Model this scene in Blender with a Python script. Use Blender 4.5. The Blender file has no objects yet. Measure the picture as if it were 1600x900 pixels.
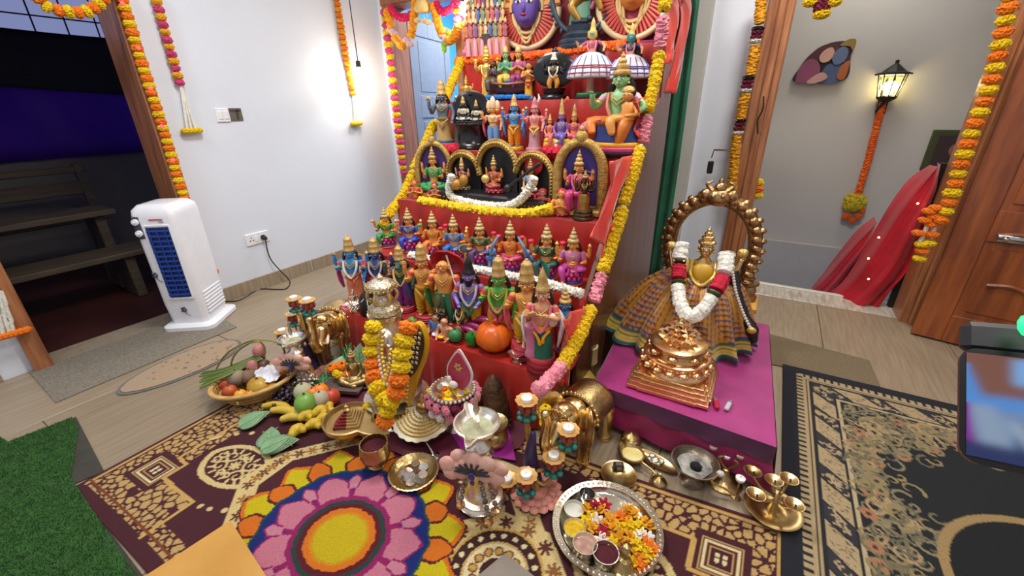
import bpy, bmesh, math, random
import numpy as np
from mathutils import Vector, Matrix, Quaternion
random.seed(7); RNG = np.random.default_rng(5)
C = bpy.context.scene.collection
SC = bpy.context.scene
pi = math.pi
# ------------------------------------------------------------------ camera
FPX = 657.95; CAM = Vector((0, 0, 1.25))
YAW, PITCH, ROLL = -0.542403, 0.406290, 0.014247
cy, sy, cp, sp = math.cos(YAW), math.sin(YAW), math.cos(PITCH), math.sin(PITCH)
FWD = Vector((sy*cp, cy*cp, -sp)); R0 = Vector((cy, -sy, 0)); D0 = FWD.cross(R0)
RIGHT = math.cos(ROLL)*R0 + math.sin(ROLL)*D0; DOWN = -math.sin(ROLL)*R0 + math.cos(ROLL)*D0
cam = bpy.data.cameras.new('camera'); cam.sensor_width = 36; cam.lens = FPX/1600*36; cam.clip_start = .05
co = bpy.data.objects.new('camera', cam); C.objects.link(co)
m = Matrix((RIGHT, -DOWN, -FWD)).transposed().to_4x4(); m.translation = CAM; co.matrix_world = m
SC.camera = co
# ------------------------------------------------------------------ world, lights, exposure
w = bpy.data.worlds.new('dusk'); SC.world = w; w.use_nodes = True
w.node_tree.nodes['Background'].inputs[0].default_value = (.42, .48, .9, 1)
w.node_tree.nodes['Background'].inputs[1].default_value = .4
def light(name, loc, rot, size, power, col, kind='AREA', size_y=None):
    l = bpy.data.lights.new(name, kind); l.energy = power; l.color = col
    if kind == 'AREA':
        l.size = size
        if size_y: l.shape = 'RECTANGLE'; l.size_y = size_y
    else: l.shadow_soft_size = size
    o = bpy.data.objects.new(name, l); C.objects.link(o); o.location = loc; o.rotation_euler = rot
    return o
light('ceiling_panel', (-1.5, 1.25, 2.76), (0, 0, 0), .6, 36, (1, .97, .93))
light('ceiling_panel', (.35, .2, 2.76), (0, 0, 0), .6, 17, (1, .98, .96))
light('ceiling_panel', (-2.35, 0.0, 2.76), (0, 0, 0), .6, 15, (.88, .94, 1))
light('ceiling_panel', (.15, 2.15, 2.76), (0, 0, 0), .5, 27, (1, .95, .88))
light('tube_light', (-2.4, 4.0, 2.4), (0, 0, 0), .5, 40, (.9, .96, 1))
light('stair_light', (.4, 3.95, 2.6), (0, 0, 0), .4, 10, (1, .95, .88))
SC.view_settings.view_transform = 'Standard'; SC.view_settings.look = 'None'
SC.view_settings.gamma = 1; SC.view_settings.use_curve_mapping = False
SC.view_settings.exposure = 0.30
SC.cycles.max_bounces = 8
# ------------------------------------------------------------------ picture point -> world point
def ray(u, v): return RIGHT*((u-800)/FPX) + DOWN*((v-450)/FPX) + FWD
def at(u, v, z=0.0): d = ray(u, v); return CAM + d*((z-CAM.z)/d.z)
def atX(u, v, x): d = ray(u, v); return CAM + d*((x-CAM.x)/d.x)
def atY(u, v, y): d = ray(u, v); return CAM + d*((y-CAM.y)/d.y)
def prj(P):
    q = Vector(P)-CAM; d = q.dot(FWD); return 800+FPX*q.dot(RIGHT)/d, 450+FPX*q.dot(DOWN)/d
def hz(P, v):
    lo, hi = -1.0, 3.0
    for _ in range(40):
        mid = (lo+hi)/2
        if prj((P[0], P[1], mid))[1] > v: lo = mid
        else: hi = mid
    return lo
def mpp(P): return (Vector(P)-CAM).dot(FWD)/FPX
def face_cam(P): return math.atan2(CAM.x-P[0], P[1]-CAM.y)   # rz turning local -Y to the viewer
# ------------------------------------------------------------------ materials
def rgb(h):
    h = h.lstrip('#'); o = []
    for i in (0, 2, 4):
        c = int(h[i:i+2], 16)/255; o.append(c/12.92 if c <= .04045 else ((c+.055)/1.055)**2.4)
    return tuple(o)
MATS = {}
def mat(name, hexc=None, rough=.5, metal=0.0, var=.12, vs=18, bump=0.0, bs=60, coat=0, emit=0, sheen=0, attr=None, hex2=None, stretch=None, trans=0, transl=0):
    if name in MATS: return MATS[name]
    M = bpy.data.materials.new(name); M.use_nodes = True; nt = M.node_tree; N = nt.nodes; L = nt.links
    b = N['Principled BSDF']; out = N['Material Output']
    b.inputs['Roughness'].default_value = rough; b.inputs['Metallic'].default_value = metal
    if coat: b.inputs['Coat Weight'].default_value = coat; b.inputs['Coat Roughness'].default_value = .12
    if sheen: b.inputs['Sheen Weight'].default_value = sheen; b.inputs['Sheen Roughness'].default_value = .4
    if trans: b.inputs['Transmission Weight'].default_value = trans
    tc = N.new('ShaderNodeTexCoord'); mp = N.new('ShaderNodeMapping'); L.new(tc.outputs['Object'], mp.inputs[0])
    if stretch: mp.inputs['Scale'].default_value = stretch
    nz = N.new('ShaderNodeTexNoise'); nz.inputs['Scale'].default_value = vs; nz.inputs['Detail'].default_value = 4
    L.new(mp.outputs[0], nz.inputs['Vector'])
    if attr:
        a = N.new('ShaderNodeAttribute'); a.attribute_name = attr; mx = N.new('ShaderNodeMix'); mx.data_type = 'RGBA'; mx.blend_type = 'MULTIPLY'
        mx.inputs[0].default_value = 1
        rp = N.new('ShaderNodeValToRGB'); L.new(nz.outputs[0], rp.inputs[0])
        rp.color_ramp.elements[0].position = .3; rp.color_ramp.elements[1].position = .7
        rp.color_ramp.elements[0].color = (1-2*var,)*3+(1,); rp.color_ramp.elements[1].color = (1, 1, 1, 1)
        L.new(a.outputs['Color'], mx.inputs[6]); L.new(rp.outputs[0], mx.inputs[7]); L.new(mx.outputs[2], b.inputs['Base Color'])
        M.diffuse_color = (.5, .5, .5, 1)
    else:
        c = rgb(hexc); c2 = rgb(hex2) if hex2 else tuple(min(1, x*(1+var)+.01*var) for x in c)
        c1 = c if hex2 else tuple(x*(1-var) for x in c)
        rp = N.new('ShaderNodeValToRGB'); L.new(nz.outputs[0], rp.inputs[0])
        rp.color_ramp.elements[0].position = .32; rp.color_ramp.elements[1].position = .68
        rp.color_ramp.elements[0].color = c1+(1,); rp.color_ramp.elements[1].color = c2+(1,)
        L.new(rp.outputs[0], b.inputs['Base Color']); M.diffuse_color = c+(1,)
        if emit:
            b.inputs['Emission Color'].default_value = c+(1,); b.inputs['Emission Strength'].default_value = emit
    if bump:
        n2 = N.new('ShaderNodeTexNoise'); n2.inputs['Scale'].default_value = bs; n2.inputs['Detail'].default_value = 3
        L.new(mp.outputs[0], n2.inputs['Vector'])
        bp = N.new('ShaderNodeBump'); bp.inputs['Strength'].default_value = bump; bp.inputs['Distance'].default_value = .01
        L.new(n2.outputs[0], bp.inputs['Height']); L.new(bp.outputs[0], b.inputs['Normal'])
    if transl:
        tr = N.new('ShaderNodeBsdfTranslucent'); tr.inputs[0].default_value = rgb(hexc)+(1,)
        ms = N.new('ShaderNodeMixShader'); ms.inputs[0].default_value = transl
        L.new(b.outputs[0], ms.inputs[1]); L.new(tr.outputs[0], ms.inputs[2]); L.new(ms.outputs[0], out.inputs[0])
    MATS[name] = M; return M
def pc(hexc, rough=.42, **k): return mat('paint_'+hexc, hexc, rough, var=k.pop('var', .1), vs=k.pop('vs', 9), **k)
def fl(hexc): return mat('petal_'+hexc, hexc, .75, var=.10, vs=30, bump=.5, bs=90)
GOLDP = mat('gold_paint', 'c9a24e', .38, .55, hex2='e6c97c', vs=12)
BRASS = mat('brass', 'd2b070', .27, 1, hex2='ead09a', vs=10, bump=.12, bs=40)
BRASSR = mat('old_brass', 'a48c58', .33, 1, hex2='cdb27e', vs=9, bump=.25, bs=50)
GOLD = mat('polished_gold_bronze', 'dfae76', .24, 1, hex2='f2cc9c', vs=9, bump=.12, bs=35)
SILV = mat('silver', 'dad2c4', .27, 1, hex2='f2ece0', vs=12, bump=.12, bs=60)
STEEL = mat('steel', 'b9b9b9', .15, 1, var=.06)
WHITE = mat('white_flowers', 'e8e6da', .8, var=.1, vs=40, bump=.6, bs=120)
YEL = fl('f8d006'); ORA = fl('ff8210'); PNK = fl('d8467e'); LPK = mat('pink_petals', 'e88aa0', .8, var=.12, vs=40, bump=.5, bs=100)
RED = pc('b01828'); BLACK = pc('17141a'); HAIRC = pc('1a1416'); PINKB = pc('d8447f')
# ------------------------------------------------------------------ mesh builder
def rotz(a): return Matrix.Rotation(a, 4, 'Z')
class G:
    def __init__(s): s.v = []; s.f = []; s.mi = []; s.cur = 0; s.T = None; s.col = None
    def add(s, vs, fs):
        o = len(s.v)
        if s.T is not None: vs = [s.T @ Vector(p) for p in vs]
        s.v += [tuple(p) for p in vs]; s.f += [tuple(i+o for i in f) for f in fs]; s.mi += [s.cur]*len(fs); return s
    def sheet(s, fn, nu, nv, cu=False, cv=False):
        a = nu if cu else nu+1; b = nv if cv else nv+1
        vs = [fn(i/nu, j/nv) for i in range(a) for j in range(b)]
        fs = [(i*b+j, ((i+1) % a)*b+j, ((i+1) % a)*b+(j+1) % b, i*b+(j+1) % b) for i in range(nu) for j in range(nv)]
        return s.add(vs, fs)
    def loft(s, secs, n=12, cap=True):      # secs: (center, rx, ry) rings lying in XY
        vs = []; fs = []
        for c, rx, ry in secs:
            for k in range(n): vs.append((c[0]+rx*math.cos(2*pi*k/n), c[1]+ry*math.sin(2*pi*k/n), c[2]))
        for i in range(len(secs)-1):
            for k in range(n): fs.append((i*n+k, i*n+(k+1) % n, (i+1)*n+(k+1) % n, (i+1)*n+k))
        if cap: fs += [tuple(range(n))[::-1], tuple((len(secs)-1)*n+k for k in range(n))]
        return s.add(vs, fs)
    def lathe(s, prof, n=20, c=(0, 0, 0), rf=None, cap=True):
        vs = []; fs = []
        for r, z in prof:
            for k in range(n):
                a = 2*pi*k/n; q = r*(rf(a, z) if rf else 1); vs.append((c[0]+q*math.cos(a), c[1]+q*math.sin(a), c[2]+z))
        for i in range(len(prof)-1):
            for k in range(n): fs.append((i*n+k, i*n+(k+1) % n, (i+1)*n+(k+1) % n, (i+1)*n+k))
        if cap: fs += [tuple(range(n))[::-1], tuple((len(prof)-1)*n+k for k in range(n))]
        return s.add(vs, fs)
    def ball(s, c, r, n=10, rot=None, jit=0):
        if not hasattr(r, '__len__'): r = (r, r, r)
        m2 = max(4, n//2+1); vs = []; fs = []
        for i in range(1, m2):
            ph = pi*i/m2
            for k in range(n):
                a = 2*pi*k/n; j = 1+random.uniform(-jit, jit)
                vs.append(Vector((r[0]*math.sin(ph)*math.cos(a)*j, r[1]*math.sin(ph)*math.sin(a)*j, r[2]*math.cos(ph)*j)))
        t = len(vs); vs += [Vector((0, 0, r[2])), Vector((0, 0, -r[2]))]
        for i in range(m2-2):
            for k in range(n): fs.append((i*n+k, (i+1)*n+k, (i+1)*n+(k+1) % n, i*n+(k+1) % n))
        for k in range(n): fs += [(t, k, (k+1) % n), (t+1, (m2-2)*n+(k+1) % n, (m2-2)*n+k)]
        if rot is not None: vs = [rot @ p for p in vs]
        c = Vector(c); return s.add([p+c for p in vs], fs)
    def tube(s, pts, r, n=8, closed=False, flat=1.0, jit=0):
        pts = [Vector(p) for p in pts]; K = len(pts)
        if not hasattr(r, '__len__'): r = [r]*K
        elif len(r) != K:
            q = len(r)-1; r = [r[min(q-1, int(i/(K-1)*q))]*(1-(i/(K-1)*q-min(q-1, int(i/(K-1)*q))))+r[min(q-1, int(i/(K-1)*q))+1]*(i/(K-1)*q-min(q-1, int(i/(K-1)*q))) for i in range(K)]
        vs = []; fs = []; up = None
        for i, p in enumerate(pts):
            d = (pts[(i+1) % K]-pts[i-1]) if closed else (pts[min(i+1, K-1)]-pts[max(i-1, 0)])
            if d.length < 1e-9: d = Vector((0, 0, 1))
            d.normalize()
            if up is None: up = d.orthogonal().normalized() if abs(d.z) > .95 else Vector((0, 0, 1))
            x = d.cross(up)
            if x.length < 1e-4: x = d.orthogonal()
            x.normalize(); y = x.cross(d); up = y
            for k in range(n):
                a = 2*pi*k/n; j = 1+random.uniform(-jit, jit) if jit else 1
                vs.append(p+(x*math.cos(a)+y*math.sin(a)*flat)*r[i]*j)
        E_ = K if closed else K-1
        for i in range(E_):
            for k in range(n): fs.append((i*n+k, i*n+(k+1) % n, ((i+1) % K)*n+(k+1) % n, ((i+1) % K)*n+k))
        if not closed: fs += [tuple(range(n))[::-1], tuple((K-1)*n+k for k in range(n))]
        return s.add(vs, fs)
    def limb(s, pts, r, n=8):               # tube with rounded ends
        s.tube(spline(pts, 3) if len(pts) > 2 else pts, r, n)
        r = r if hasattr(r, '__len__') else [r, r]
        s.ball(pts[0], r[0], n); s.ball(pts[-1], r[-1], n); return s
    def box(s, c, d, rz=0, b=0, rot=None):
        hx, hy, hz_ = d[0]/2, d[1]/2, d[2]/2; vs = []; fs = []
        R_ = rot if rot is not None else Matrix.Rotation(rz, 3, 'Z')
        if b <= 0:
            for x in (-hx, hx):
                for y in (-hy, hy):
                    for z in (-hz_, hz_): vs.append(Vector((x, y, z)))
            fs = [(0, 1, 3, 2), (4, 6, 7, 5), (0, 4, 5, 1), (2, 3, 7, 6), (0, 2, 6, 4), (1, 5, 7, 3)]
        else:
            b = min(b, hx*.9, hy*.9, hz_*.9); idx = {}
            for sx in (-1, 1):
                for sy_ in (-1, 1):
                    for sz in (-1, 1):
                        for ax in range(3):
                            p = [sx*(hx-b), sy_*(hy-b), sz*(hz_-b)]; p[ax] = (sx*hx, sy_*hy, sz*hz_)[ax]
                            idx[(sx, sy_, sz, ax)] = len(vs); vs.append(Vector(p))
            I = lambda q, ax: idx[(q[0], q[1], q[2], ax)]
            for ax in range(3):
                o = [a for a in range(3) if a != ax]
                for sg in (-1, 1):
                    q = []
                    for e in ((-1, -1), (1, -1), (1, 1), (-1, 1)):
                        t = [0, 0, 0]; t[ax] = sg; t[o[0]] = e[0]; t[o[1]] = e[1]; q.append(I(t, ax))
                    fs.append(tuple(q))
                for e in ((-1, -1), (1, -1), (1, 1), (-1, 1)):
                    t0 = [0, 0, 0]; t0[o[0]] = e[0]; t0[o[1]] = e[1]; t1 = list(t0); t0[ax] = -1; t1[ax] = 1
                    fs.append((I(t0, o[0]), I(t1, o[0]), I(t1, o[1]), I(t0, o[1])))
            for sx in (-1, 1):
                for sy_ in (-1, 1):
                    for sz in (-1, 1): fs.append(tuple(idx[(sx, sy_, sz, a)] for a in range(3)))
        c = Vector(c); return s.add([R_ @ p+c for p in vs], fs)
    def prism(s, poly, z0, z1, M=None):     # polygon in XY pushed along Z, then moved by M
        n = len(poly); vs = [Vector((x, y, z0)) for x, y in poly]+[Vector((x, y, z1)) for x, y in poly]
        if M is not None: vs = [M @ p for p in vs]
        return s.add(vs, [tuple(range(n))[::-1], tuple(range(n, 2*n))]+[(k, (k+1) % n, n+(k+1) % n, n+k) for k in range(n)])
    def obj(s, name, mats, parent=None, smooth=True, ang=50, loc=None):
        me = bpy.data.meshes.new(name); me.from_pydata(s.v, [], s.f)
        if not isinstance(mats, (list, tuple)): mats = [mats]
        for q in mats: me.materials.append(q)
        if len(mats) > 1: me.polygons.foreach_set('material_index', s.mi)
        bm = bmesh.new(); bm.from_mesh(me); bmesh.ops.recalc_face_normals(bm, faces=bm.faces); bm.to_mesh(me); bm.free()
        if smooth:
            me.polygons.foreach_set('use_smooth', [True]*len(me.polygons)); me.set_sharp_from_angle(angle=math.radians(ang))
        o = bpy.data.objects.new(name, me); C.objects.link(o)
        if parent: o.parent = parent
        if loc is not None: o.location = loc
        return o
def spline(pts, k=6, closed=False):
    P = [Vector(p) for p in pts]; n = len(P); out = []
    if n < 3: return P
    E_ = n if closed else n-1
    for i in range(E_):
        p0, p1, p2, p3 = (P[(i-1) % n] if closed or i > 0 else P[0]*2-P[1]), P[i], P[(i+1) % n], (P[(i+2) % n] if closed or i+2 < n else P[-1]*2-P[-2])
        for j in range(k):
            t = j/k; out.append(.5*((2*p1)+(p2-p0)*t+(2*p0-5*p1+4*p2-p3)*t*t+(3*p1-p0-3*p2+p3)*t**3))
    if not closed: out.append(P[-1])
    return out
def smooth2(P_): return [(p.x, p.y) for p in spline([(a, b, 0) for a, b in P_], 5, True)]
def arc(c, r, a0, a1, n=16, plane='xz', rz_=None):
    o = []
    for i in range(n+1):
        a = a0+(a1-a0)*i/n; x = r*math.cos(a); y = (rz_ or r)*math.sin(a)
        o.append((c[0]+x, c[1], c[2]+y) if plane == 'xz' else (c[0]+x, c[1]+y, c[2]))
    return o
def thing(name, label, cat, loc=(0, 0, 0), rz=0, group=None, scale=1):
    o = bpy.data.objects.new(name, None); C.objects.link(o); o.location = loc; o.rotation_euler = (0, 0, rz); o.scale = (scale,)*3
    o.empty_display_size = .05; o['label'] = label; o['category'] = cat
    if group: o['group'] = group
    return o
def tag(o, label, cat, group=None):
    o['label'] = label; o['category'] = cat
    if group: o['group'] = group
    return o
def struct(o): o['kind'] = 'structure'; return o
def dup(root, loc, rz, label, group=None, scale=None):
    r = root.copy(); C.objects.link(r); r.location = loc; r.rotation_euler = (0, 0, rz); r['label'] = label
    if scale: r.scale = (scale,)*3
    if group: r['group'] = group
    for ch in list(root.children):
        c = ch.copy(); C.objects.link(c); c.parent = r
        for g in ch.children:
            d = g.copy(); C.objects.link(d); d.parent = c
    return r
def path_at(pts, step, start=0):
    P = [Vector(p) for p in pts]; out = []; d = start
    acc = 0
    for a, b in zip(P, P[1:]):
        L_ = (b-a).length
        while d <= acc+L_ and L_ > 0:
            out.append((a.lerp(b, (d-acc)/L_), (b-a).normalized())); d += step
        acc += L_
    return out
FLM = {}
def flower_mesh(m_):
    if m_.name not in FLM:
        g = G(); n, q = 26, 12
        def fn(u, v):
            a = 2*pi*u; ph = pi*(.04+.92*v); r = math.sin(ph)**.7*(.96+.09*math.sin(13*a+5*math.sin(7*ph))+random.uniform(-.16, .16))
            return (r*math.cos(a), r*math.sin(a), .66*math.cos(ph)*(1+random.uniform(-.12, .12)))
        g.sheet(fn, n, q, cu=True)
        o = g.obj('flower', m_, smooth=False); FLM[m_.name] = o.data; bpy.data.objects.remove(o)
    return FLM[m_.name]
def garland(name, label, pts, r, seq, step=None, cat='garland', group=None, string=True, rs=None, parent=None, nm='flower'):
    """a strung garland: every blossom is a part"""
    t = parent or thing(name, label, cat, pts[0], 0, group)
    o0 = Vector(pts[0]) if not parent else Vector(parent.location)
    if string: G().tube([Vector(p)-o0 for p in pts], .0025, 5).obj('string', pc('d8d0b0'), t)
    for i, (p, d) in enumerate(path_at(pts, step or r*1.25, r*.6)):
        k = seq[i % len(seq)]
        f = bpy.data.objects.new(nm, flower_mesh(k)); C.objects.link(f); f.parent = t; f.location = p-o0
        f.rotation_mode = 'QUATERNION'; f.rotation_quaternion = d.to_track_quat('Z', 'Y') @ Quaternion((0, 0, 1), random.uniform(0, 6))
        q = (rs(i) if rs else r)*random.uniform(.92, 1.06); f.scale = (q, q, q*1.05)
    return t
def fluff(pts, r, m_, name='petal_rope', parent=None, n=15, dens=1.0, jit=.27, o0=None):
    """a thick rope of packed petals"""
    P = [p for p, d in path_at(pts, r*.2/dens)]
    if o0 is not None: P = [p-Vector(o0) for p in P]
    rr = [r*(1 if 0 < i < len(P)-1 else .45) for i in range(len(P))]
    return G().tube(P, rr, n, jit=jit).obj(name, m_, parent, ang=25)
# ------------------------------------------------------------------ painted weave: a fine grid whose vertices carry the pattern colours
class Canvas:
    def __init__(s, x0, y0, x1, y1, res, base):
        s.nx = int(round((x1-x0)/res))+1; s.ny = int(round((y1-y0)/res))+1
        s.x = np.linspace(x0, x1, s.nx); s.y = np.linspace(y0, y1, s.ny); s.X, s.Y = np.meshgrid(s.x, s.y)
        s.c = np.empty((s.ny, s.nx, 3)); s.c[:] = rgb(base); s.h = np.zeros((s.ny, s.nx)); s.a = np.ones((s.ny, s.nx), bool)
    def put(s, mk, col, h=None):
        s.c[mk] = rgb(col)
        if h is not None: s.h[mk] = h
    def rect(s, x0, y0, x1, y1): return (s.X > x0) & (s.X < x1) & (s.Y > y0) & (s.Y < y1)
    def disc(s, x, y, r, ry=None): return ((s.X-x)/r)**2+((s.Y-y)/(ry or r))**2 < 1
    def stroke(s, pts, wd, col, h=None):
        pts = [(p[0], p[1]) for p in pts]; n = len(pts)-1
        for i, (a, b) in enumerate(zip(pts, pts[1:])):
            q = wd(i/max(1, n-1)) if callable(wd) else wd
            i0, i1 = np.searchsorted(s.x, [min(a[0], b[0])-q, max(a[0], b[0])+q]); j0, j1 = np.searchsorted(s.y, [min(a[1], b[1])-q, max(a[1], b[1])+q])
            X = s.X[j0:j1, i0:i1]; Y = s.Y[j0:j1, i0:i1]
            if X.size == 0: continue
            dx, dy = b[0]-a[0], b[1]-a[1]; L2 = dx*dx+dy*dy+1e-12
            t = np.clip(((X-a[0])*dx+(Y-a[1])*dy)/L2, 0, 1)
            mk = (X-a[0]-t*dx)**2+(Y-a[1]-t*dy)**2 < q*q
            s.c[j0:j1, i0:i1][mk] = rgb(col)
            if h is not None: s.h[j0:j1, i0:i1][mk] = h
    def poly(s, P):
        mk = np.zeros(s.X.shape, bool); n = len(P)
        for i in range(n):
            x0, y0 = P[i][0], P[i][1]; x1, y1 = P[(i+1) % n][0], P[(i+1) % n][1]
            if y0 == y1: continue
            cnd = (s.Y > min(y0, y1)) & (s.Y <= max(y0, y1)) & (s.X < x0+(s.Y-y0)/(y1-y0)*(x1-x0)); mk ^= cnd
        return mk
    def pebbles(s, mk, cell, col, gap, jit=.32):
        gx = np.arange(s.x[0]-cell, s.x[-1]+cell, cell); gy = np.arange(s.y[0]-cell, s.y[-1]+cell, cell)
        PX = gx[None, :]+RNG.uniform(-jit, jit, (len(gy), len(gx)))*cell+(np.arange(len(gy)) % 2)[:, None]*cell*.5
        PY = gy[:, None]+RNG.uniform(-jit, jit, (len(gy), len(gx)))*cell
        I = np.clip(((s.X-gx[0])/cell).astype(int), 0, len(gx)-1); J = np.clip(((s.Y-gy[0])/cell).astype(int), 0, len(gy)-1)
        d1 = np.full(s.X.shape, 9.); d2 = d1.copy()
        for di in (-2, -1, 0, 1, 2):
            for dj in (-1, 0, 1, 2):
                ii = np.clip(I+di, 0, len(gx)-1); jj = np.clip(J+dj, 0, len(gy)-1)
                d = np.hypot(s.X-PX[jj, ii], s.Y-PY[jj, ii]); n = d < d1
                d2 = np.where(n, d1, np.minimum(d2, d)); d1 = np.where(n, d, d1)
        s.put(mk & (d2-d1 > gap), col)
    def mesh(s, name, m_, z0, parent=None, warp=None, origin=(0, 0), keep=None, jit=0):
        X, Y = s.X, s.Y
        if warp: X, Y = warp(X, Y)
        Z = z0+s.h+(RNG.uniform(-jit, jit, s.X.shape)*(s.h > 0) if jit else 0)
        co_ = np.stack([X-origin[0], Y-origin[1], Z], -1).reshape(-1, 3)
        i = np.arange(s.nx*s.ny).reshape(s.ny, s.nx)
        q = np.stack([i[:-1, :-1], i[:-1, 1:], i[1:, 1:], i[1:, :-1]], -1).reshape(-1, 4)
        if keep is not None:
            k = keep.reshape(-1); q = q[k[q].all(1)]
        me = bpy.data.meshes.new(name); me.vertices.add(len(co_)); me.vertices.foreach_set('co', co_.astype(np.float32).ravel())
        me.loops.add(q.size); me.loops.foreach_set('vertex_index', q.astype(np.int32).ravel())
        me.polygons.add(len(q)); me.polygons.foreach_set('loop_start', np.arange(0, q.size, 4, dtype=np.int32))
        me.update(); me.validate()
        at_ = me.color_attributes.new('Col', 'FLOAT_COLOR', 'POINT')
        cc = np.concatenate([s.c, np.ones(s.c.shape[:2]+(1,))], -1).astype(np.float32); at_.data.foreach_set('color', cc.ravel())
        if keep is not None:
            bm = bmesh.new(); bm.from_mesh(me); bmesh.ops.delete(bm, geom=[v for v in bm.verts if not v.link_faces], context='VERTS'); bm.to_mesh(me); bm.free()
        me.materials.append(m_); o = bpy.data.objects.new(name, me); C.objects.link(o)
        if parent: o.parent = parent
        return o
# ------------------------------------------------------------------ the room shell
WALL = mat('white_wall', 'dbe1ec', .75, var=.02, vs=2, bump=.03, bs=120)
GREYW = mat('grey_white_wall', 'bdb9b2', .75, var=.03, vs=2, bump=.03, bs=100)
WOODF = mat('door_wood', '8a5335', .35, hex2='b57a50', vs=6, stretch=(8, 8, .6), bump=.08, bs=30, coat=.2)
WOODD = mat('dark_door_wood', '6e3518', .34, hex2='9c5428', vs=5, stretch=(5, 5, .5), bump=.06, bs=30, coat=.3)
TILE = [mat('wood_tile_%d' % i, a, .38, hex2=b, vs=5, stretch=(14, .7, 1), bump=.04, bs=30) for i, (a, b) in enumerate((('8a7a64', '9f8e77'), ('857560', '9a8972'), ('8e7e68', 'a2917a')))]
fb = struct(G().box((-.55, .9, -.06), (5.6, 4.74, .1)).obj('floor', mat('grout', '8d806c', .8), smooth=False))
tm = [G().box((0, 0, -.0055), (.597, 1.197, .011), b=.002).obj('tile', q, smooth=False) for q in TILE]
for o in tm: C.objects.unlink(o)
k = 0
for i in range(9):
    for j in range(5):
        x = -3.0+.6*i+.14; y = -.9+1.2*j+(.4 if i % 2 else 0)+.1
        if y > 3.8: continue
        o = bpy.data.objects.new('tile', tm[(i*7+j*3) % 3].data); C.objects.link(o); o.parent = fb; o.location = (x, y, .0); k += 1
        if y+.6 > 3.25: f_ = (3.25-y+.6)/1.2; o.scale = (1, f_, 1); o.location.y = y-.6+.6*f_
def wallbox(name, x0, y0, z0, x1, y1, z1, m_): return struct(G().box(((x0+x1)/2, (y0+y1)/2, (z0+z1)/2), (x1-x0, y1-y0, z1-z0)).obj(name, m_, smooth=False))
LX = -3.16; BY = 3.25; LBY = 3.08
g = G()
for y0, y1, z0, z1 in ((1.245, BY+.15, -.01, 2.8), (-1.4, .315, -.01, 2.8), (.315, 1.245, 2.12, 2.8)): g.box((LX-.1, (y0+y1)/2, (z0+z1)/2), (.2, y1-y0, z1-z0))
struct(g.obj('wall_left', WALL, smooth=False))
g = G()
for x0, x1, z0, z1 in ((-2.24, -.17, -.01, 2.8), (-.17, .98, 2.15, 2.8), (.98, 2.3, -.01, 2.8)): g.box(((x0+x1)/2, BY+.075, (z0+z1)/2), (x1-x0, .15, z1-z0))
for x0, x1, z0, z1 in ((LX, -3.06, -.01, 2.8), (-3.06, -2.24, 2.1, 2.8), (-2.24, -2.05, -.01, 2.8)): g.box(((x0+x1)/2, LBY+.075, (z0+z1)/2), (x1-x0, .15, z1-z0))
struct(g.obj('wall_back', WALL, smooth=False))
wallbox('wall_right', 2.2, -1.4, -.01, 2.3, BY, 2.8, WALL); wallbox('wall_front', LX, -1.5, -.01, 2.3, -1.4, 2.8, WALL)
wallbox('ceiling', LX-.2, -1.5, 2.8, 2.3, BY+.15, 2.9, mat('ceiling_white', 'e6e4e0', .8))
SK = mat('skirting_tile', '8f7f69', .4, hex2='a8967d', vs=5, stretch=(1, 12, 1))
g = G().box((LX+.006, 1.256+.362, .05), (.012, .724, .1), b=.002).box((LX+.006, 2.32+.0, .05), (.012, .655, .1), b=.002).box((LX+.006, 2.95, .05), (.012, .59, .1), b=.002)
struct(g.obj('baseboard_left', SK, smooth=False))
struct(G().box((LX+.006, -.55, .05), (.012, 1.5, .1), b=.002).obj('baseboard_left', SK, smooth=False))
# left doorway frame
d1 = struct(bpy.data.objects.new('door_1', None)); C.objects.link(d1); d1.location = (LX, .78, 0)
for yy in (-.435, .435): G().box((-.09, yy, 1.05), (.24, .07, 2.1), b=.008).box((.03, yy, 1.05), (.03, .072, 2.1), b=.006).obj('jamb', WOODF, d1, smooth=False)
G().box((-.06, 0, 2.1), (.2, .94, .07), b=.008).obj('lintel', WOODF, d1, smooth=False)
# inner doorway in the back wall
d2 = struct(bpy.data.objects.new('door_2', None)); C.objects.link(d2); d2.location = (-2.65, LBY, 0)
for xx in (-.375, .375): G().box((xx, .05, 1.02), (.07, .22, 2.04), b=.008).obj('jamb', WOODF, d2, smooth=False)
G().box((0, .05, 2.07), (.85, .22, .07), b=.008).obj('lintel', WOODF, d2, smooth=False)
BLUE = mat('blue_wall', '4aa4e4', .7, var=.04, vs=2)
struct(G().box((-2.2, 4.78, 1.2), (2.6, .1, 2.9)).obj('wall_blue_room', BLUE, smooth=False))
struct(G().box((-3.45, 4.1, 1.2), (.1, 1.4, 2.9)).obj('wall_blue_room', BLUE, smooth=False))
struct(G().box((-2.3, 4.0, -.06), (2.6, 1.56, .1)).obj('floor_blue_room', TILE[0], smooth=False))
struct(G().box((-2.3, 4.08, 2.6), (2.6, 1.4, .08)).obj('ceiling_blue_room', WALL, smooth=False))
struct(G().box((-.95, 4.08, 1.2), (.1, 1.4, 2.9)).obj('wall_blue_room', BLUE, smooth=False))
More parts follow.
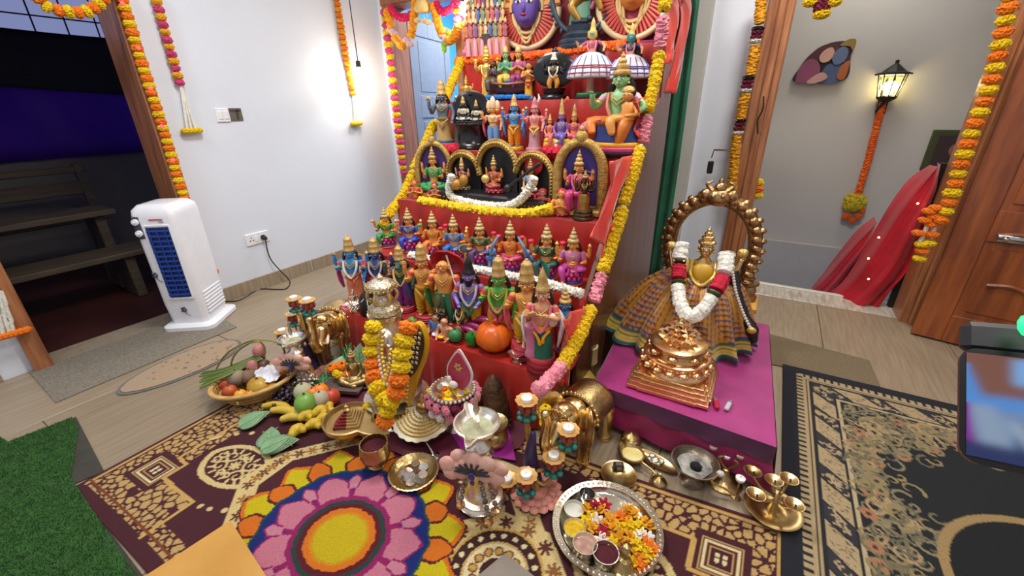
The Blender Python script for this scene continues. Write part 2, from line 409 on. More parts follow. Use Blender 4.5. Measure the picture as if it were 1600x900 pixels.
# grey panelled leaf standing open inside the blue room
a_, b_ = Vector((-3.02, 3.25)), Vector((-3.17, 4.02))
def leaf(name, a, b, h, m_, panels, th=.04, z0=.01):
    L_ = (b-a).length; t = struct(bpy.data.objects.new(name, None)); C.objects.link(t)
    t.location = (a.x, a.y, z0); t.rotation_euler = (0, 0, math.atan2(b.y-a.y, b.x-a.x))
    xs = sorted({0, L_}|{p[0] for p in panels}|{p[1] for p in panels})
    G().box((L_/2, 0, h/2), (L_, th*.55, h)).obj('core', m_, t, smooth=False)
    zb = sorted({0, h}|{p[2] for p in panels}|{p[3] for p in panels})
    for x0, x1 in zip(xs, xs[1:]):
        if not any(p[0] <= x0+1e-6 and p[1] >= x1-1e-6 for p in panels): G().box(((x0+x1)/2, 0, h/2), (x1-x0, th, h), b=.004).obj('stile', m_, t, smooth=False)
    for z0_, z1 in zip(zb, zb[1:]):
        for x0, x1 in zip(xs, xs[1:]):
            if any(p[0] <= x0+1e-6 and p[1] >= x1-1e-6 for p in panels) and not any(p[0] <= x0+1e-6 and p[1] >= x1-1e-6 and p[2] <= z0_+1e-6 and p[3] >= z1-1e-6 for p in panels):
                G().box(((x0+x1)/2, 0, (z0_+z1)/2), (x1-x0, th, z1-z0_), b=.004).obj('rail', m_, t, smooth=False)
    for p in panels: G().box(((p[0]+p[1])/2, 0, (p[2]+p[3])/2), (p[1]-p[0]-.05, th*.8, p[3]-p[2]-.05), b=.012).obj('panel', m_, t, smooth=False)
    return t
GREYD = mat('grey_door_paint', '86868a', .4, var=.05)
Lf = (b_-a_).length
leaf('door_2_leaf', a_, b_, 2.0, GREYD, [(.12, Lf/2-.05, .2, 1.15), (Lf/2+.05, Lf-.12, .2, 1.15), (.12, Lf-.12, 1.35, 1.85)])
t = thing('wall_mirror', 'small mirror with a red rim on the blue wall behind the inner doorway', 'mirror', atY(687, 26, 4.72))
g = G(); mt = Matrix.Rotation(pi/2, 4, 'X')
g.T = mt; g.lathe([(.13, -.015), (.17, -.012), (.175, .01), (.13, .012)], 28, cap=False); g.obj('rim', pc('b8282e'), t)
g = G(); g.T = mt; g.lathe([(.135, -.005), (.135, .004)], 28); g.obj('glass', STEEL, t)
# pilaster strip beside the curtain, right doorway frame
struct(G().box((-.53, BY-.02, 1.4), (.09, .05, 2.8), b=.004).obj('trim_1', GREYW, smooth=False))
d3 = struct(bpy.data.objects.new('door_3', None)); C.objects.link(d3); d3.location = (.4, BY, 0)
for sgn, xx in ((1, -.53), (-1, .53)):
    for q, (dx, wd, dp) in enumerate(((-.035, .055, .2), (.012, .04, .24), (.05, .045, .2))):
        G().box((xx+sgn*dx, .03+.01*q, 1.05), (wd, dp, 2.12), b=.008).obj('jamb', WOODF, d3, smooth=False)
G().box((0, .04, 2.15), (1.2, .22, .08), b=.008).obj('lintel', WOODF, d3, smooth=False)
# right door leaf, opened flat towards the room
DA, DB = Vector((.885, 3.045)), Vector((1.83, 2.83)); LD = (DB-DA).length
d4 = leaf('door_4', DA, DB, 2.1, WOODD, [(.13, LD-.13, .16, .58), (.13, LD-.13, .74, 1.0), (.13, LD-.13, 1.12, 1.95)], .045)
def leafpt(u, v, off=0):     # where a picture point falls on the leaf's front face
    n = Vector((-(DB-DA).y, (DB-DA).x, 0)).normalized(); d = ray(u, v); P0 = Vector((DA.x, DA.y, 0))-n*(.0225+off); k_ = (P0-CAM).dot(n)/d.dot(n); return CAM+d*k_
g = G(); P = [leafpt(1400+i*0+430*0, 0) for i in range(1)]
im = d4.rotation_euler[2]
def leafloc(P): return Matrix.Rotation(-im, 3, 'Z') @ (Vector(P)-Vector(d4.location))
p0 = leafloc(leafpt(1562, 372, .012)); 
G().box((p0.x+.07, p0.y, p0.z), (.16, .012, .035), b=.004).ball((p0.x+.02, p0.y-.01, p0.z), .014).obj('handle', STEEL, d4)
# carved cyma moulding below the middle panel of the leaf
for zc, x0 in ((.60, .16), (.34, .2)):
    G().tube(spline([(x0, -.024, zc+.02), (x0+.1, -.026, zc+.03), (x0+.22, -.026, zc-.03), (x0+.36, -.026, zc-.05), (x0+.5, -.026, zc-.03), (x0+.65, -.024, zc+.03)], 6), .011, 6).obj('moulding', WOODD, d4)
# stair hall beyond the right doorway
struct(G().box((.55, 3.38, -.05), (1.9, .26, .1), b=.004).obj('floor_landing', mat('marble', 'aaa090', .25, hex2='d6cfc2', vs=7, stretch=(6, 1, 1)), smooth=False))
struct(G().box((.55, 3.475, -.03), (1.9, .035, .085), b=.006).obj('trim_2', mat('white_marble', 'd2d0c4', .3, var=.03), smooth=False))
struct(G().box((.8, 4.6, .65), (3.4, .2, 4.3)).obj('wall_stair_hall', GREYW, smooth=False))
struct(G().box((.8, 4.49, -.72), (3.4, .03, 1.6), b=.004).obj('wall_stair_dado', mat('grey_dado', 'b2afa8', .7, var=.03), smooth=False))
struct(G().box((.8, 3.9, -1.5), (3.4, 1.5, .1)).obj('stairwell_light_stop', GREYW, smooth=False))  # unseen slab added to stop blue sky light leaking in from below
struct(G().box((2.0, 3.9, .65), (.1, 1.4, 4.3)).obj('wall_stair_side', GREYW, smooth=False))
struct(G().box((-.6, 3.95, .65), (.1, 1.2, 4.3)).obj('wall_stair_side', GREYW, smooth=False))
struct(G().box((.8, 3.95, 2.75), (3.0, 1.2, .1)).obj('ceiling_stair_hall', WALL, smooth=False))
# veranda beyond the left doorway, dusk behind a purple sheet
VD = mat('veranda_floor', '3a1512', .5, var=.2, vs=3)
struct(G().box((-4.35, .9, -.07), (2.0, 4.4, .1)).obj('floor_veranda', VD, smooth=False))
struct(G().box((-5.32, .9, .38), (.15, 4.4, 1.05)).obj('wall_parapet', mat('grey_parapet', '645c54', .8, var=.1, vs=3), smooth=False))
struct(G().box((-4.3, .9, 2.55), (2.2, 4.4, .08)).obj('veranda_shade_slab', mat('shade_slab_grey', '3a3634', .8), smooth=False))  # unseen slab added overhead to keep sky light off the veranda
o = G().sheet(lambda u, v: (-5.2+.02*math.sin(u*31)+.01*math.sin(u*71+v*5), -1.2+4.2*u, .90+.62*v), 90, 6).obj('purple_sheet', mat('purple_tarp', '6e40a0', .35, var=.25, vs=3, transl=.8))
o.modifiers.new('s', 'SOLIDIFY').thickness = .002; tag(o, 'purple blue sheet hung above the parapet of the dark veranda', 'sheet')
o = G().sheet(lambda u, v: (-5.12+.025*math.sin(u*25+v), -1.2+4.2*u, 1.42+.42*v+.05*math.sin(u*5.2)*(1-v)), 90, 8).obj('black_sheet', mat('black_cloth', '0d0a10', .8))
o.modifiers.new('s', 'SOLIDIFY').thickness = .003; tag(o, 'black cloth hung over the upper part of the purple sheet outside', 'sheet')
t = thing('window_grille', 'dark iron grille against the blue dusk at top left', 'grille', (-5.22, .9, 1.84))
for i in range(16): G().tube([(0, -1.5+.2*i, 0), (0, -1.5+.2*i, .62)], .006, 6).obj('bar', BLACK, t)
for z in (.12, .4): G().tube([(0, -1.6, z), (0, 1.7, z)], .006, 6).obj('bar', BLACK, t)
BW = mat('bench_wood', '3c3226', .6, hex2='544636', vs=5, stretch=(8, .8, 8), bump=.1, bs=30)
t = thing('wooden_bench', 'weathered two tier wooden bench in the dark veranda', 'bench', (-4.25, .2, -.02))
G().box((0, -.1, .60), (.30, 2.1, .04), b=.006).obj('top_plank', BW, t, smooth=False)
G().box((.26, -.05, .33), (.30, 2.2, .04), b=.006).obj('seat_plank', BW, t, smooth=False)
for y in (-1.0, .86):
    G().box((-.02, y, .3), (.24, .06, .57), b=.006).obj('leg', BW, t, smooth=False)
    G().box((.26, y, .155), (.24, .06, .31), b=.006).obj('leg', BW, t, smooth=False)
t = thing('wooden_chair', 'second weathered bench back in the shadow behind the veranda bench', 'bench', (-4.75, .5, -.02))
G().box((0, 0, .72), (.03, 1.5, .10), b=.006).obj('back_rail', BW, t, smooth=False); G().box((0, 0, .86), (.03, 1.5, .05), b=.006).obj('back_rail', BW, t, smooth=False)
for y in (-.7, 0, .7): G().box((.0, y, .45), (.05, .05, .9), b=.006).obj('post', BW, t, smooth=False)
G().box((.12, 0, .5), (.2, 1.5, .03), b=.006).obj('seat', BW, t, smooth=False)
# ------------------------------------------------------------------ floor coverings
NAP = mat('carpet_nap', attr='Col', rough=.95, var=.16, vs=260, bump=.5, bs=420)
MAR = '471420'; GLD = 'c4a062'; CRM = 'd9c083'; CRM2 = 'e4d3a2'
RX0, RY0, RW, RD = -1.95, .155, 2.215, 1.0
cv = Canvas(0, -.032, RW, RD, .0042, MAR)
cv.put(cv.rect(.025, .0, RW-.025, RD-.02), MAR)
pm = cv.rect(.035, .012, .235, RD-.03)|cv.rect(RW-.235, .012, RW-.035, RD-.03)|cv.rect(.03, .012, .62, .07)|cv.rect(.03, RD-.075, RW-.03, RD-.03)|cv.rect(RW-.62, .012, RW-.03, .07)
pm |= cv.rect(.24, .012, .45, .165)|cv.rect(.10, .30, .19, .42)*False
pm |= cv.rect(.03, RD-.17, .42, RD-.03)|cv.rect(RW-.47, RD-.15, RW-.03, RD-.03)|cv.rect(.05, .33, .17, .55)
pm &= ~cv.rect(.085, .10, .235, .25)
cv.put(pm, 'a4612a'); cv.put(pm, MAR); cv.pebbles(pm, .030, GLD, .0062, .46)
for x0 in (.0, RW/2): pass
def nested(cx, cy, wx, wy):
    cv.put(cv.rect(cx-wx-.02, cy-wy-.02, cx+wx+.02, cy+wy+.02), MAR)
    for f, c_ in ((1, GLD), (.92, '5a2a22'), (.84, CRM2), (.7, '5a2a22'), (.58, GLD), (.5, MAR)): cv.put(cv.rect(cx-wx*f, cy-wy*f, cx+wx*f, cy+wy*f), c_)
    for k_ in range(4): cv.put(cv.disc(cx+.015*math.cos(k_*pi/2+.78), cy+.012*math.sin(k_*pi/2+.78), .008), CRM2)
nested(.17, .175, .065, .052); nested(RW-.17, RD-.185, .06, .058); nested(.17, RD-.175, .06, .052); nested(RW-.17, .175, .06, .052)
# gold outlines
for P in ([(.022, .014), (.022, RD-.022), (RW-.022, RD-.022), (RW-.022, .014)], [(.45, .165), (.24, .168), (.24, .25), (.175, .252)], [(.45, .01), (.45, .165)], [(.175, .255), (.175, .54), (.05, .55)], [(RW-.47, RD-.03), (RW-.47, RD-.15), (RW-.25, RD-.15), (RW-.25, RD-.25), (RW-.1, RD-.26), (RW-.1, .2)]):
    cv.stroke(P, .0065, 'cda35a')
cv.stroke([(.01, .03), (RW-.01, .03)], .004, '7a3a20')
def scrolls(x0, y0, wx, wy, n, col, wd=.006, seed=1, only=None):
    rr = random.Random(seed)
    for _ in range(n):
        x, y = x0+rr.uniform(-1, 1)*wx, y0+rr.uniform(-1, 1)*wy; a0 = rr.uniform(0, 6.3); sg = rr.choice((-1, 1)); R_ = rr.uniform(.02, .045)
        if only and not only(x, y): continue
        pts = [(x+R_*(1-t*.8)*math.cos(a0+sg*t*5.2), y+R_*(1-t*.8)*math.sin(a0+sg*t*5.2)) for t in np.linspace(0, 1, 16)]
        cv.stroke(pts, lambda u: wd*(1.1-.6*u), col)
        for q in range(3):
            a = rr.uniform(0, 6.3); cv.stroke([(x+R_*math.cos(a)*.9, y+R_*math.sin(a)*.9), (x+R_*math.cos(a)*1.5, y+R_*math.sin(a)*1.5)], lambda u: wd*1.2, col)
# pointed cartouches left and right
for cx, cyy in ((.41, .335), (RW-.41, RD-.335)):
    ang = .10
    E1 = [(.155, 0), (.10, .085), (0, .105), (-.1, .075), (-.155, 0), (-.1, -.085), (0, -.1), (.1, -.07)]
    E1 = [(cx+p.x, cyy+p.y) for p in spline([(p[0], p[1], 0) for p in E1], 5, True)]
    cv.put(cv.poly(E1), CRM); cv.put(cv.poly([(cx+(p[0]-cx)*.84, cyy+(p[1]-cyy)*.8) for p in E1]), MAR)
    for sx in (-1, 1):
        for sy_ in (-1, 1):
            for qx, qy, R_, tn in ((.055, .028, .030, 7), (.018, .046, .018, 6), (.098, .014, .020, 6)):
                cv.stroke([(cx+sx*(qx+R_*(1-.8*t)*math.cos(3+tn*t)), cyy+sy_*(qy+R_*(1-.8*t)*math.sin(3+tn*t))) for t in np.linspace(0, 1, 20)], lambda u: .0048-.0018*u, CRM)
            for q in range(5): a = .3+q*.5; cv.stroke([(cx+sx*(.03+.055*math.cos(a)), cyy+sy_*(.012+.04*math.sin(a))), (cx+sx*(.03+.075*math.cos(a)), cyy+sy_*(.012+.055*math.sin(a)))], lambda u: .0052, CRM)
    for q in range(8): a = q*pi/4; cv.stroke([(cx+.006*math.cos(a), cyy+.006*math.sin(a)), (cx+.02*math.cos(a), cyy+.02*math.sin(a))], .0042, CRM)
for P in ([(.49, .17), (.53, .18), (.58, .203), (.62, .22)], [(.18, .38), (.19, .395), (.24, .445), (.29, .48)], [(RW-.5, RD-.2), (RW-.55, RD-.21), (RW-.6, RD-.23)]):
    for x, y in P: cv.put(cv.disc(x, y, .010), CRM)
# broad cream octagon round the centre and the side roundels
OC = [(.50, .46), (.66, .66), (.86, .86), (1.38, .86), (1.6, .62), (1.6, .3), (1.4, .05), (.75, .05), (.5, .3)]
mk = cv.poly(OC); ins = cv.poly([(1.05+(x-1.05)*.86, .46+(y-.46)*.84) for x, y in OC]); cv.put(mk & ~ins, CRM)
scr = random.Random(9)
for k_ in range(44):
    i = k_/44*len(OC); a, b = OC[int(i)], OC[(int(i)+1) % len(OC)]; f = i-int(i)
    x, y = a[0]+(b[0]-a[0])*f, a[1]+(b[1]-a[1])*f; x = 1.05+(x-1.05)*.93; y = .46+(y-.46)*.92
    for q in range(6):
        a2 = q*pi/3+k_; cv.stroke([(x+.006*math.cos(a2), y+.006*math.sin(a2)), (x+.02*math.cos(a2), y+.02*math.sin(a2))], .004, '6a3520' if k_ % 2 else 'a06a2c')
scrolls(1.28, .76, .12, .05, 7, CRM, .0045, 12)
for cx, cyy in ((1.485, .49), (.62, .49)):
    if cx < 1: continue
    O8 = [(cx+.215*math.cos(q*pi/4+.39), cyy+.2*math.sin(q*pi/4+.39)) for q in range(8)]
    cv.put(cv.poly(O8), CRM); 
    for k_ in range(14):
        a = k_*2*pi/14+.1
        for q in range(7):
            a2 = q*2*pi/7+k_; x, y = cx+.172*math.cos(a), cyy+.162*math.sin(a)
            cv.stroke([(x+.005*math.cos(a2), y+.005*math.sin(a2)), (x+.021*math.cos(a2), y+.021*math.sin(a2))], .0045, ('5a2a20', '8a5a30')[k_ % 2])
    cv.put(cv.disc(cx, cyy, .142), 'c9a050'); cv.put(cv.disc(cx, cyy, .134), '3a1512'); cv.put(cv.disc(cx, cyy, .097), 'c9a868'); cv.put(cv.disc(cx, cyy, .090), CRM2)
    for k_ in range(20): a = k_*2*pi/20; cv.put(cv.disc(cx+.116*math.cos(a), cyy+.116*math.sin(a), .0085), CRM2)
    for k_ in range(13):
        a = k_*2*pi/13; cv.put(cv.disc(cx+.066*math.cos(a), cyy+.066*math.sin(a), .0145), '6a3a22'); cv.put(cv.disc(cx+.066*math.cos(a), cyy+.066*math.sin(a), .010), 'c79a4c')
    cv.put(cv.disc(cx, cyy, .045), '3a1512')
rug = cv.mesh('patterned_rug', NAP, .006, warp=lambda X, Y: (RX0+X, RY0+Y*(.935+.145*X/RW)+.012*np.sin(X*3)))
rug.modifiers.new('t', 'SOLIDIFY').thickness = .006
tag(rug, 'maroon rug with gold pebble border and cream medallions under the rangoli', 'rug')
# the dark rug with floral border, right
GX0, GX1, GY0, GY1 = .247, 1.75, .4, 2.292
cv = Canvas(0, 0, 1.15, 1.5, .0042, '1b1f22')          # x from the left edge, y measured back from the far edge
TAN = 'b9a27a'; DRK = '20242a'
def frame(d0, d1, col): cv.put(((np.minimum(cv.X, cv.Y)) > d0) & ((np.minimum(cv.X, cv.Y)) < d1), col)
D = np.minimum(cv.X, cv.Y); S_ = np.where(cv.X < cv.Y, cv.Y, cv.X)
frame(0, .055, '1a1d26'); frame(.055, .1, TAN)
cv.put((D > .052) & (D < .082) & ((S_ % .028) < .011), DRK)
frame(.095, .1, DRK); frame(.1, .108, TAN); frame(.112, .118, DRK)
frame(.118, .2, TAN)
sk = np.where(cv.X < cv.Y, cv.Y-cv.X*.95, cv.X-cv.Y*.95)
band = (D > .118) & (D < .2)
cv.put(band & ((sk % .19) < .08), '343238'); cv.put(band & ((np.abs((sk % .19)-.08) < .005)|((sk % .19) < .005)), DRK)
rr = random.Random(4)
for k_ in range(420):
    s0 = rr.uniform(.12, 1.5); d0 = rr.uniform(.128, .19)
    for sw in (0, 1):
        x, y = (d0, s0) if sw == 0 else (s0, d0)
        if min(x, y) < .125: continue
        q = (s0-d0*.95) % .19; col = TAN if q < .07 and q > .01 else '4a4238'
        a = rr.uniform(0, 6.3); cv.stroke([(x+.009*math.cos(a+t), y+.009*math.sin(a+t)) for t in np.linspace(0, 2.6, 7)] if .018 < q < .062 else [(x, y), (x+.005, y+.003)], .0032 if .018 < q < .062 else .0018, TAN if .018 < q < .062 else ('6a5c48' if q > .09 else '343238'))
frame(.2, .206, DRK); frame(.206, .222, 'c4b088'); frame(.222, .228, DRK)
for k_ in range(330):
    s0 = rr.uniform(.22, 1.5); dm = .16+.06*math.sin(s0*9)+(.1 if s0 < .5 else 0); d0 = .232+abs(rr.gauss(0, .5))*dm
    for sw in (0, 1):
        x, y = (d0, s0) if sw == 0 else (s0, d0)
        if min(x, y) < .235: continue
        col = rr.choice(('9c8a60', '7c7456', '8f8468', 'b79b70', '6f6a52')); a = rr.uniform(0, 6.3); R_ = rr.uniform(.018, .042); sg = rr.choice((-1, 1))
        cv.stroke([(x+R_*(1-.75*t)*math.cos(a+sg*t*4.6), y+R_*(1-.75*t)*math.sin(a+sg*t*4.6)) for t in np.linspace(0, 1, 12)], lambda u: .0056*(1-.55*u), col)
        if k_ % 9 == 0:
            for q in range(6): cv.put(cv.disc(x+.014*math.cos(q*pi/3), y+.014*math.sin(q*pi/3), .010), 'b07a58' if k_ % 18 else '9c8a60')
            cv.put(cv.disc(x, y, .008), '4a3a30')
ring = np.hypot((cv.X-.74), (cv.Y-.98)*1.0); cv.put((ring > .318) & (ring < .345), 'a98c5c'); cv.put(ring < .318, '14171a')
for k_ in range(70):
    a = rr.uniform(0, 6.3); q = rr.uniform(0, .16); x, y = .78+q*math.cos(a), 1.02+q*math.sin(a); R_ = .03
    cv.stroke([(x+R_*(1-.75*t)*math.cos(a+t*4.6), y+R_*(1-.75*t)*math.sin(a+t*4.6)) for t in np.linspace(0, 1, 10)], .005, rr.choice(('9c8a60', 'b9a27a', '7c7456')))
grug = cv.mesh('dark_floral_rug', NAP, .006, warp=lambda X, Y: (GX0+X, GY1-Y))
grug.modifiers.new('t', 'SOLIDIFY').thickness = .006
tag(grug, 'dark green black rug with tan striped and floral border at right', 'rug')
# sisal mat, grey mat, oval mat, turf
def slab(name, P, z0, z1, m_, label, cat, uneven=0):
    g_ = G().prism([(p[0], p[1]) for p in P], z0, z1); o_ = g_.obj(name, m_, smooth=False); tag(o_, label, cat); return o_
slab('sisal_mat', [(.13, 2.63), (.17, 2.27), (.645, 2.305), (.635, 2.56)], .001, .007, mat('sisal', '6f614a', .9, hex2='8d7c60', vs=160, bump=.8, bs=260), 'coarse brown sisal mat before the marble threshold', 'mat')
slab('door_mat', [(-3.14, .29), (-2.672, .274), (-2.69, 1.11), (-3.14, 1.16)], .001, .006, mat('grey_mat', '746c5f', .9, hex2='8d8475', vs=30, stretch=(1, 6, 1), bump=.4, bs=200), 'grey brown door mat under the air cooler at the left doorway', 'mat')
oc = Vector((-2.50, .735)); t = thing('oval_mat', 'cream oval bath mat with grey rim on the wooden tiles', 'mat', (oc.x, oc.y, .001))
ell = [(.135*math.cos(a)*(1+.12*math.sin(a)), .275*math.sin(a)) for a in np.linspace(0, 2*pi, 48, endpoint=False)]
G().prism([(x*1.09, y*1.05) for x, y in ell], 0, .005).obj('rim', mat('mat_rim', '6b6862', .9), t, smooth=False)
cv = Canvas(-.16, -.29, .16, .29, .005, 'b59c80')
for k_ in range(60):
    x, y = RNG.uniform(-.13, .13), RNG.uniform(-.27, .27); cv.put(cv.disc(x, y, RNG.uniform(.005, .014), RNG.uniform(.004, .01)), ('8a7660', '9c7f62', 'c49a74')[k_ % 3])
cv.mesh('pile', NAP, .008, t, keep=cv.poly(ell))
TP = [(-2.9, .02), (-2.5, .07), (-2.485, .255), (-2.23, .245), (-1.975, .16), (-1.3, .13), (-.9, .1), (-.9, -.5), (-2.9, -.5)]
o = slab('backing_mat', [(-2.9, .04), (-2.48, .085), (-2.455, .285), (-1.95, .225), (-1.97, .145), (-1.3, .125), (-.8, .1), (-.8, -.6), (-2.9, -.6)], .0, .004, mat('turf_backing', '3a372f', .9, bump=.4), 'dark worn backing edge showing beside the artificial turf', 'mat')
TG = [(-2.9, .03), (-2.49, .085), (-2.46, .272), (-2.34, .262), (-2.02, .15), (-1.3, .112), (-.9, .09), (-.8, -.5), (-2.9, -.5)]
vs = []; fs = []
ng = 0; PX = np.array([p[0] for p in TG]); PY = np.array([p[1] for p in TG])
def inpoly(x, y, P):
    r_ = False; n = len(P)
    for i in range(n):
        a, b = P[i], P[(i+1) % n]
        if (a[1] > y) != (b[1] > y) and x < a[0]+(y-a[1])/(b[1]-a[1])*(b[0]-a[0]): r_ = not r_
    return r_
while ng < 42000:
    x, y = random.uniform(-2.75, -.85), random.uniform(-.2, .275)
    if not inpoly(x, y, TG): continue
    a = random.uniform(0, 6.3); l = random.uniform(.008, .015); wd = .0016; dx, dy = random.uniform(-.007, .007), random.uniform(-.007, .007); k_ = len(vs)
    vs += [(x-wd*math.cos(a), y-wd*math.sin(a), .004), (x+wd*math.cos(a), y+wd*math.sin(a), .004), (x+dx, y+dy, .004+l)]; fs.append((k_, k_+1, k_+2)); ng += 1
tb = G().prism(TG, .004, .008).obj('turf', mat('turf_green', '24491a', .9, hex2='2f5c22', vs=25), smooth=False); tag(tb, 'green artificial turf at the lower left corner', 'turf')
g = G(); g.v = vs; g.f = fs; g.mi = [0]*len(fs)
me = bpy.data.meshes.new('grass_blades'); me.from_pydata(vs, [], fs); me.materials.append(mat('turf_blade', '264c18', .7, hex2='386a26', vs=30)); o = bpy.data.objects.new('grass_blades', me); C.objects.link(o); o.parent = tb; o['kind'] = 'stuff'
# ------------------------------------------------------------------ rangoli of coloured powder
RCX, RCY, RS = -.945, .495, 1.0
cv = Canvas(-.46, -.46, .46, .46, .0035, MAR); keep = np.zeros(cv.X.shape, bool)
SX, SY = 1.0, .93
r_ = np.hypot(cv.X/SX, cv.Y/SY); th = np.arctan2(cv.Y/SY, cv.X/SX); wob = 1+.012*np.sin(th*9)+.01*np.sin(th*23)+RNG.uniform(-.006, .006, r_.shape); r_ = r_*wob
def rput(mk, col, h=.004): cv.put(mk, col, h); keep[mk] = True
NP_ = 14
def petals(n, r0, r1, half, ph, col, border, bw, tip=.6, only=None, h=.004):
    for k_ in range(n):
        a = (th-ph-k_*2*pi/n+pi) % (2*pi)-pi; t = (r_-r0)/(r1-r0)
        wdt = half*np.clip(1-np.clip((t-tip)/(1-tip), 0, 1)**1.6, 0, 1)*np.clip(.72+t*.5, .3, 1.02)
        d = np.abs(a)*r_
        ok = (t > 0) & (t < 1)
        if border: rput(ok & (d < wdt) & (t > -.1), border, .0035)
        rput(ok & (d < wdt-bw) & (t < 1-bw/(r1-r0)*1.2), col, h)
petals(NP_, .26, .415, .088, .2, 'ff8616', '6d0d26', .011, .45)
petals(NP_, .26, .395, .066, .2, 'f2dc06', None, .0, .42)
petals(NP_, .26, .372, .05, .2+pi/NP_, 'ff8616', '6d0d26', .010, .5)
rput(r_ < .288, '1d5a55'); rput(r_ < .280, '102a86')
petals(9, .135, .270, .070, .45, 'ee8ea6', 'b01a72', .010, .55)
petals(9, .20, .268, .027, .45+pi/9, 'ee9ab0', 'b01a72', .007, .5)
rput(r_ < .163, 'b01a72'); rput(r_ < .146, '2a4a42'); rput(r_ < .130, '6d0d26'); rput(r_ < .113, 'ff8a18'); rput(r_ < .094, 'f4ac14'); rput(r_ < .084, 'ecd00c')
POW = mat('rangoli_powder', attr='Col', rough=.95, var=.14, vs=420, bump=.9, bs=520)
a0 = .35; ca, sa = math.cos(a0), math.sin(a0)
rg = cv.mesh('rangoli', POW, .0065, warp=lambda X, Y: (RCX+X, RCY+Y), keep=keep, jit=.0009)
tag(rg, 'round rangoli of yellow orange pink and blue powder on the maroon rug', 'rangoli')
# low orange board and grey board in the foreground
P = [at(360, 813, .04), at(425, 905, .04), at(400, 960, .04), at(215, 912, .04), at(150, 960, .04)]
P = [at(360, 813, .05), at(432, 925, .05), at(300, 1010, .05), at(180, 930, .05)]
o = G().prism([(p.x, p.y) for p in P], .03, .05).obj('orange_board', mat('orange_wood', 'b8842f', .5, hex2='cc9a48', vs=5, bump=.1, bs=20), smooth=False)
pm_ = thing('wooden_plank_seat', 'low orange painted wooden plank seat at the front of the rangoli', 'plank seat', (0, 0, 0))
o.parent = pm_; o.name = 'seat_board'
pc_ = sum((Vector(p) for p in P), Vector())/4
for p in P:
    q = Vector(p).lerp(pc_, .2); G().box((q.x, q.y, .0195), (.03, .03, .021), b=.003).obj('foot', mat('orange_wood'), pm_, smooth=False)
P = [at(789, 864, .035), at(850, 912, .035), at(800, 985, .035), at(722, 920, .035)]
tag(G().prism([(p.x, p.y) for p in P], .0095, .035).obj('grey_board', mat('grey_stone', '6f675c', .6, hex2='85796c', vs=8, bump=.2, bs=30), smooth=False), 'grey stone slab whose corner lies on the cream roundel at the front', 'slab')
# ------------------------------------------------------------------ the stepped stand under red cloth
SL, SR = -1.79, -.585
TZ = [.255*k for k in range(1, 7)]; TY = [1.27+.237*k for k in range(6)]; YB = 2.68
LW = mat('pale_wood', 'a8803c', .5, hex2='c09a58', vs=5, stretch=(6, 6, .6)); DW = mat('dark_panel_wood', '563020', .3, hex2='744430', vs=4, stretch=(7, 7, .5), coat=.25)
st = thing('stepped_stand', 'tall six step wooden stand carrying the doll display', 'stand', ((SL+SR)/2, 1.27, 0))
W_ = SR-SL-.03
for k in range(6): G().box((0, (TY[k]+YB)/2-1.27, TZ[k]-.13), (W_, YB-TY[k]-.004, .25 if k else .245), b=.002).obj('step', LW, st, smooth=False)
ox = SR+.004-(SL+SR)/2
prof = [(.20, 0), (1.425, 0), (1.425, 1.74), (1.24, 1.62), (.20, .42)]
g = G(); M_ = Matrix(((0, 0, 1, 0), (1, 0, 0, 0), (0, 1, 0, 0), (0, 0, 0, 1)))
g.prism(prof, ox, ox+.018, M_); g.obj('side_panel', DW, st, smooth=False)
SATIN = mat('red_satin', '90180f', .38, hex2='b8261c', vs=6, sheen=.3, bump=.12, bs=14); SATIN2 = mat('coral_satin', 'c8342e', .36, hex2='d8483c', vs=5, sheen=.3)
pr_ = []
zb = .012
for k in range(6):
    y = TY[k]-.012; z0 = zb if k == 0 else TZ[k-1]+.008; z1 = TZ[k]+.006
    n = 7
    pr_ += [(y-(.004*(1-i/n) if k else .02*(1-i/n)), z0+(z1-z0)*i/n, 1) for i in range(n)]
    y1 = (TY[k+1]-.012) if k < 5 else YB
    pr_ += [(y+.006+(y1-y-.006)*i/4, z1+.002, 0) for i in range(4)]
pr_.append((YB, TZ[5]+.008, 0))
NXC = 110
def clothfn(u, v):
    i = min(len(pr_)-1, int(round(u*(len(pr_)-1)))); y, z, f = pr_[i]
    x = SL-.018+(SR-SL+.045)*v
    w_ = f*(.006*math.sin(x*23+z*3)+.005*math.sin(x*51+z*7+1)+.003*math.sin(x*97)); k = z/.255 % 1
    y -= abs(w_)*(1.2-k)*1.1*f
    e = max(0, (v-.985)/.015)
    if not f and e > 0: z -= e*.03
    return (x, y, z+(0 if f else .0015*math.sin(x*40+y*30)))
rc = thing('red_cloth', 'red satin cloth spread over all the steps of the doll stand', 'cloth', (0, 0, 0))
G().sheet(clothfn, len(pr_)-1, NXC).obj('draped_cover', SATIN, rc, ang=60)
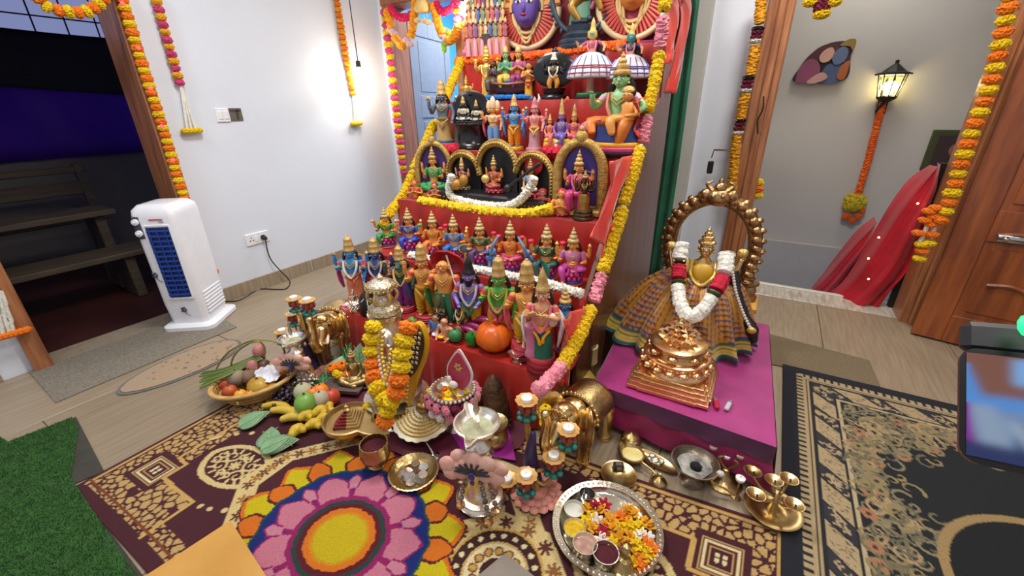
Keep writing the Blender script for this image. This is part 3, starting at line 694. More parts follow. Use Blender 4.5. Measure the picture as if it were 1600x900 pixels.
# loose drapes down the right flank
def drape(P, name='drape', wave=.012, m_=SATIN2):
    """P: left and right picture outlines of the hanging length, set in the flank's own plane"""
    A = spline([atX(u, v, SR+.03) for u, v in P[0]], 8); B = spline([atX(u, v, SR+.03) for u, v in P[1]], 8)
    def fn(u, v):
        i = u*(len(A)-1); a = A[int(round(i))]; b = B[int(round(i/(len(A)-1)*(len(B)-1)))]
        p = a.lerp(b, v); return (p.x+wave*math.sin(v*9+u*5)+.004*math.sin(v*23), p.y, p.z)
    o_ = G().sheet(fn, 24, 12).obj(name, m_, rc); o_.modifiers.new('s', 'SOLIDIFY').thickness = .003
drape([[(952, 252), (948, 300), (938, 340), (925, 372)], [(998, 240), (968, 300), (957, 345), (958, 400)]])
drape([[(945, 352), (938, 390), (932, 440), (925, 468)], [(955, 350), (956, 395), (948, 430), (936, 470)]])
drape([[(1030, -10), (1035, 40), (1040, 75), (1036, 102)], [(1052, -10), (1066, 20), (1056, 60), (1048, 95)]])
drape([[(1052, -10), (1060, 30), (1052, 90), (1040, 145)], [(1075, -10), (1082, 20), (1070, 90), (1054, 146)]])
drape([[(988, 160), (996, 185), (994, 205)], [(1010, 150), (1012, 190), (996, 238)]])
drape([[(880, 500), (880, 540), (868, 600)], [(912, 478), (898, 540), (885, 605)]])
# green curtain behind and at the right of the stand
GC = mat('green_curtain', '0f5138', .6, hex2='1c6b4c', vs=4, sheen=.3, bump=.1, bs=30)
def curt(name, x0, x1, y, z0, z1, label, nf, m_):
    o_ = G().sheet(lambda u, v: (x0+(x1-x0)*u+.01*math.sin(v*5), y+.028*math.sin(u*nf*2*pi)+.012*math.sin(u*nf*5.1+v*3), z0+(z1-z0)*v), nf*12, 14).obj(name, m_, None)
    o_.modifiers.new('s', 'SOLIDIFY').thickness = .003; tag(o_, label, 'curtain'); return o_
curt('green_curtain', -.80, -.535, 3.02, .0, 2.7, 'dark green curtain hanging beside the dark wooden panel at right of the stand', 4, GC)
curt('backdrop_curtain', -1.98, -.8, 3.12, .9, 2.7, 'pale green backdrop curtain behind the top row of dolls', 10, mat('pale_green_curtain', '5f9a80', .6, hex2='8ab8a0', vs=4))
# ------------------------------------------------------------------ garlands on the stand
YF = mat('yellow_rope', 'e2b60c', .8, hex2='f2d020', vs=30, bump=.6, bs=100); PKF = mat('pink_rope', 'd8778a', .8, hex2='ef9cab', vs=30, bump=.6, bs=100); ORF = mat('orange_rope', 'e8500e', .8, hex2='f87a1e', vs=30, bump=.6, bs=100)
YB_ = fl('efc80c')
def stand_garland(name, label, X, segs):
    t = None
    for kind, P in segs:
        pts = spline([atX(u, v, X) for u, v in P], 8)
        if t is None: t = thing(name, label, 'garland', pts[0])
        r = .019
        if kind == 'y': garland(None, None, pts, .028, [YB_], step=.026, parent=t)
        elif kind == 'p': fluff(pts, .025, PKF, 'pink_rope', t, o0=t.location)
        G().ball(pts[0]-t.location, .014, 8, jit=.2).obj('bead', pc('d8dcc0'), t)
    return t
stand_garland('flank_garland', 'long yellow and pink garland hanging down the right flank of the stand', SR+.055, [
    ('y', [(1043, -12), (1036, 16)]), ('p', [(1036, 24), (1032, 74)]), ('y', [(1031, 82), (1022, 130), (1012, 172)]), ('p', [(1012, 182), (1004, 224)]),
    ('y', [(1001, 230), (990, 270), (975, 318)]), ('y', [(974, 324), (960, 370), (943, 420)]), ('p', [(941, 428), (927, 474)]), ('y', [(925, 480), (905, 525), (880, 568)]), ('p', [(878, 572), (856, 596), (838, 612)])])
stand_garland('flank_garland', 'long yellow and pink garland hanging down the left flank of the stand', SL-.03, [
    ('p', [(742, 62), (726, 88)]), ('y', [(722, 92), (706, 130), (694, 160)]), ('y', [(680, 190), (664, 225), (648, 262)]), ('y', [(646, 268), (630, 305), (610, 332), (598, 352)]), ('p', [(542, 476), (534, 508), (536, 525)]), ('y', [(538, 530), (540, 552)])])
def rope(name, label, pts, r, m_, group=None, cat='garland', dens=1.0):
    t = thing(name, label, cat, pts[0], 0, group); fluff(pts, r, m_, 'petal_rope', t, o0=pts[0], dens=dens); return t
zt = TZ[2]+.026
rope('yellow_petal_rope', 'thick yellow petal rope laid along the third step below the black plaque', spline([atY(u, v, TY[2]+.012) for u, v in ((655, 313), (700, 321), (760, 330), (820, 334), (864, 325))], 10), .024, YF)
rope('white_jasmine_rope', 'white jasmine rope along the edge of the second step in front of the goddess dolls', spline([at(u, v, TZ[1]+.026) for u, v in ((640, 398), (690, 410), (760, 424), (840, 440), (912, 460))], 10), .020, WHITE)
rope('orange_petal_rope', 'bright orange petal rope along the edge of the top step', spline([atY(u, v, TY[5]+.0) for u, v in ((712, 96), (760, 93), (830, 88), (890, 80), (955, 72), (1000, 70))], 8), .024, ORF)
for P, lb in (((696, 234, 716, 232), 'crimson petal strip on the fourth step beside the black oval shrine'), ((848, 238, 900, 238), 'crimson petal strip on the fourth step above the black plaque')):
    rope('crimson_petal_rope', lb, [atY(P[0], P[1], TY[3]-.005), atY((P[0]+P[2])/2, P[1], TY[3]-.005), atY(P[2], P[3], TY[3]-.005)], .03, mat('crimson_rope', 'a80a28', .8, hex2='c81438', vs=30, bump=.5))
# ------------------------------------------------------------------ door and wall garlands
def line(P, X=None, Y=None, n=8):
    return spline([atX(u, v, X) if X is not None else atY(u, v, Y) for u, v in P], n) if len(P) > 2 else [atX(*p, X) if X is not None else atY(*p, Y) for p in P]
GX = LX+.075
g1 = garland('marigold_garland', 'yellow and orange marigold garland down the right jamb of the dark doorway', line([(186, -20), (222, 100), (252, 190), (282, 290), (306, 360), (318, 378)], X=GX), .028, [YEL, ORA], step=.037)
for i, P in enumerate(((200, 5), (225, 75), (244, 138), (262, 197), (279, 250))):
    p = atX(P[0]-9, P[1], GX+.02); G().ball(p-g1.location, .010, 10).obj('fairy_light', mat('fairy_pink', 'ff4a58', .3, emit=1.6), g1)
t = thing('jasmine_tail', 'white beaded tail with an orange puff hanging beside the air cooler', 'garland', atX(318, 380, GX))
G().tube([atX(318, 380, GX)-t.location, atX(333, 420, GX)-t.location], .007, 6, jit=.25).obj('white_string', WHITE, t)
f = bpy.data.objects.new('flower', flower_mesh(ORA)); C.objects.link(f); f.parent = t; f.location = atX(334, 425, GX)-t.location; f.scale = (.03, .03, .03)
garland('marigold_toran', 'yellow and orange marigold swag across the top of the dark doorway', line([(45, -25), (70, 8), (100, 18), (135, 18), (160, 2), (176, -25)], X=GX), .028, [YEL, ORA], step=.037)
t = thing('jasmine_tail', 'three white flower strings over an orange puff on the left jamb of the dark doorway', 'garland', atX(0, 460, GX))
for du in (-9, 0, 8): G().tube(spline([atX(-2+du*.4, 455, GX)-t.location, atX(6+du, 490, GX)-t.location, atX(14+du, 522, GX)-t.location], 6), .008, 6, jit=.3).obj('white_string', WHITE, t)
for i in range(6):
    f = bpy.data.objects.new('flower', flower_mesh(ORA)); C.objects.link(f); f.parent = t; f.location = atX(-2+i*8, 527-i*2.2, GX)-t.location; f.scale = (.028, .028, .024)
def hanger(name, label, P, mats_, n_str, puff, X, r, mp_):
    t = garland(name, label, line(P, X=X), r, mats_, step=r*1.42)
    e = Vector(atX(*P[-1], X)); q = Vector(atX(*puff, X))
    for i in range(n_str): 
        d = Vector((0, (i-(n_str-1)/2)*.012, 0)); G().tube([e-t.location, q+d*2.0-t.location], .006, 6, jit=.3).obj('white_string', WHITE, t)
    for i in range(4):
        f = bpy.data.objects.new('flower', flower_mesh(mp_)); C.objects.link(f); f.parent = t; f.location = q+Vector((0, (i-1.5)*.024, 0))-t.location; f.scale = (.024, .024, .024)
hanger('wall_garland', 'pink and yellow flower string with white tail on the white wall above the switch', [(240, -15), (258, 50), (271, 95), (282, 132)], [PNK, fl('f0b418')], 3, (300, 204), LX+.03, .026, YEL)
hanger('wall_garland', 'orange and yellow flower string with yellow puff near the glowing pendant bulb', [(524, -15), (534, 50), (543, 100), (552, 146)], [ORA, fl('f0a818')], 2, (557, 193), LX+.03, .026, YEL)
garland('doorway_garland', 'pink and yellow flower garland down the left jamb of the inner doorway', line([(601, 15), (606, 60), (613, 120), (622, 200), (631, 272)], Y=LBY-.085), .036, [PNK, fl('e8c21a')], step=.046)
garland('doorway_garland', 'pink and orange flower string at the right jamb of the inner doorway', line([(712, -12), (717, 30), (719, 42)], Y=LBY-.1), .036, [ORA, PNK], step=.048)
garland('doorway_garland', 'pink flower string beside the bright lamp left of the green backdrop', line([(736, -10), (733, 30), (731, 66)], Y=LBY-.18), .03, [fl('e02858'), ORA], step=.044)
YRO = mat('orange_yellow_rope', 'e89010', .8, hex2='f8ac20', vs=30, bump=.6, bs=90)
t = thing('swag_garland', 'orange yellow rope swags with white joints across the inner doorway', 'garland', atY(604, 15, LBY-.13))
for P in (((604, 14), (612, 45)), ((616, 56), (624, 68), (634, 73)), ((642, 60), (646, 35), (650, -5)), ((676, 5), (684, 35), (692, 56)), ((698, 64), (708, 60), (717, 38))):
    fluff(line(P, Y=LBY-.13), .030, YRO, 'orange_rope', t, o0=t.location)
for P in ((613, 50), (638, 66), (694, 60)):
    for dx in (-3, 3): 
        f = bpy.data.objects.new('flower', flower_mesh(mat('white_red', 'd8b8b8', .8))); C.objects.link(f); f.parent = t; f.location = atY(P[0]+dx, P[1]+dx, LBY-.13)-t.location; f.scale = (.03, .03, .03)
rope('pink_swag', 'hot pink flower swag at the top of the inner doorway', line([(608, 10), (622, 26), (638, 26), (650, 16)], Y=LBY-.12), .026, mat('hot_pink', 'd81858', .8, bump=.5))
rope('pink_swag', 'hot pink flower swag right of the hanging gold pot', line([(680, 4), (690, 18), (704, 14), (712, 4)], Y=LBY-.12), .026, mat('hot_pink'))
t = thing('hanging_pot', 'pale gold pot with four blossoms hanging in the inner doorway', 'ornament', atY(660, 12, LBY-.16))
G().lathe([(.02, .07), (.03, .06), (.055, .02), (.062, -.01), (.055, -.03), (.0, -.035)], 16).obj('pot', mat('pale_gold', 'd8b060', .5, hex2='e8c880'), t)
for i, x in enumerate((-.05, .02, .055)): 
    f = bpy.data.objects.new('flower', flower_mesh(mat('cream_fl', 'e8d0a0', .8))); C.objects.link(f); f.parent = t; f.location = (x, -.01, -.08-.01*i); f.scale = (.026, .026, .026)
    G().tube([(x*.6, 0, -.03), (x, -.01, -.07)], .003, 5).obj('thread', WHITE, t)
for i, (u, v) in enumerate(((704, 52), (697, 66), (694, 76))):
    pass
t = thing('leaf_string', 'small string of lime green leaves on the swag by the blue wall', 'garland', atY(700, 50, LBY-.1))
for u, v in ((701, 52), (697, 66), (694, 76), (693, 70)): G().ball(atY(u, v, LBY-.1)-t.location, (.024, .015, .03), 8, jit=.15).obj('leaf', pc('8fc82a'), t)
# garlands at the right doorway
JY = BY-.13
t = thing('jamb_garland', 'orange yellow rope garland with maroon bands down the left jamb of the right doorway', 'garland', atY(1190, -10, JY))
for P in (((1191, -12), (1186, 40)), ((1181, 70), (1172, 120)), ((1165, 145), (1156, 190)), ((1151, 210), (1143, 300))): fluff(line(P, Y=JY), .027, mat('amber_rope', 'd08c10', .8, hex2='e8a81c', vs=30, bump=.6, bs=90), 'amber_rope', t, o0=t.location)
for P in ((1182, 55), (1167, 132), (1155, 198)):
    for dv, mm in ((-10, BLACK), (-4, mat('wine', '6d1030', .8)), (3, mat('wine')), (9, WHITE)):
        f = bpy.data.objects.new('flower', flower_mesh(mm)); C.objects.link(f); f.parent = t; f.location = atY(P[0]-dv*.25, P[1]+dv, JY)-t.location; f.scale = (.032, .032, .02)
g = garland('door_garland', 'orange and yellow marigold garland down the edge of the open wooden door', line([(1580, -15), (1565, 60), (1545, 140), (1515, 215), (1492, 290), (1478, 330), (1462, 355)], Y=2.98), .033, [YEL, ORA], step=.047)
t = thing('garland_tail', 'tangled orange yellow and white flower tails at the foot of the door garland', 'garland', atY(1460, 330, 2.99))
for P, c_ in (((1452, 330), ORA), ((1460, 338), ORA), (((1446, 344)), ORA), ((1455, 350), ORA), ((1436, 364), ORA), ((1440, 382), YEL), ((1456, 366), ORA), ((1452, 380), YEL), ((1441, 392), ORA), ((1437, 404), YEL), ((1463, 325), ORA)):
    f = bpy.data.objects.new('flower', flower_mesh(c_)); C.objects.link(f); f.parent = t; f.location = atY(P[0], P[1], 2.99)-t.location; f.scale = (.03, .03, .024)
for P in (((1462, 345), (1455, 372)), ((1450, 352), (1438, 378))): G().tube([atY(*P[0], 2.99)-t.location, atY(*P[1], 2.99)-t.location], .01, 6, jit=.4).obj('white_string', WHITE, t)
g = garland('hall_garland', 'short orange and yellow flower string behind the right doorway jamb', line([(1185, 280), (1183, 312)], Y=BY+.2), .034, [YEL, ORA], step=.046)
t = thing('lintel_flower', 'yellow blossoms with a wine tassel hanging from the top of the right doorway', 'garland', atY(1285, 0, BY-.05))
for u, v, c_ in ((1268, 3, YEL), (1302, 3, YEL), (1284, 22, YEL), (1274, -6, YEL), (1296, -6, YEL), (1285, 4, mat('wine')), (1284, 12, mat('wine'))):
    f = bpy.data.objects.new('flower', flower_mesh(c_)); C.objects.link(f); f.parent = t; f.location = atY(u, v, BY-.05)-t.location; f.scale = (.042, .042, .036)
# ------------------------------------------------------------------ lantern, wall art, red drape, railing, picture
LY = 4.5
P = atY(1392, 130, LY-.08)
t = thing('wall_lantern', 'black glass wall lantern glowing on the grey stair hall wall', 'lantern', P)
BK = mat('black_iron', '15130f', .5)
G().lathe([(.0, .155), (.012, .15), (.012, .13), (.03, .115), (.075, .075), (.11, .065), (.11, .055), (0, .055)], 8).obj('roof', BK, t, smooth=False)
G().lathe([(.0, -.13), (.03, -.125), (.06, -.105), (.065, -.09), (0, -.09)], 8).obj('cup', BK, t, smooth=False)
for k in range(8): a = k*pi/4; G().tube([(.058*math.cos(a), .058*math.sin(a), -.09), (.085*math.cos(a), .085*math.sin(a), .058)], .0045, 5).obj('bar', BK, t)
G().lathe([(.052, -.088), (.078, .055)], 8, cap=False).obj('glass', mat('lantern_glass', 'fff2c8', .1, trans=1), t, smooth=False)
G().lathe([(.0, -.08), (.02, -.075), (.026, -.03), (.018, .0), (0, .01)], 12).obj('bulb', mat('bulb_warm', 'ffe6a0', .4, emit=14), t)
G().tube(spline([(0, .0, -.12), (-.03, .03, -.19), (0, .075, -.16)], 6), .012, 6).box((0, .072, -.13), (.06, .016, .16)).obj('bracket', BK, t)
light('lantern_light', P+Vector((0, -.0, -.02)), (0, 0, 0), .04, 16, (1, .86, .5), 'POINT')
t = thing('lantern_string', 'long orange flower string hanging from the wall lantern to a yellow puff', 'garland', atY(1378, 160, LY-.05))
fluff(line([(1380, 158), (1368, 205), (1355, 255), (1340, 305)], Y=LY-.05), .022, ORF, 'orange_rope', t, o0=t.location)
for u, v, c_, r in ((1335, 316, mat('lime_yellow', 'c8b020', .8, bump=.5), .075), (1322, 338, ORF, .03), (1332, 344, ORF, .026), (1341, 338, ORF, .026), (1348, 330, ORF, .02)):
    f = bpy.data.objects.new('flower', flower_mesh(c_)); C.objects.link(f); f.parent = t; f.location = atY(u, v, LY-.05)-t.location; f.scale = (r, r*.6, r*1.5)
# relief of a couple on the wall
P = atY(1287, 100, LY-.02); t = thing('wall_relief', 'painted relief of an embracing couple on the stair hall wall left of the lantern', 'wall art', P)
sc_ = mpp(P); M_ = Matrix(((1, 0, 0, 0), (0, 0, 1, 0), (0, 1, 0, 0), (0, 0, 0, 1)))
def relief(name, pts, d0, d1, m_): G().prism(smooth2([((u-1287)*sc_, -(v-100)*sc_) for u, v in pts]), -d1, -d0, M_).obj(name, m_, t, smooth=False)
relief('backing', [(1254, 124), (1256, 104), (1266, 86), (1282, 74), (1300, 70), (1316, 74), (1319, 92), (1318, 124)], -.015, .0, pc('3a2228'))
relief('veil', [(1254, 120), (1257, 102), (1268, 92), (1280, 98), (1284, 112), (1276, 124), (1258, 126)], 0, .02, pc('8a4560'))
relief('hair', [(1264, 96), (1272, 80), (1286, 73), (1300, 76), (1297, 90), (1284, 94), (1274, 104)], 0, .016, pc('4a1c20'))
relief('face', [(1283, 82), (1292, 78), (1297, 86), (1293, 96), (1284, 98), (1279, 91)], .012, .03, pc('c89a88'))
relief('blue_face', [(1298, 84), (1306, 78), (1314, 84), (1312, 98), (1302, 102), (1296, 94)], .012, .03, pc('5a6a86'))
relief('blue_body', [(1290, 104), (1304, 100), (1314, 106), (1312, 126), (1288, 126)], .0, .022, pc('46587a'))
relief('arms', [(1276, 118), (1288, 112), (1296, 120), (1282, 127), (1270, 126)], .02, .032, pc('c8988a'))
relief('plume', [(1302, 76), (1310, 69), (1320, 70), (1320, 84), (1314, 78)], .0, .02, pc('8a7030'))
relief('shawl', [(1310, 104), (1319, 98), (1318, 122), (1308, 120)], .02, .03, pc('a85a28'))
# framed picture and railing with red cloth
P = atY(1478, 236, 4.48)
t = thing('picture_frame', 'dark green framed portrait partly behind the door garland', 'picture', P)
s_ = mpp(P)
G().box((0, 0, 0), (46*s_, .03, 62*s_), b=.006).obj('frame', mat('moss_frame', '3a4020', .6), t, smooth=False)
G().box((3*s_, -.012, -2*s_), (34*s_, .012, 50*s_)).obj('print', pc('3a2a2a'), t, smooth=False)
G().ball((8*s_, -.014, 2*s_), (9*s_, .006, 12*s_), 12).obj('face', pc('8a5a50'), t)
t = thing('stair_railing', 'black iron stair railing under the red cloth beside the marble landing', 'railing', (.86, 3.46, .0))
rp = [Vector((.86, 3.45, .9)), Vector((.62, 4.25, .48))]
for i in range(2):
    u, v = ((1410, 458), (1384, 520))[i]
for (x, y, z0, z1) in ((.86, 3.44, .0, .92), (.95, 3.3, .0, .92), (.62, 4.1, -.6, .1), (.74, 3.8, -.4, .38)): G().box((x-.86, y-3.46, (z0+z1)/2), (.045, .045, z1-z0), b=.004).obj('post', BK, t, smooth=False)
G().tube([(0, -.02, .9), atY(1335, 428, 4.1)-t.location], .022, 8).obj('handrail', BK, t); G().tube([(0, -.02, .12), (.12, -.16, .1)], .015, 6).obj('lower_rail', BK, t); G().tube([(-.1, .3, .1), (-.24, .64, -.25)], .015, 6).obj('lower_rail', BK, t)
RDC = mat('red_chiffon', 'a00a20', .45, hex2='c0142a', vs=5, sheen=.4)
def redsheet(A, B, ya, yb, name, amp):
    a = spline([atY(*p, ya) for p in A], 8); b = spline([atY(*p, yb) for p in B], 8); n = min(len(a), len(b))-1
    def fn(u, v):
        p = a[int(round(u*n))].lerp(b[int(round(u*n))], v); return (p.x, p.y+amp*math.sin(v*14+u*3)+.4*amp*math.sin(v*31+u*9)-.10*math.sin(v*pi), p.z)
    return G().sheet(fn, 24, 30).obj(name, RDC, tr)
tr = thing('red_drape', 'red sequinned cloth draped over the stair railing', 'cloth', (0, 0, 0))
redsheet([(1452, 258), (1420, 282), (1388, 325), (1350, 390), (1318, 440), (1283, 468)], [(1466, 254), (1464, 300), (1440, 360), (1418, 420), (1390, 455), (1370, 484)], 3.56, 3.40, 'near_fold', .018)
redsheet([(1366, 338), (1335, 365), (1303, 405), (1285, 430), (1268, 450)], [(1366, 352), (1352, 390), (1335, 415), (1318, 440), (1308, 455)], 4.0, 3.85, 'far_fold', .015)
for u, v in ((1434, 318), (1373, 371), (1357, 404), (1357, 436), (1422, 423)): G().ball(atY(u, v, 3.36), .006, 8).obj('fairy_light', mat('fairy_gold', 'ffd88a', .3, emit=6), tr)
# door latch with padlock on the jamb
P = atY(1150, 240, BY-.11); t = thing('door_latch', 'brass tower bolt with a dark padlock on the left jamb of the right doorway', 'latch', P)
s_ = mpp(P)
G().box((0, 0, 0), (.05, .02, .12), b=.004).obj('plate', SILV, t, smooth=False)
G().tube([(0, -.015, .02), (-.13, -.02, .02), (-.135, -.02, -.03)], .006, 6).obj('bolt', STEEL, t); G().box((-.135, -.02, -.09), (.035, .02, .08), b=.006).obj('padlock', BK, t, smooth=False)
G().tube(spline([(.09, .0, .33), (.10, -.02, .26), (.085, -.02, .2), (.1, -.02, .12)], 6), .005, 6).obj('chain', BK, t)
# ------------------------------------------------------------------ switches, socket, cord, pendant bulb
PW = mat('white_plastic', 'e8e9ee', .35, var=.02)
P = atX(348, 180, LX+.004); t = thing('switch_plate', 'white switch plate with two switches on the white wall', 'switch', P)
G().box((0, 0, 0), (.012, .085, .085), b=.004).obj('plate', PW, t, smooth=False)
for dy in (-.018, .018): G().box((.007, dy, .0), (.008, .028, .05), b=.003).obj('rocker', PW, t, smooth=False)
P = atX(368, 179, LX+.002); t = thing('junction_box', 'open steel junction box beside the white switch plate', 'junction box', P)
G().box((.002, 0, 0), (.006, .085, .08), b=.002).obj('plate', mat('zinc', '8a8880', .4, .8), t, smooth=False)
G().box((.007, .01, .0), (.006, .012, .06)).box((.007, 0, .025), (.006, .07, .012)).obj('strap', mat('dark_zinc', '55534e', .5, .6), t, smooth=False)
P = atX(402, 372, LX+.004); t = thing('wall_socket', 'white double socket plate low on the white wall with a black plug', 'socket', P)
G().box((0, 0, 0), (.014, .17, .085), b=.004).obj('plate', PW, t, smooth=False)
for dy, dz in ((-.045, .012), (-.055, -.008), (-.035, -.008)): G().ball((.007, dy, dz), (.002, .005, .005), 8).obj('hole', BLACK, t)
G().box((.008, -.012, .0), (.006, .02, .04), b=.002).obj('rocker', PW, t, smooth=False)
pl = Vector(atX(412, 371, LX+.02)); cb = atX(414, 385, LX+.03)
t = thing('power_cord', 'black power cord running from the socket down to the air cooler', 'cord', pl)
G().limb([(-.005, 0, 0), (.022, 0, -.003)], [.02, .014], 10).obj('plug', BLACK, t)
cp_ = [pl+Vector((.02, 0, -.01)), atX(418, 392, LX+.03), atX(425, 408, LX+.04), atX(440, 425, LX+.06), at(453, 440, .006), at(447, 451, .006), at(430, 452, .006), at(405, 452, .006), at(385, 463, .006), at(370, 470, .006), at(352, 471, .006), at(344, 470, .03)]
G().tube([p-pl for p in spline(cp_, 6)], .0042, 6).obj('cable', BLACK, t)
P = Vector((-3.02, 2.66, hz((-3.02, 2.66), 118))); t = thing('pendant_lamp', 'glowing bare bulb on a thin black cable by the white wall', 'lamp', P)
G().tube([(0, 0, .1), (0, 0, 2.79-P.z)], .004, 5).obj('cable', BK, t); G().lathe([(.0, .11), (.018, .105), (.02, .06), (.0, .055)], 12).obj('holder', BK, t)
G().lathe([(0, .06), (.014, .055), (.03, .02), (.034, .0), (.028, -.02), (0, -.034)], 14).obj('bulb', mat('bulb_white', 'fff0d8', .4, emit=45), t)
light('pendant_light', P+Vector((.08, 0, -.06)), (0, 0, 0), .05, 4.5, (1, .86, .66), 'POINT')
P = atY(722, 18, 3.0); t = thing('pendant_lamp', 'second glowing bulb in front of the pale green backdrop', 'lamp', P)
G().tube([(0, 0, .1), (0, 0, 2.79-P.z)], .004, 5).obj('cable', BK, t); G().lathe([(.0, .11), (.018, .105), (.02, .06), (.0, .055)], 12).obj('holder', BK, t)
G().lathe([(0, .06), (.014, .055), (.03, .02), (.034, .0), (.028, -.02), (0, -.034)], 14).obj('bulb', mat('bulb_white'), t)
light('pendant_light', P+Vector((0, -.05, -.06)), (0, 0, 0), .05, 6, (1, .86, .66), 'POINT')
# ------------------------------------------------------------------ air cooler
P = Vector((-3.0, 1.06, .006))
t = thing('air_cooler', 'white tower air cooler with blue louvres standing before the dark doorway', 'air cooler', P, .64)
CW = mat('cooler_white', 'e9e9ee', .32, var=.02); CB = mat('cooler_blue', '123a94', .35, var=.1); CG = mat('cooler_grey', '3a4258', .5)
def rrect(w, d, r, n=5):
    o_ = []
    for cx, cy_, a0 in ((w/2-r, d/2-r, 0), (-w/2+r, d/2-r, pi/2), (-w/2+r, -d/2+r, pi), (w/2-r, -d/2+r, 3*pi/2)):
        for k in range(n+1): a = a0+pi/2*k/n; o_.append((cx+r*math.cos(a), cy_+r*math.sin(a)))
    return o_
def loft2(g_, rows):
    vs = []; fs = []; n = len(rows[0][0])
    for poly, z, oy in rows: vs += [(x, y+oy, z) for x, y in poly]
    for i in range(len(rows)-1):
        for k in range(n): fs.append((i*n+k, i*n+(k+1) % n, (i+1)*n+(k+1) % n, (i+1)*n+k))
    fs += [tuple(range(n))[::-1], tuple((len(rows)-1)*n+k for k in range(n))]
    g_.add(vs, fs); return g_
loft2(G(), [(rrect(.30, .33, .05), 0, 0), (rrect(.30, .33, .05), .022, 0), (rrect(.27, .30, .05), .032, 0), (rrect(.2, .22, .04), .034, 0)]).obj('base', CW, t)
loft2(G(), [(rrect(.215, .24, .035), .03, 0), (rrect(.23, .26, .035), .16, 0), (rrect(.235, .265, .035), .7, 0), (rrect(.225, .255, .035), .74, 0), (rrect(.18, .21, .035), .765, 0), (rrect(.1, .12, .03), .768, 0)]).obj('body', CW, t)
fy = -.1335
G().box((.012, fy+.004, .43), (.122, .014, .43), b=.004).obj('grille_recess', mat('louvre_dark', '0a1a44', .5), t, smooth=False)
for i in range(14): G().box((.012, fy-.003, .235+i*.03), (.116, .016, .011), b=.002, rot=Matrix.Rotation(.5, 3, 'X')).obj('louvre', CB, t, smooth=False)
for dx in (-.03, .012, .054): G().box((dx, fy-.006, .43), (.006, .01, .42)).obj('vane', CB, t, smooth=False)
G().box((.012, fy, .655), (.132, .008, .012), b=.002).box((.012, fy, .208), (.132, .008, .012), b=.002).box((-.054, fy, .43), (.01, .008, .45), b=.002).box((.078, fy, .43), (.01, .008, .45), b=.002).obj('grille_frame', CW, t, smooth=False)
G().box((-.085, fy+.004, .645), (.042, .012, .13), b=.012).obj('control_panel', CG, t, smooth=False)
for z in (.68, .615): 
    g_ = G(); g_.T = Matrix.Translation((-.085, fy-.002, z)) @ Matrix.Rotation(pi/2, 4, 'X'); g_.lathe([(.018, 0), (.017, .012), (.006, .014), (.005, .022), (0, .022)], 14).obj('knob', CW, t)
G().box((.02, fy-.0005, .69), (.07, .004, .006)).obj('red_lettering', pc('c83838'), t, smooth=False); G().box((.045, fy-.0005, .678), (.025, .004, .004)).obj('grey_lettering', pc('9a9aa2'), t, smooth=False)
for (x, z) in ((.0, .13), (-.09, .36)):
    g_ = G()
    for k in range(5): a = k*1.25; g_.ball((x+.011*math.cos(a), fy+.001, z+.013*math.sin(a)), (.006, .003, .009), 8, rot=Matrix.Rotation(a, 3, 'Y'))
    g_.tube(spline([(x, fy, z), (x+.012, fy, z-.03), (x+.03, fy, z-.045)], 5), .0018, 5); g_.obj('flower_print', CG, t)
for i in range(7): G().box((.117, -.0, .09+i*.022), (.008, .19, .012), b=.003).obj('side_rib', CW, t, smooth=False)
# ------------------------------------------------------------------ clay figures
SKIN = {'o': 'de9648', 'p': 'd99a78', 'b': '2f86c8', 'db': '2c4f94', 'g': '4fa23c', 'k': '26262c', 'v': '7a68b8', 'gr': '5a6270', 'gd': 'c9a24e', 't': 'b8865a', 'lg': '86b87c', 'br': '5a4028', 'pk': 'd8848c'}
def sk(c): return GOLDP if c == 'gd' else mat('clay_'+c, SKIN.get(c, c), .4, var=.08, vs=14)
EYEW = pc('f2efe6'); EYEB = pc('101014'); LIP = pc('a8202c'); DKG = pc('3a2c12')
def crownprof(kind, z0, z1, r):
    h = z1-z0
    if kind == 'tier':     # stacked beaded tiers
        return [(r*1.05, z0), (r*1.2, z0+h*.07), (r*1.16, z0+h*.17), (r*.7, z0+h*.25), (r*.84, z0+h*.33), (r*.82, z0+h*.43), (r*.45, z0+h*.5), (r*.56, z0+h*.57), (r*.54, z0+h*.66), (r*.22, z0+h*.73), (r*.3, z0+h*.79), (r*.26, z0+h*.86), (r*.08, z0+h*.91), (r*.12, z0+h*.95), (0, z1)]
    if kind == 'tall':
        return [(r*1.05, z0), (r*1.12, z0+h*.06), (r*1.04, z0+h*.12), (r*1.0, z0+h*.16), (r*.94, z0+h*.36), (r*.98, z0+h*.4), (r*.86, z0+h*.46), (r*.76, z0+h*.7), (r*.8, z0+h*.74), (r*.62, z0+h*.8), (r*.42, z0+h*.88), (r*.2, z0+h*.92), (r*.22, z0+h*.96), (0, z1)]
    if kind == 'cone':
        return [(r*1.05, z0), (r*1.1, z0+h*.08), (r*.95, z0+h*.14), (r*.7, z0+h*.45), (r*.74, z0+h*.5), (r*.4, z0+h*.8), (r*.16, z0+h*.9), (0, z1)]
    return [(r*1.02, z0), (r*1.06, z0+h*.2), (r*.8, z0+h*.7), (r*.3, z0+h*.95), (0, z1)]
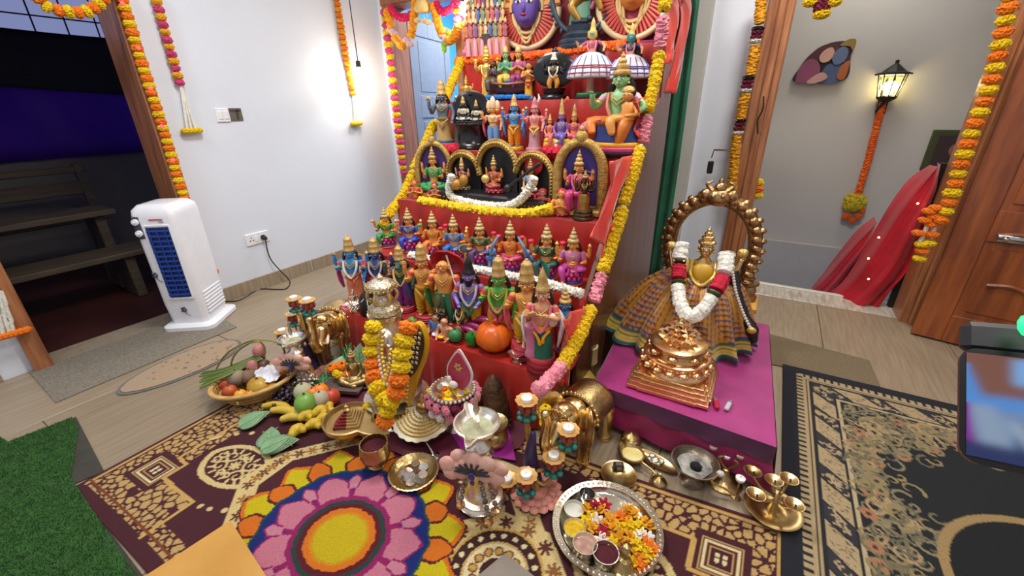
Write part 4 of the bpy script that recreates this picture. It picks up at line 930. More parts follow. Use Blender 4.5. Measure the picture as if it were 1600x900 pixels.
def upper(t, zw, s, skin, top=None, arms=(), crown='tall', ctop=1.0, cmat=None, hair=True, lean=0, turn=0, neck=True, face=True, necklace=True, mala=None, cuffs=None, rear=None, held=(), wide=1.0, x0=0, y0=0, beard=None, hairmat=None, chubby=1.0, eyes=True):
    """head, torso and arms grown in one surface; crown, hair, jewels and garments are parts"""
    P = lambda x, y, z: (x0+x*s*wide, y0+y*s, zw+z*s)
    B = G(); n = 12
    B.loft([(P(0, 0, -.03), .072*s*chubby, .058*s*chubby), (P(0, 0, .02), .062*s*chubby, .05*s*chubby), (P(0, 0, .09), .072*s*chubby, .055*s), (P(0, 0, .15), .088*s, .056*s), (P(0, 0, .19), .085*s, .048*s), (P(0, 0, .21), .045*s, .036*s), (P(0, -.004, .235), .03*s, .03*s), (P(0, -.008, .255), .03*s, .03*s)], n)
    hc = P(lean*.3, -.012, .298)
    B.ball(hc, (.049*s, .052*s, .06*s), 14); B.ball((hc[0], hc[1]-.022*s, hc[2]-.028*s), (.032*s, .032*s, .03*s), 10)
    B.ball((hc[0], hc[1]-.053*s, hc[2]-.004*s), (.009*s, .013*s, .014*s), 8)
    for sg in (-1, 1): B.ball((hc[0]+sg*.049*s, hc[1]+.004*s, hc[2]), (.009*s, .013*s, .02*s), 8)
    for a in arms:
        q = [P(*p) for p in a]; B.limb(q, [.030*s, .025*s, .019*s][:len(q)], 8)
        hx = q[-1]; d = (Vector(q[-1])-Vector(q[-2])).normalized()
        B.ball(Vector(hx)+d*.016*s, (.017*s, .013*s, .021*s), 8)
        for k in (-1, 0, 1): B.limb([Vector(hx)+d*.02*s+Vector((k*.009*s, 0, 0)), Vector(hx)+d*.047*s+Vector((k*.011*s, -.003*s, 0))], [.0065*s, .005*s], 5)
        B.limb([Vector(hx)+Vector((.012*s, -.006*s, 0)), Vector(hx)+Vector((.024*s, -.012*s, .018*s))], [.0065*s, .005*s], 5)
    B.obj('body', sk(skin), t)
    if face and eyes:
        F = G(); ey = hc[1]-.046*s
        for sg in (-1, 1):
            F.cur = 0; F.ball((hc[0]+sg*.019*s, ey+.001*s, hc[2]+.008*s), (.0115*s, .005*s, .0055*s), 8)
            F.cur = 1; F.ball((hc[0]+sg*.019*s, ey-.002*s, hc[2]+.008*s), (.0062*s, .004*s, .0062*s), 6); F.tube([(hc[0]+sg*.006*s, ey-.002*s, hc[2]+.022*s), (hc[0]+sg*.02*s, ey-.001*s, hc[2]+.027*s), (hc[0]+sg*.033*s, ey+.008*s, hc[2]+.021*s)], .0026*s, 5)
        F.cur = 2; F.ball((hc[0], ey-.004*s, hc[2]-.03*s), (.0125*s, .006*s, .005*s), 8); F.ball((hc[0], ey-.006*s, hc[2]+.034*s), (.004*s, .003*s, .010*s), 6)
        F.obj('face_paint', [EYEW, EYEB, LIP], t)
    if hair:
        H = G(); hm = hairmat or HAIRC
        H.ball((hc[0], hc[1]+.022*s, hc[2]+.012*s), (.058*s, .05*s, .064*s), 12)
        for sg in (-1, 1): H.limb([(hc[0]+sg*.05*s, hc[1]+.02*s, hc[2]+.01*s), (hc[0]+sg*.068*s, hc[1]+.03*s, hc[2]-.05*s), (hc[0]+sg*.082*s, hc[1]+.035*s, hc[2]-.11*s)], [.022*s, .024*s, .012*s], 8)
        H.obj('hair', hm, t)
    if crown:
        G().lathe(crownprof(crown, hc[2]+.036*s, ctop, .052*s), 16, (hc[0], hc[1]+.006*s, 0)).obj('crown', cmat or mat('crown_gold', 'b8924a', .45, .35, hex2='dcb878', vs=22, bump=.5, bs=90), t)
    if top: 
        g_ = G(); g_.loft([(P(0, 0, .075), .078*s*chubby, .062*s), (P(0, 0, .14), .093*s, .062*s), (P(0, 0, .185), .089*s, .053*s), (P(0, 0, .203), .06*s, .045*s)], 12)
        for a in arms[:2]: g_.limb([P(*a[0]), Vector(P(*a[0])).lerp(Vector(P(*a[1])), .55)], [.032*s, .028*s], 8)
        g_.obj('blouse', pc(top), t)
    if cuffs:
        for a in arms:
            g_ = G(); q0, q1 = Vector(P(*a[0])), Vector(P(*a[1])); e = q0.lerp(q1, .45)
            g_.cur = 0; g_.tube([q0.lerp(q1, .02), q0.lerp(q1, .4)], [.034*s, .031*s], 8)
            g_.cur = 1; g_.tube([e, q0.lerp(q1, .6)], .030*s, 8); g_.obj('armlet', [pc(cuffs[0]), pc(cuffs[1])], t)
    if necklace:
        g_ = G()
        for q, r in ((.0, .05), (.035, .062)): g_.tube([P(x*1.0, y-.002, z) for x, y, z in [(-r, -.02, .205), (-r*.7, -.052, .165-q*.6), (0, -.066, .135-q), (r*.7, -.052, .165-q*.6), (r, -.02, .205)]], .0055*s, 5)
        for k in (-1, 1): g_.ball((hc[0]+k*.052*s, hc[1]+.0, hc[2]-.022*s), .011*s, 6)
        g_.obj('necklace', GOLDP, t)
    if mala:
        G().tube([P(*p) for p in spline([(-.07, -.035, .2), (-.06, -.075, .08), (0, -.085, -.03), (.06, -.075, .08), (.07, -.035, .2)], 5)], .012*s, 6, jit=.12).obj('garland', pc(mala) if isinstance(mala, str) else mala, t)
    if beard: G().lathe([(.008, -.12), (.03, -.08), (.04, -.02), (.042, .0), (.02, .01)], 10).obj('beard', pc(beard), t, loc=(hc[0], hc[1]-.022*s, hc[2]-.03*s)).scale = (s, s*.75, s*.9)
    for h in held:
        k, p = h[0], P(*h[1]); c = pc(h[2]) if len(h) > 2 and isinstance(h[2], str) else (h[2] if len(h) > 2 else GOLDP)
        g_ = G()
        if k == 'bud':
            for q in range(6): a = q*pi/3; g_.ball((p[0]+.017*s*math.cos(a), p[1]+.017*s*math.sin(a), p[2]), (.019*s, .019*s, .030*s), 6)
            g_.ball(p, (.02*s, .02*s, .032*s), 8); g_.obj('lotus_bud', c, t)
        elif k == 'disc': g_.T = Matrix.Translation(p) @ Matrix.Rotation(pi/2, 4, 'X'); g_.lathe([(0, -.006*s), (.026*s, -.006*s), (.034*s, 0), (.026*s, .006*s), (0, .006*s)], 12, rf=lambda a, z: 1+.12*math.sin(8*a)); g_.obj('discus', c, t)
        elif k == 'conch': g_.lathe([(0, -.03*s), (.016*s, -.016*s), (.024*s, .0), (.02*s, .014*s), (.01*s, .026*s), (0, .045*s)], 10, p); g_.obj('conch', c, t)
        elif k == 'ball': g_.ball(p, (.03*s, .024*s, .03*s), 10); g_.obj('held_pot', c, t)
        elif k == 'staff': g_.tube([p, P(*h[3])], .008*s, 6); g_.ball(P(*h[3]), .016*s, 8); g_.obj('staff', c, t)
        elif k == 'shield': g_.T = Matrix.Translation(p) @ Matrix.Rotation(pi/2, 4, 'X'); g_.lathe([(0, .012*s), (.05*s, .01*s), (.075*s, 0), (.08*s, -.01*s), (0, -.01*s)], 18); g_.obj('shield', c, t)
        elif k == 'pot': g_.lathe([(0, -.02*s), (.025*s, -.015*s), (.034*s, .005*s), (.02*s, .02*s), (.026*s, .03*s), (0, .03*s)], 10, p); g_.obj('pot', c, t)
    return hc
def A2(up=True):  # two front arms
    return [[(-.1, 0, .175), (-.135, -.02, .07), (-.125, -.09, .12)], [(.1, 0, .175), (.135, -.01, .07), (.13, -.06, -.03)]]
FRONT_BLESS = [[(-.1, 0, .175), (-.135, -.02, .06), (-.12, -.085, .1)], [(.1, 0, .175), (.135, -.02, .06), (.12, -.085, .08)]]
REAR = [[(-.1, .02, .175), (-.165, .02, .13), (-.17, .0, .235)], [(.1, .02, .175), (.165, .02, .13), (.17, .0, .235)]]
PRAY = [[(-.1, 0, .175), (-.12, -.03, .07), (-.03, -.085, .11)], [(.1, 0, .175), (.12, -.03, .07), (.03, -.085, .11)]]
LAP = [[(-.1, 0, .175), (-.13, -.02, .06), (-.09, -.09, .0)], [(.1, 0, .175), (.13, -.02, .06), (.09, -.09, .0)]]
HANG = [[(-.1, 0, .175), (-.135, .0, .06), (-.14, -.05, -.04)], [(.1, 0, .175), (.135, .0, .06), (.14, -.05, -.04)]]
def roundbase(t, r, z1, cols, nm='base', ry=None):
    g_ = G(); k = len(cols)
    for i, c in enumerate(cols):
        g_.cur = i; a, b = z1*i/k, z1*(i+1)/k; q = r*(1-.06*i); g_.lathe([(q*.97, a), (q, a+(b-a)*.2), (q, a+(b-a)*.8), (q*.95, b)], 22)
    o_ = g_.obj(nm, [pc(c) if isinstance(c, str) else c for c in cols], t)
    if ry: o_.scale = (1, ry, 1)
    return o_
def lotus(t, z0, z1, r, col, n=11, nm='lotus_seat'):
    g_ = G(); h = z1-z0
    g_.lathe([(r*.8, z0), (r*.72, z0+h*.3), (r*.85, z0+h*.75), (r*.9, z1), (0, z1)], 20)
    for row, (zz, q, up) in enumerate(((z0+h*.28, .92, -1), (z0+h*.72, .98, 1))):
        for k in range(n):
            a = 2*pi*(k+.5*row)/n; g_.ball((r*q*math.cos(a), r*q*math.sin(a), zz), (r*.2, r*.2, h*.27), 7)
    return g_.obj(nm, pc(col), t)
def stander(name, label, P, h, skin, lower, base=('8a1a2a', 'a82434'), arms=None, legs=True, sash=None, cape=None, rz=None, group=None, cat='doll', zw=.45, belt=None, wd=1.3, base_h=.07, base_r=.13, **k):
    t = thing(name, label, cat, P, face_cam(P)*.6 if rz is None else rz, group, h); t.scale = (h*wd, h*wd, h)
    roundbase(t, base_r, base_h, base)
    zb = base_h
    if legs:
        g_ = G()
        for sg in (-1, 1): g_.loft([((sg*.047, -.005, zb+.02), .034, .036), ((sg*.047, -.008, zb+.1), .042, .044), ((sg*.046, -.008, .24), .05, .052), ((sg*.042, 0, .36), .06, .06), ((sg*.028, 0, .455), .062, .06)], 12)
        for q in range(7): zz = zb+.05+q*.045; g_.tube([(-.088, -.03, zz), (-.05, -.055, zz-.008), (-.012, -.035, zz)], .0045, 5); g_.tube([(.088, -.03, zz), (.05, -.055, zz-.008), (.012, -.035, zz)], .0045, 5)
        g_.obj('dhoti', pc(lower), t)
        g_ = G()
        for sg in (-1, 1): g_.ball((sg*.047, -.028, zb+.014), (.026, .048, .016), 10)
        g_.obj('feet', sk(skin), t)
    else:
        G().loft([((0, 0, zb), .1, .085), ((0, 0, zb+.1), .085, .07), ((0, 0, .3), .085, .07), ((0, 0, .42), .075, .062), ((0, 0, .46), .07, .055)], 16).obj('skirt', pc(lower), t)
    if belt:
        g_ = G(); g_.lathe([(.078, .425), (.084, .44), (.08, .462)], 16); g_.tube(spline([(-.07, -.05, .43), (-.02, -.085, .37), (.0, -.08, .30)], 4), [.014, .012, .018], 6); g_.tube(spline([(.07, -.05, .43), (.03, -.085, .38), (.02, -.08, .32)], 4), [.014, .012, .016], 6); g_.obj('waist_sash', pc(belt), t)
    if cape:
        for sg in (-1, 1): G().tube(spline([(sg*.1, .03, .62), (sg*.16, .03, .5), (sg*.15, .02, .36), (sg*.13, .02, .24)], 5), [.03, .04, .045, .02], 8, flat=.5).obj('shawl', pc(cape), t)
    if sash:
        g_ = G()
        for i, c in enumerate(sash): g_.cur = i; g_.tube([(.115, -.02, .42-.07*i), (.12, -.02, .355-.07*i)], [.024, .026], 8)
        g_.obj('side_tassel', [pc(c) for c in sash], t)
    upper(t, zw, k.pop('s', 1.0), skin, arms=arms if arms is not None else A2(), **k)
    return t
def sitter(name, label, P, h, skin, sari, base=('d85a20', '2a4a90'), seat='d0408a', pend=True, arms=None, rz=None, group=None, cat='doll', top=None, seat_h=.17, base_h=.08, base_r=.15, s=1.2, wd=1.32, **k):
    t = thing(name, label, cat, P, face_cam(P)*.6 if rz is None else rz, group, h); t.scale = (h*wd, h*wd, h)
    if base: roundbase(t, base_r, base_h, base)
    z1 = base_h+seat_h if base else seat_h
    if seat: lotus(t, base_h if base else 0, z1, base_r*.88, seat)
    L_ = G()
    L_.ball((0, .01, z1+.05), (.11, .085, .06), 12)
    L_.limb([(.06, 0, z1+.055), (.15, -.06, z1+.055), (.02, -.115, z1+.03)], [.058, .05, .032], 10)
    if pend: L_.limb([(-.06, 0, z1+.055), (-.115, -.115, z1+.05), (-.09, -.135, z1-.14)], [.058, .052, .03], 10)
    else: L_.limb([(-.06, 0, z1+.055), (-.15, -.06, z1+.055), (-.02, -.115, z1+.03)], [.058, .05, .032], 10)
    for q in range(4): L_.tube([(-.09+.06*q, -.1, z1+.06), (-.08+.05*q, -.13, z1+.0), (-.075+.045*q, -.125, z1-.04)], .012, 6)
    L_.obj('sari', pc(sari), t)
    g_ = G(); g_.ball((-.088, -.15, z1-.165) if pend else (-.05, -.13, z1+.02), (.022, .04, .016), 8); g_.ball((.04, -.135, z1+.03), (.036, .022, .016), 8); g_.obj('feet', sk(skin), t)
    upper(t, z1+.085, s, skin, top=top, arms=arms if arms is not None else FRONT_BLESS+REAR, **k)
    return t
T1, T2, T3, T4, T5, T6 = [z+.0105 for z in TZ]
def onstep(u, y, z): p = atY(u, 300, y); 
def stepP(u, v, y, z):     # a place on a step: the column seen at picture x = u, set back to depth y
    p = at(u, v, z)
    for _ in range(8):
        q = prj((p.x, y, z)); p = Vector((p.x+(u-q[0])*mpp((p.x, y, z)), y, z))
    return Vector((p.x, y, z))
# ---- second step: eight seated goddesses
AG = 'seated four armed goddess dolls on the second step'
Y2 = TY[1]+.125
def goddess(u, vt, label, sari, top, held, seat='c8408a', y=Y2, arms=None, u2=None, **k):
    P = stepP(u, 410, y, T2); h = hz(P, vt)-T2
    t = sitter('goddess_doll', label, P, h, 'o', sari, ('d85420', '28509a'), seat, top=top, crown='tier', ctop=1.0, held=held, group=AG, arms=arms, cuffs=None, cmat=mat('cream_gold', 'b89c62', .45, .3, hex2='dcc890', vs=22, bump=.4, bs=80), **k)
    return t
RB = 'd82848'
goddess(607, 322, 'goddess doll in green sari and green blouse, leftmost of the second step row', '2c8a3a', '3f7a28', [('bud', (-.19, .0, .25), 'd89078'), ('bud', (.19, 0, .25), 'd89078')], base_r=.16)
goddess(643, 323, 'goddess doll in blue sari with navy blouse, second from the left end', '3048b0', '3a4890', [('conch', (-.175, 0, .29)), ('conch', (.175, 0, .29))], base_r=.16)
goddess(680, 328, 'goddess doll in orange blouse with green and red lotus buds and child on lap', 'd8843a', 'c87828', [('bud', (-.175, 0, .28), '5aa038'), ('bud', (.175, 0, .28), RB), ('pot', (.11, -.08, .03), 'd8943a')], seat='c85890')
t = goddess(712, 333, 'goddess doll in bright blue sari with a gold framed round shield', '2a6ab8', '4a70a8', [('bud', (-.175, 0, .28), RB), ('conch', (.175, 0, .29))])
g_ = G(); g_.T = Matrix.Translation((.2, -.12, .3)) @ Matrix.Rotation(pi/2, 4, 'X'); g_.lathe([(.085, -.015), (.11, -.01), (.11, .01), (.085, .015)], 20, rf=None, cap=False); g_.T = None; g_.limb([(.2, -.12, .2), (.2, -.12, -.06+.08)], [.02, .03], 8); g_.obj('shield_frame', GOLDP, t)
g_ = G(); g_.T = Matrix.Translation((.2, -.12, .3)) @ Matrix.Rotation(pi/2, 4, 'X'); g_.lathe([(0, .012), (.05, .01), (.09, 0), (.09, -.008), (0, -.008)], 20); g_.obj('shield', pc('5a7486'), t)
t = goddess(752, 338, 'goddess doll in dark purple sari pouring coins from a pot', '5a4470', '3a5a3a', [('conch', (-.175, 0, .29)), ('bud', (.175, 0, .28), RB), ('pot', (-.12, -.1, .04), 'c8a060')])
t = goddess(798, 343, 'goddess doll in orange blouse flanked by two pale blue elephants with raised trunks', 'c84a6a', 'd0641e', [('bud', (-.14, 0, .28), RB), ('bud', (.14, 0, .28), RB)], seat='d04a94', pend=False)
for sg in (-1, 1):
    g_ = G(); g_.ball((sg*.26, .02, .24), (.07, .09, .1), 12); g_.ball((sg*.25, -.06, .4), (.055, .06, .07), 12)
    g_.limb([(sg*.25, -.11, .42), (sg*.22, -.15, .55), (sg*.14, -.12, .72)], [.03, .024, .014], 8)
    for q in (-.05, .05): g_.limb([(sg*.26+q*.8, -.03, .2), (sg*.26+q*.8, -.05, .06)], [.03, .03], 8)
    g_.obj('elephant', pc('6f9ac8'), t)
    g_ = G(); g_.ball((sg*.32, -.06, .42), (.018, .05, .07), 10); g_.obj('elephant_ear', pc('d85a48' if sg > 0 else 'b09ac0'), t)
    g_ = G(); g_.box((sg*.3, -.06, .26), (.1, .03, .09), b=.01); g_.obj('saddle_cloth', pc('4a78c0'), t)
goddess(853, 348, 'goddess doll in dark green sari holding two red buds', '24584a', '1e5038', [('bud', (-.175, 0, .27), RB), ('bud', (.175, 0, .27), RB)])
goddess(893, 354, 'goddess doll in pink sari with a child on her lap, rightmost of the second step', 'c848a0', 'b868a8', [('conch', (-.175, 0, .29)), ('conch', (.175, 0, .29)), ('pot', (.02, -.11, .06), 'd88a3a')])
# ---- first step: ten standing avatars and small figures
AV = 'standing avatar dolls on the first step'
CF = ('d84a5a', 'd8b83a'); TAS = ('c83028', 'e0b030', 'e8e0c8')
def avatar(u, vt, y, label, skin, lower, z=None, **k):
    P = stepP(u, 500, y, T1); h = hz(P, vt)-T1
    return stander('avatar_doll', label, P, h, skin, lower, ('7a1424', '9a1e30', 'c2404a'), group=AV, cuffs=k.pop('cuffs', CF), **k)
YA = TY[0]+.15
CRG = mat('crown_gold', 'b8924a', .45, .35, hex2='dcb878', vs=22, bump=.5, bs=90)
HD = [('disc', (-.175, 0, .28), mat('crown_gold')), ('conch', (.175, 0, .29))]
avatar(560, 367, TY[0]+.10, 'blue skinned avatar doll rising from a peach fish body, leftmost of the first step', 'b', 'd8845a', arms=A2()+REAR, held=HD, legs=False, cape='a83078', mala='c8d0c8', belt='d86a48')
t = avatar(597, 370, YA+.02, 'dark blue avatar doll above a red tortoise shell body', 'db', 'b83a28', arms=A2()+REAR, held=HD, legs=False, mala='a8a0a0', cape='7a3a6a')
g_ = G()
for i in range(6):
    for j in range(7):
        a = -1.3+j*.43+(.21 if i % 2 else 0); g_.ball((.082*math.sin(a), -.07*math.cos(a), .12+i*.055), (.022, .018, .024), 7)
g_.obj('shell_scales', pc('c8482e'), t)
t = avatar(634, 382, YA+.02, 'avatar doll with a dark green boar head tilted under a gold crown', '3a5a4a', '7a3a8a', arms=A2()+REAR, held=HD, cape='a04878', mala='c8b070', eyes=False, top='3f4a30')
g_ = G(); g_.limb([(0, -.05, .735), (0, -.11, .72), (0, -.13, .71)], [.035, .028, .022], 8); g_.obj('snout', pc('2a4a40'), t)
g_ = G(); 
for sg in (-1, 1): g_.limb([(sg*.02, -.12, .705), (sg*.035, -.14, .74)], [.006, .003], 6)
g_.obj('tusks', WHITE, t)
avatar(668, 378, YA, 'orange lion faced avatar doll in yellow trousers with red mane', 'o', 'c89a18', arms=A2()+REAR, held=HD, sash=TAS, hairmat=pc('a81c28'), cape='2a4a7a', belt='c8923a')
t = avatar(700, 380, TY[0]+.12, 'small orange skinned doll standing under a red parasol', 'o', '3a7a5a', crown=None, sash=TAS, cape='2c7a44', hair=False)
g_ = G(); g_.T = Matrix.Translation((.03, .09, .77)) @ Matrix.Rotation(-1.25, 4, 'X') @ Matrix.Rotation(.2, 4, 'Y'); g_.lathe([(0, .06), (.08, .04), (.15, -.01), (.165, -.04), (.155, -.04), (.08, .02), (0, .04)], 9); g_.T = None; g_.obj('parasol', mat('parasol_red', 'b82830', .4, var=.1), t, smooth=False); G().tube([(.14, -.06, .4), (.03, .02, .86)], .008, 6).obj('parasol_stick', pc('e8dcc8'), t)
avatar(738, 398, YA-.02, 'avatar doll with tall black hair bun and long black beard in yellow trousers', 'v', 'c89a18', crown='cone', cmat=HAIRC, beard='121014', arms=LAP, cape='c83a58', belt='3a7a70', sash=None, mala='b8a8c8')
avatar(782, 398, YA-.03, 'green skinned avatar doll in yellow trousers with a pink waist sash', 'g', 'c89a18', arms=A2()+[[(.1, .02, .175), (.165, .0, .12), (.165, -.03, .2)]], belt='c8487a', sash=TAS, mala='8aa830', held=[('ball', (.17, -.03, .24), '9a8a60')])
avatar(823, 403, TY[0]+.10, 'orange skinned avatar doll in yellow trousers right of the green one', 'o', 'c89a18', sash=TAS, cape='d85a6a', belt='c8a860', base_h=.16)
t = avatar(846, 415, TY[0]+.035, 'flute player doll with green plume and white cow on a red and black round base', 'p', '1e6a58', base_h=.15, legs=False, cape='e8e0e0', arms=[[(-.1, 0, .175), (-.12, -.05, .1), (-.06, -.11, .16)], [(.1, 0, .175), (.13, -.05, .1), (.05, -.12, .15)]], belt='e8a020', mala='d86a90', crown='cone', wd=1.08)
G().limb([(.03, .01, .9), (.03, .0, .97), (.0, -.02, 1.05)], [.012, .022, .008], 8).obj('plume', pc('1e7a6a'), t); G().tube([(-.12, -.12, .62), (.1, -.13, .6)], .008, 6).obj('flute', pc('c8a050'), t)
G().lathe([(.07, .14), (.075, .16), (.06, .2), (.055, .40), (.07, .42), (.075, .45)], 14, (-.10, -.03, 0)).obj('pink_column', pc('c8789a'), t).scale = (.8, .8, 1)
g_ = G(); g_.ball((.08, .03, .5), (.05, .08, .07), 10); g_.ball((.09, -.05, .56), (.035, .045, .04), 10)
g_.obj('white_cow', pc('e4ded4'), t)
t = avatar(880, 448, YA+.03, 'red skirted doll with one blue arm standing at the right end behind the flute player', 'b', 'a82434', cape='d85a30', sash=('c83028', '2a8a6a', 'e0b030'), crown='tier', base_h=.1)
# little figures
def smallfig(u, v, vt, y, name, label, skin, cloth, z=None, **k):
    P = stepP(u, v, y, T1 if z is None else z); h = hz(P, vt)-P.z
    return P, h
P = stepP(556, 490, TY[0]+.022, T1); t = thing('silver_idol', 'small silver seated idol at the left front of the first step', 'idol', P, face_cam(P), None, hz(P, 452)-T1)
roundbase(t, .24, .14, [SILV]); lotus(t, .12, .3, .24, 'c9c2b4').data.materials[0] = SILV
g_ = G(); g_.ball((0, 0, .38), (.22, .16, .1), 12); g_.limb([(.1, 0, .4), (.2, -.1, .36), (-.05, -.16, .34)], [.07, .06, .05], 8); g_.obj('legs', SILV, t)
upper(t, .44, 1.35, 'c9c2b4', arms=LAP, crown='tier', hair=False, necklace=False, face=False)
for c_ in t.children: c_.data.materials[0] = SILV
P = stepP(577, 500, TY[0]+.035, T1); t = thing('black_stone_idol', 'black cone shaped stone idol with white painted lines', 'idol', P, face_cam(P), None, hz(P, 452)-T1)
G().lathe([(.3, 0), (.32, .05), (.31, .5), (.24, .75), (.1, .88), (.06, .95), (0, 1)], 18, rf=lambda a, z: 1+.04*math.sin(3*a)).obj('stone', BLACK, t)
for P_ in ([(.0, -.31, .1), (0, -.32, .5), (0, -.22, .78)], [(.12, -.27, .72), (.24, -.2, .55), (.34, -.1, .2)], [(-.12, -.26, .72), (-.22, -.2, .6)]): G().tube(spline(P_, 4), .02, 6).obj('white_line', pc('dcdce0'), t)
t = stander('wooden_idol', 'carved brown wooden standing idol behind the bald doll', stepP(690, 500, TY[0]+.085, T1), .19, 'br', '8a7a58', ('8a8068',), legs=False, arms=PRAY, crown='dome', cmat=pc('6a5a30'), necklace=True, hair=False, cuffs=('8a7a3a', '4a3a20'), zw=.42, rz=0)
t = stander('black_idol', 'black faced standing idol with white stripes and maroon cloth', stepP(722, 500, TY[0]+.10, T1), .20, 'k', '5a1a24', ('3a2a20',), legs=False, arms=LAP, crown='dome', cmat=BLACK, mala='e0d8c0', belt='c8a030', hair=False, cape='5a1a24', rz=0)
t = sitter('blue_shirt_doll', 'small doll in a blue shirt sitting next to a bald doll', stepP(684, 530, TY[0]+.045, T1), .12, 't', '3a5a90', None, None, pend=False, arms=LAP, top='3a78b8', crown=None, seat_h=.02, s=2.1, necklace=False, rz=0)
t = sitter('bald_doll', 'small bald bare chested doll in orange cloth', stepP(697, 538, TY[0]+.035, T1), .12, 'p', 'd8902a', None, None, pend=False, arms=LAP, crown=None, hair=False, seat_h=.02, s=2.1, necklace=False, rz=0)
for i, (u, v, y) in enumerate(((668, 533, .028), (681, 540, .022), (690, 543, .018))):
    P = stepP(u, v, TY[0]+y, T1); c_ = ('red tub with white filling left of its twin', 'red tub with white filling, middle of three small tubs', 'smaller yellow topped tub beside the green mango')[i]
    t = thing('kumkum_tub', c_, 'tub', P, 0, 'small tubs on the first step')
    G().lathe([(.016, 0), (.019, .008), (.019, .014)], 14).obj('tub', pc('a83038'), t); G().lathe([(.019, .013), (.0165, .017), (0, .0165)], 14).obj('filling', pc('e8e8ee') if i < 2 else YEL, t)
# vegetables
def veg(name, label, u, v, y, group='toy vegetables on the first step'): return thing(name, label, 'vegetable', stepP(u, v, TY[0]+y, T1), 0, group)
t = veg('pumpkin', 'large orange pumpkin at the front of the first step', 773, 552, .075)
pr_p = [(0, .012), (.03, .004), (.06, .012), (.082, .04), (.084, .07), (.066, .105), (.04, .122), (.015, .12), (0, .112)]
G().lathe(pr_p, 60, rf=lambda a, z: 1-.055*abs(math.cos(a*5))**14).obj('pumpkin_body', mat('pumpkin_skin', 'd85a0c', .38, hex2='e87418', vs=8, coat=.2), t)
G().limb([(0, 0, .112), (.004, -.004, .132), (.016, -.012, .145)], [.016, .010, .008], 8).ball((0, 0, .117), (.026, .026, .008), 10).obj('stem', mat('pumpkin_stem', 'd0501a', .5), t); G().ball((-.024, .01, .126), (.012, .006, .012), 8).obj('leaf', pc('7ab040'), t)
t = veg('green_mango', 'smooth green mango next to the capsicum', 712, 548, .03); G().ball((0, 0, .032), (.034, .03, .032), 16).obj('fruit', mat('mango_green', '2e7a48', .4, hex2='3f8a50', vs=6), t); G().limb([(0, 0, .062), (.002, 0, .07)], [.004, .003], 6).obj('stalk', pc('4a3a20'), t)
t = veg('capsicum', 'shiny green capsicum between mango and pumpkin', 738, 548, .045); G().lathe([(0, .004), (.018, .0), (.028, .015), (.032, .04), (.026, .056), (.012, .052), (0, .046)], 32, rf=lambda a, z: 1-.12*abs(math.cos(a*2))**6).obj('fruit', mat('capsicum_green', '0e7a24', .2, hex2='158a30', coat=.5), t); G().limb([(0, 0, .046), (.004, 0, .066)], [.006, .005], 6).obj('stalk', pc('4a8a3a'), t)
t = veg('potato', 'reddish brown potato behind the green mango', 718, 530, .085); G().ball((0, 0, .03), (.042, .034, .030), 14, jit=.03).obj('fruit', pc('8a3420'), t); G().ball((.01, -.03, .04), .004, 6).obj('eye_spot', pc('6a2818'), t)
for i, (P_, lb) in enumerate((([(707, 514), (722, 511), (738, 518), (750, 528)], 'front purple brinjal of three, its tip behind the pumpkin'), ([(707, 508), (722, 505), (742, 509), (757, 519)], 'middle purple brinjal of three'), ([(716, 503), (735, 500), (755, 499), (772, 507)], 'rear purple brinjal of three reaching to the green doll'))):
    t = veg('long_brinjal', lb, 738, 530, .075); P_ = [Vector(atY(u, v, TY[0]+(.085, .105, .125)[i]))-t.location for u, v in P_]; G().limb(P_, [.007, .014, .018, .017], 10).obj('fruit', mat('brinjal_skin', '8a1450', .3, hex2='a82468', coat=.3), t); p0, p1 = Vector(P_[0]), Vector(P_[1]); G().limb([p0, p0+(p0-p1).normalized()*.015], [.006, .004], 6).obj('stalk', pc('6a1040'), t)
P = stepP(645, 500, TY[0]+.02, T1); t = thing('raw_mango', 'yellow green raw mango beside the silver canopy', 'fruit', P); G().ball((0, 0, .035), (.03, .026, .038), 12, rot=Matrix.Rotation(.5, 3, 'Y')).obj('fruit', mat('rawmango', '5a7a2a', .4, hex2='8aa048', vs=5), t); G().limb([(.018, 0, .066), (.02, 0, .075)], [.004, .003], 6).obj('stalk', pc('5a4a20'), t)
P = stepP(808, 580, TY[0]+.03, T1); t = thing('silver_lamp', 'small silver oil lamp with a tall figurine on its back edge', 'lamp', P)
G().lathe([(.022, 0), (.022, .006), (.008, .012), (.008, .018), (.026, .026), (.032, .042), (.028, .042), (.012, .03), (0, .03)], 16, rf=lambda a, z: 1+(.35*max(0, math.cos(a-3.4))**8 if z > .02 else 0)).obj('bowl', SILV, t)
G().loft([((.024, .02, .035), .012, .01), ((.024, .02, .07), .015, .012), ((.024, .02, .09), .01, .008), ((.024, .02, .105), .012, .012), ((.024, .02, .12), .008, .008), ((.024, .02, .145), .002, .002)], 10).obj('figurine', SILV, t)
G().ball((.035, -.03, .012), .006, 6).obj('knob', SILV, t)
